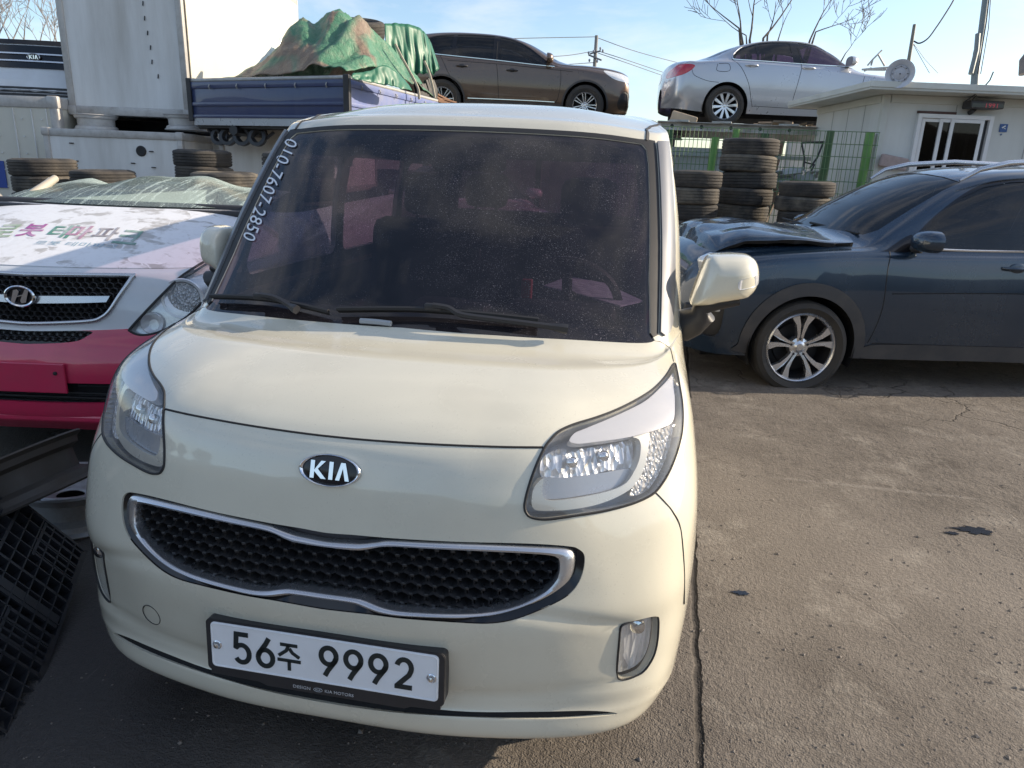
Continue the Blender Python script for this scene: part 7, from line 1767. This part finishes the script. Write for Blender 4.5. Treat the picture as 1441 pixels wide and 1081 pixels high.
for k, Pp in enumerate(([(842,72,60),(880,84,60),(940,104,70),(1010,125,85)], [(842,75,60),(880,88,60),(940,109,70),(1010,132,85)], [(836,72,60),(800,78,58),(760,80,56),(640,82,52)], [(837,52,60),(700,55,55),(600,60,52)], [(837,52,60),(900,74,64),(1000,100,80)], [(839,88,60),(780,92,58),(700,96,55)])):
    b = MB(); b.tube([at_d(*q) for q in cr_curve(Pp, 6, False)], .030, 5); tag(b.build('power_line', wm), ['upper power line running right from the utility pole', 'lower power line running right from the utility pole', 'power line running left from the cross arm', 'thin earth wire running left from the pole tip', 'thin earth wire running right from the pole tip', 'lowest power line running left behind the brown SUV'][k], 'wire', 'power lines')
barkm = plain('bark', (.13,.105,.085), .85, var=.25)
barkp = plain('pale_bark', (.27,.24,.22), .85, var=.2)
def bare_tree(name, base, seeds, mat, label, twig=.010, depth=4, seed=3, trunk=None):
    r_ = random.Random(seed); root = empty(name, base, 0, label, 'tree'); base = Vector(base); b = MB(); tw = MB()
    def grow(p, d, ln, rad_, lev):
        pts = [p.copy()]; rr = [rad_]; n = 5; q = p.copy(); dd = d.copy()
        for i in range(n):
            dd = (dd+Vector((r_.uniform(-.11,.11), r_.uniform(-.11,.11), r_.uniform(-.05,.10)))).normalized(); q = q+dd*ln/n; pts.append(q.copy()); rr.append(rad_*(1-.14*(i+1)))
            if lev < depth and i > 0:
                for _ in range(1 if r_.random() < .8 else 0):
                    ax = Vector((r_.uniform(-1,1), r_.uniform(-1,1), r_.uniform(-.3,1))).normalized(); nd = (dd*.75+ax*.75).normalized(); grow(q.copy(), nd, ln*r_.uniform(.50,.80), rad_*(1-.14*(i+1))*.55, lev+1)
        (b if lev < 2 else tw).tube(pts, [max(twig, x) for x in rr], 5 if lev < 2 else 4, caps=False)
    for (p, d, ln, rd) in seeds: grow(Vector(p)-base, Vector(d).normalized(), ln, rd, 0)
    if trunk: b.tube([Vector((0,0,0)), Vector(trunk)-base], [.16,.10], 8)
    b.build('trunk', mat, root, smooth=50); tw.build('twigs', mat, root)
    return root
def up(px, py, px2, py2, Z): a, c_ = at_d(px, py, Z), at_d(px2, py2, Z); return (a, c_-a, (c_-a).length)
Zt = 15.5
S_ = []
for (a, b_, c_, d_, rd) in ((1045,60,1030,-12,.024), (1055,56,1066,-20,.024), (1074,54,1140,-14,.022), (1140,56,1170,-10,.020), (1040,40,985,-8,.016), (1148,45,1206,18,.014), (1190,75,1215,50,.010), (1080,50,1098,5,.018), (1095,56,1112,10,.014), (1050,50,1000,20,.012)):
    s0, dr, l_ = up(a, b_, c_, d_, Zt); S_.append((s0, dr, l_, rd))
tb = at_d(1085, 150, Zt); bare_tree('bare_tree', (tb.x,tb.y,0), S_, barkm, 'leafless tree whose thin branches rise behind the silver saloon', .0050, 3, 5, trunk=None)
o_ = [o for o in bpy.data.objects if o.name == 'bare_tree'][0]
b = MB(); 
for s0, dr, l_, rd in S_: b.tube([Vector((0,0,0)), (Vector(s0)-Vector((tb.x,tb.y,0)))*.55+Vector((0,0,.3)), Vector(s0)-Vector((tb.x,tb.y,0))], [.10,.07,rd], 6)
b.build('bough', barkm, o_, smooth=50)
S2 = []
for (a, b_, c_, d_) in ((-10,75,15,12), (10,80,28,20), (30,80,45,28), (52,82,62,40), (70,85,78,50), (-30,60,-5,10), (20,70,2,30), (88,80,70,30)):
    s0, dr, l_ = up(a, b_, c_, d_, 24); S2.append((s0, dr, l_*1.1, .03))
tb2 = at_d(30, 100, 24); t2 = bare_tree('bare_tree', (tb2.x,tb2.y,0), S2, barkp, 'hazy leafless tree behind the truck cab at the far left', .007, 3, 11)
b = MB()
for s0, dr, l_, rd in S2: b.tube([Vector((0,0,0)), (Vector(s0)-Vector((tb2.x,tb2.y,0)))*.5, Vector(s0)-Vector((tb2.x,tb2.y,0))], [.14,.08,rd], 6)
b.build('bough', barkp, t2, smooth=50)
# ------------------------------------------------------------------ papers on the dashboard
b = MB(); pts = [at_z(px, py, 1.005) for px, py in ((765,403),(800,394),(850,398),(905,420),(872,434),(820,420))]
b.add([Vector((p_.x, p_.y, 1.008+.012*math.sin(k*1.7))) for k, p_ in enumerate(pts)]+[Vector((p_.x, p_.y, 1.003+.012*math.sin(k*1.7))) for k, p_ in enumerate(pts)], [tuple(range(6)), tuple(range(11,5,-1))]+[(k, (k+1) % 6, 6+(k+1) % 6, 6+k) for k in range(6)])
pm, nt, out = newmat('printed_paper'); p = N(nt, 'ShaderNodeBsdfPrincipled', Roughness=.6); co = objco(nt)
nt.links.new(mixc(nt, ramp(nt, noise(nt, mapping(nt, co, (12, 60, 1)), 2.2, 2), [(.52, (0,0,0)), (.56, (1,1,1))]), (.72,.66,.80,1), (.35,.30,.45,1)), p.inputs['Base Color']); nt.links.new(p.outputs[0], out.inputs[0])
tag(b.build('paper_sheet', pm), 'printed paper sheet lying on the dashboard behind the van windscreen', 'paper')
P = at_z(737, 430, 1.0); b = MB(); b.box((P.x,P.y+.05,1.03), (.035,.03,.10), None, 0, .004); tag(b.build('red_box', plain('red_plastic', (.45,.02,.03), .4)), 'small red box standing on the dashboard behind the windscreen', 'box')
# ------------------------------------------------------------------ light, sky, camera
SUN_EL, SUN_AZ = rad(24), None
to_sun = Vector((1.0, .32, 0)).normalized()*math.cos(SUN_EL)+Vector((0,0,math.sin(SUN_EL)))
sl_ = bpy.data.lights.new('sun', 'SUN'); sl_.energy = 4.8; sl_.angle = rad(.53); sl_.color = (1.0, .85, .66)
so = bpy.data.objects.new('sun', sl_); so.rotation_euler = to_sun.to_track_quat('Z', 'Y').to_euler(); so.location = (6, 2, 8); COL.objects.link(so)
w = bpy.data.worlds.new('World'); SC.world = w; w.use_nodes = True; nt = w.node_tree; nt.nodes.clear()
out = nt.nodes.new('ShaderNodeOutputWorld'); bg = nt.nodes.new('ShaderNodeBackground'); bg.inputs['Strength'].default_value = .15
sky = nt.nodes.new('ShaderNodeTexSky'); sky.sky_type = 'NISHITA'; sky.sun_disc = False; sky.sun_elevation = SUN_EL
sky.sun_rotation = math.atan2(to_sun.x, to_sun.y); sky.altitude = 20; sky.air_density = 1.0; sky.dust_density = 1.0; sky.ozone_density = 1.8
tc = nt.nodes.new('ShaderNodeTexCoord').outputs['Generated']
cl = noise(nt, mapping(nt, tc, (1.2, 1.2, 3.6), (0,0,.3), (.3,0,.15)), 2.4, 8, .58, .3)
clf = ramp(nt, cl, [(.46, (0,0,0)), (.76, (.85,.85,.85))])
skc = mixc(nt, clf, sky.outputs[0], (5.2,5.1,5.2,1))
nt.links.new(skc, bg.inputs['Color']); nt.links.new(bg.outputs[0], out.inputs[0])
cam = bpy.data.cameras.new('camera'); co_ = bpy.data.objects.new('camera', cam); COL.objects.link(co_)
cam.sensor_fit = 'HORIZONTAL'; cam.sensor_width = 36; cam.lens = FPX*36/1441; cam.clip_end = 2000; cam.clip_start = .02
co_.matrix_world = Matrix((CR, CU, -CF)).transposed().to_4x4(); co_.location = CAM
SC.camera = co_
SC.view_settings.view_transform = 'Standard'; SC.view_settings.look = 'None'; SC.view_settings.exposure = .6; SC.view_settings.gamma = 1
SC.render.engine = 'CYCLES'; SC.cycles.max_bounces = 10; SC.cycles.transparent_max_bounces = 24
try: SC.cycles.use_denoising = True
except Exception: pass
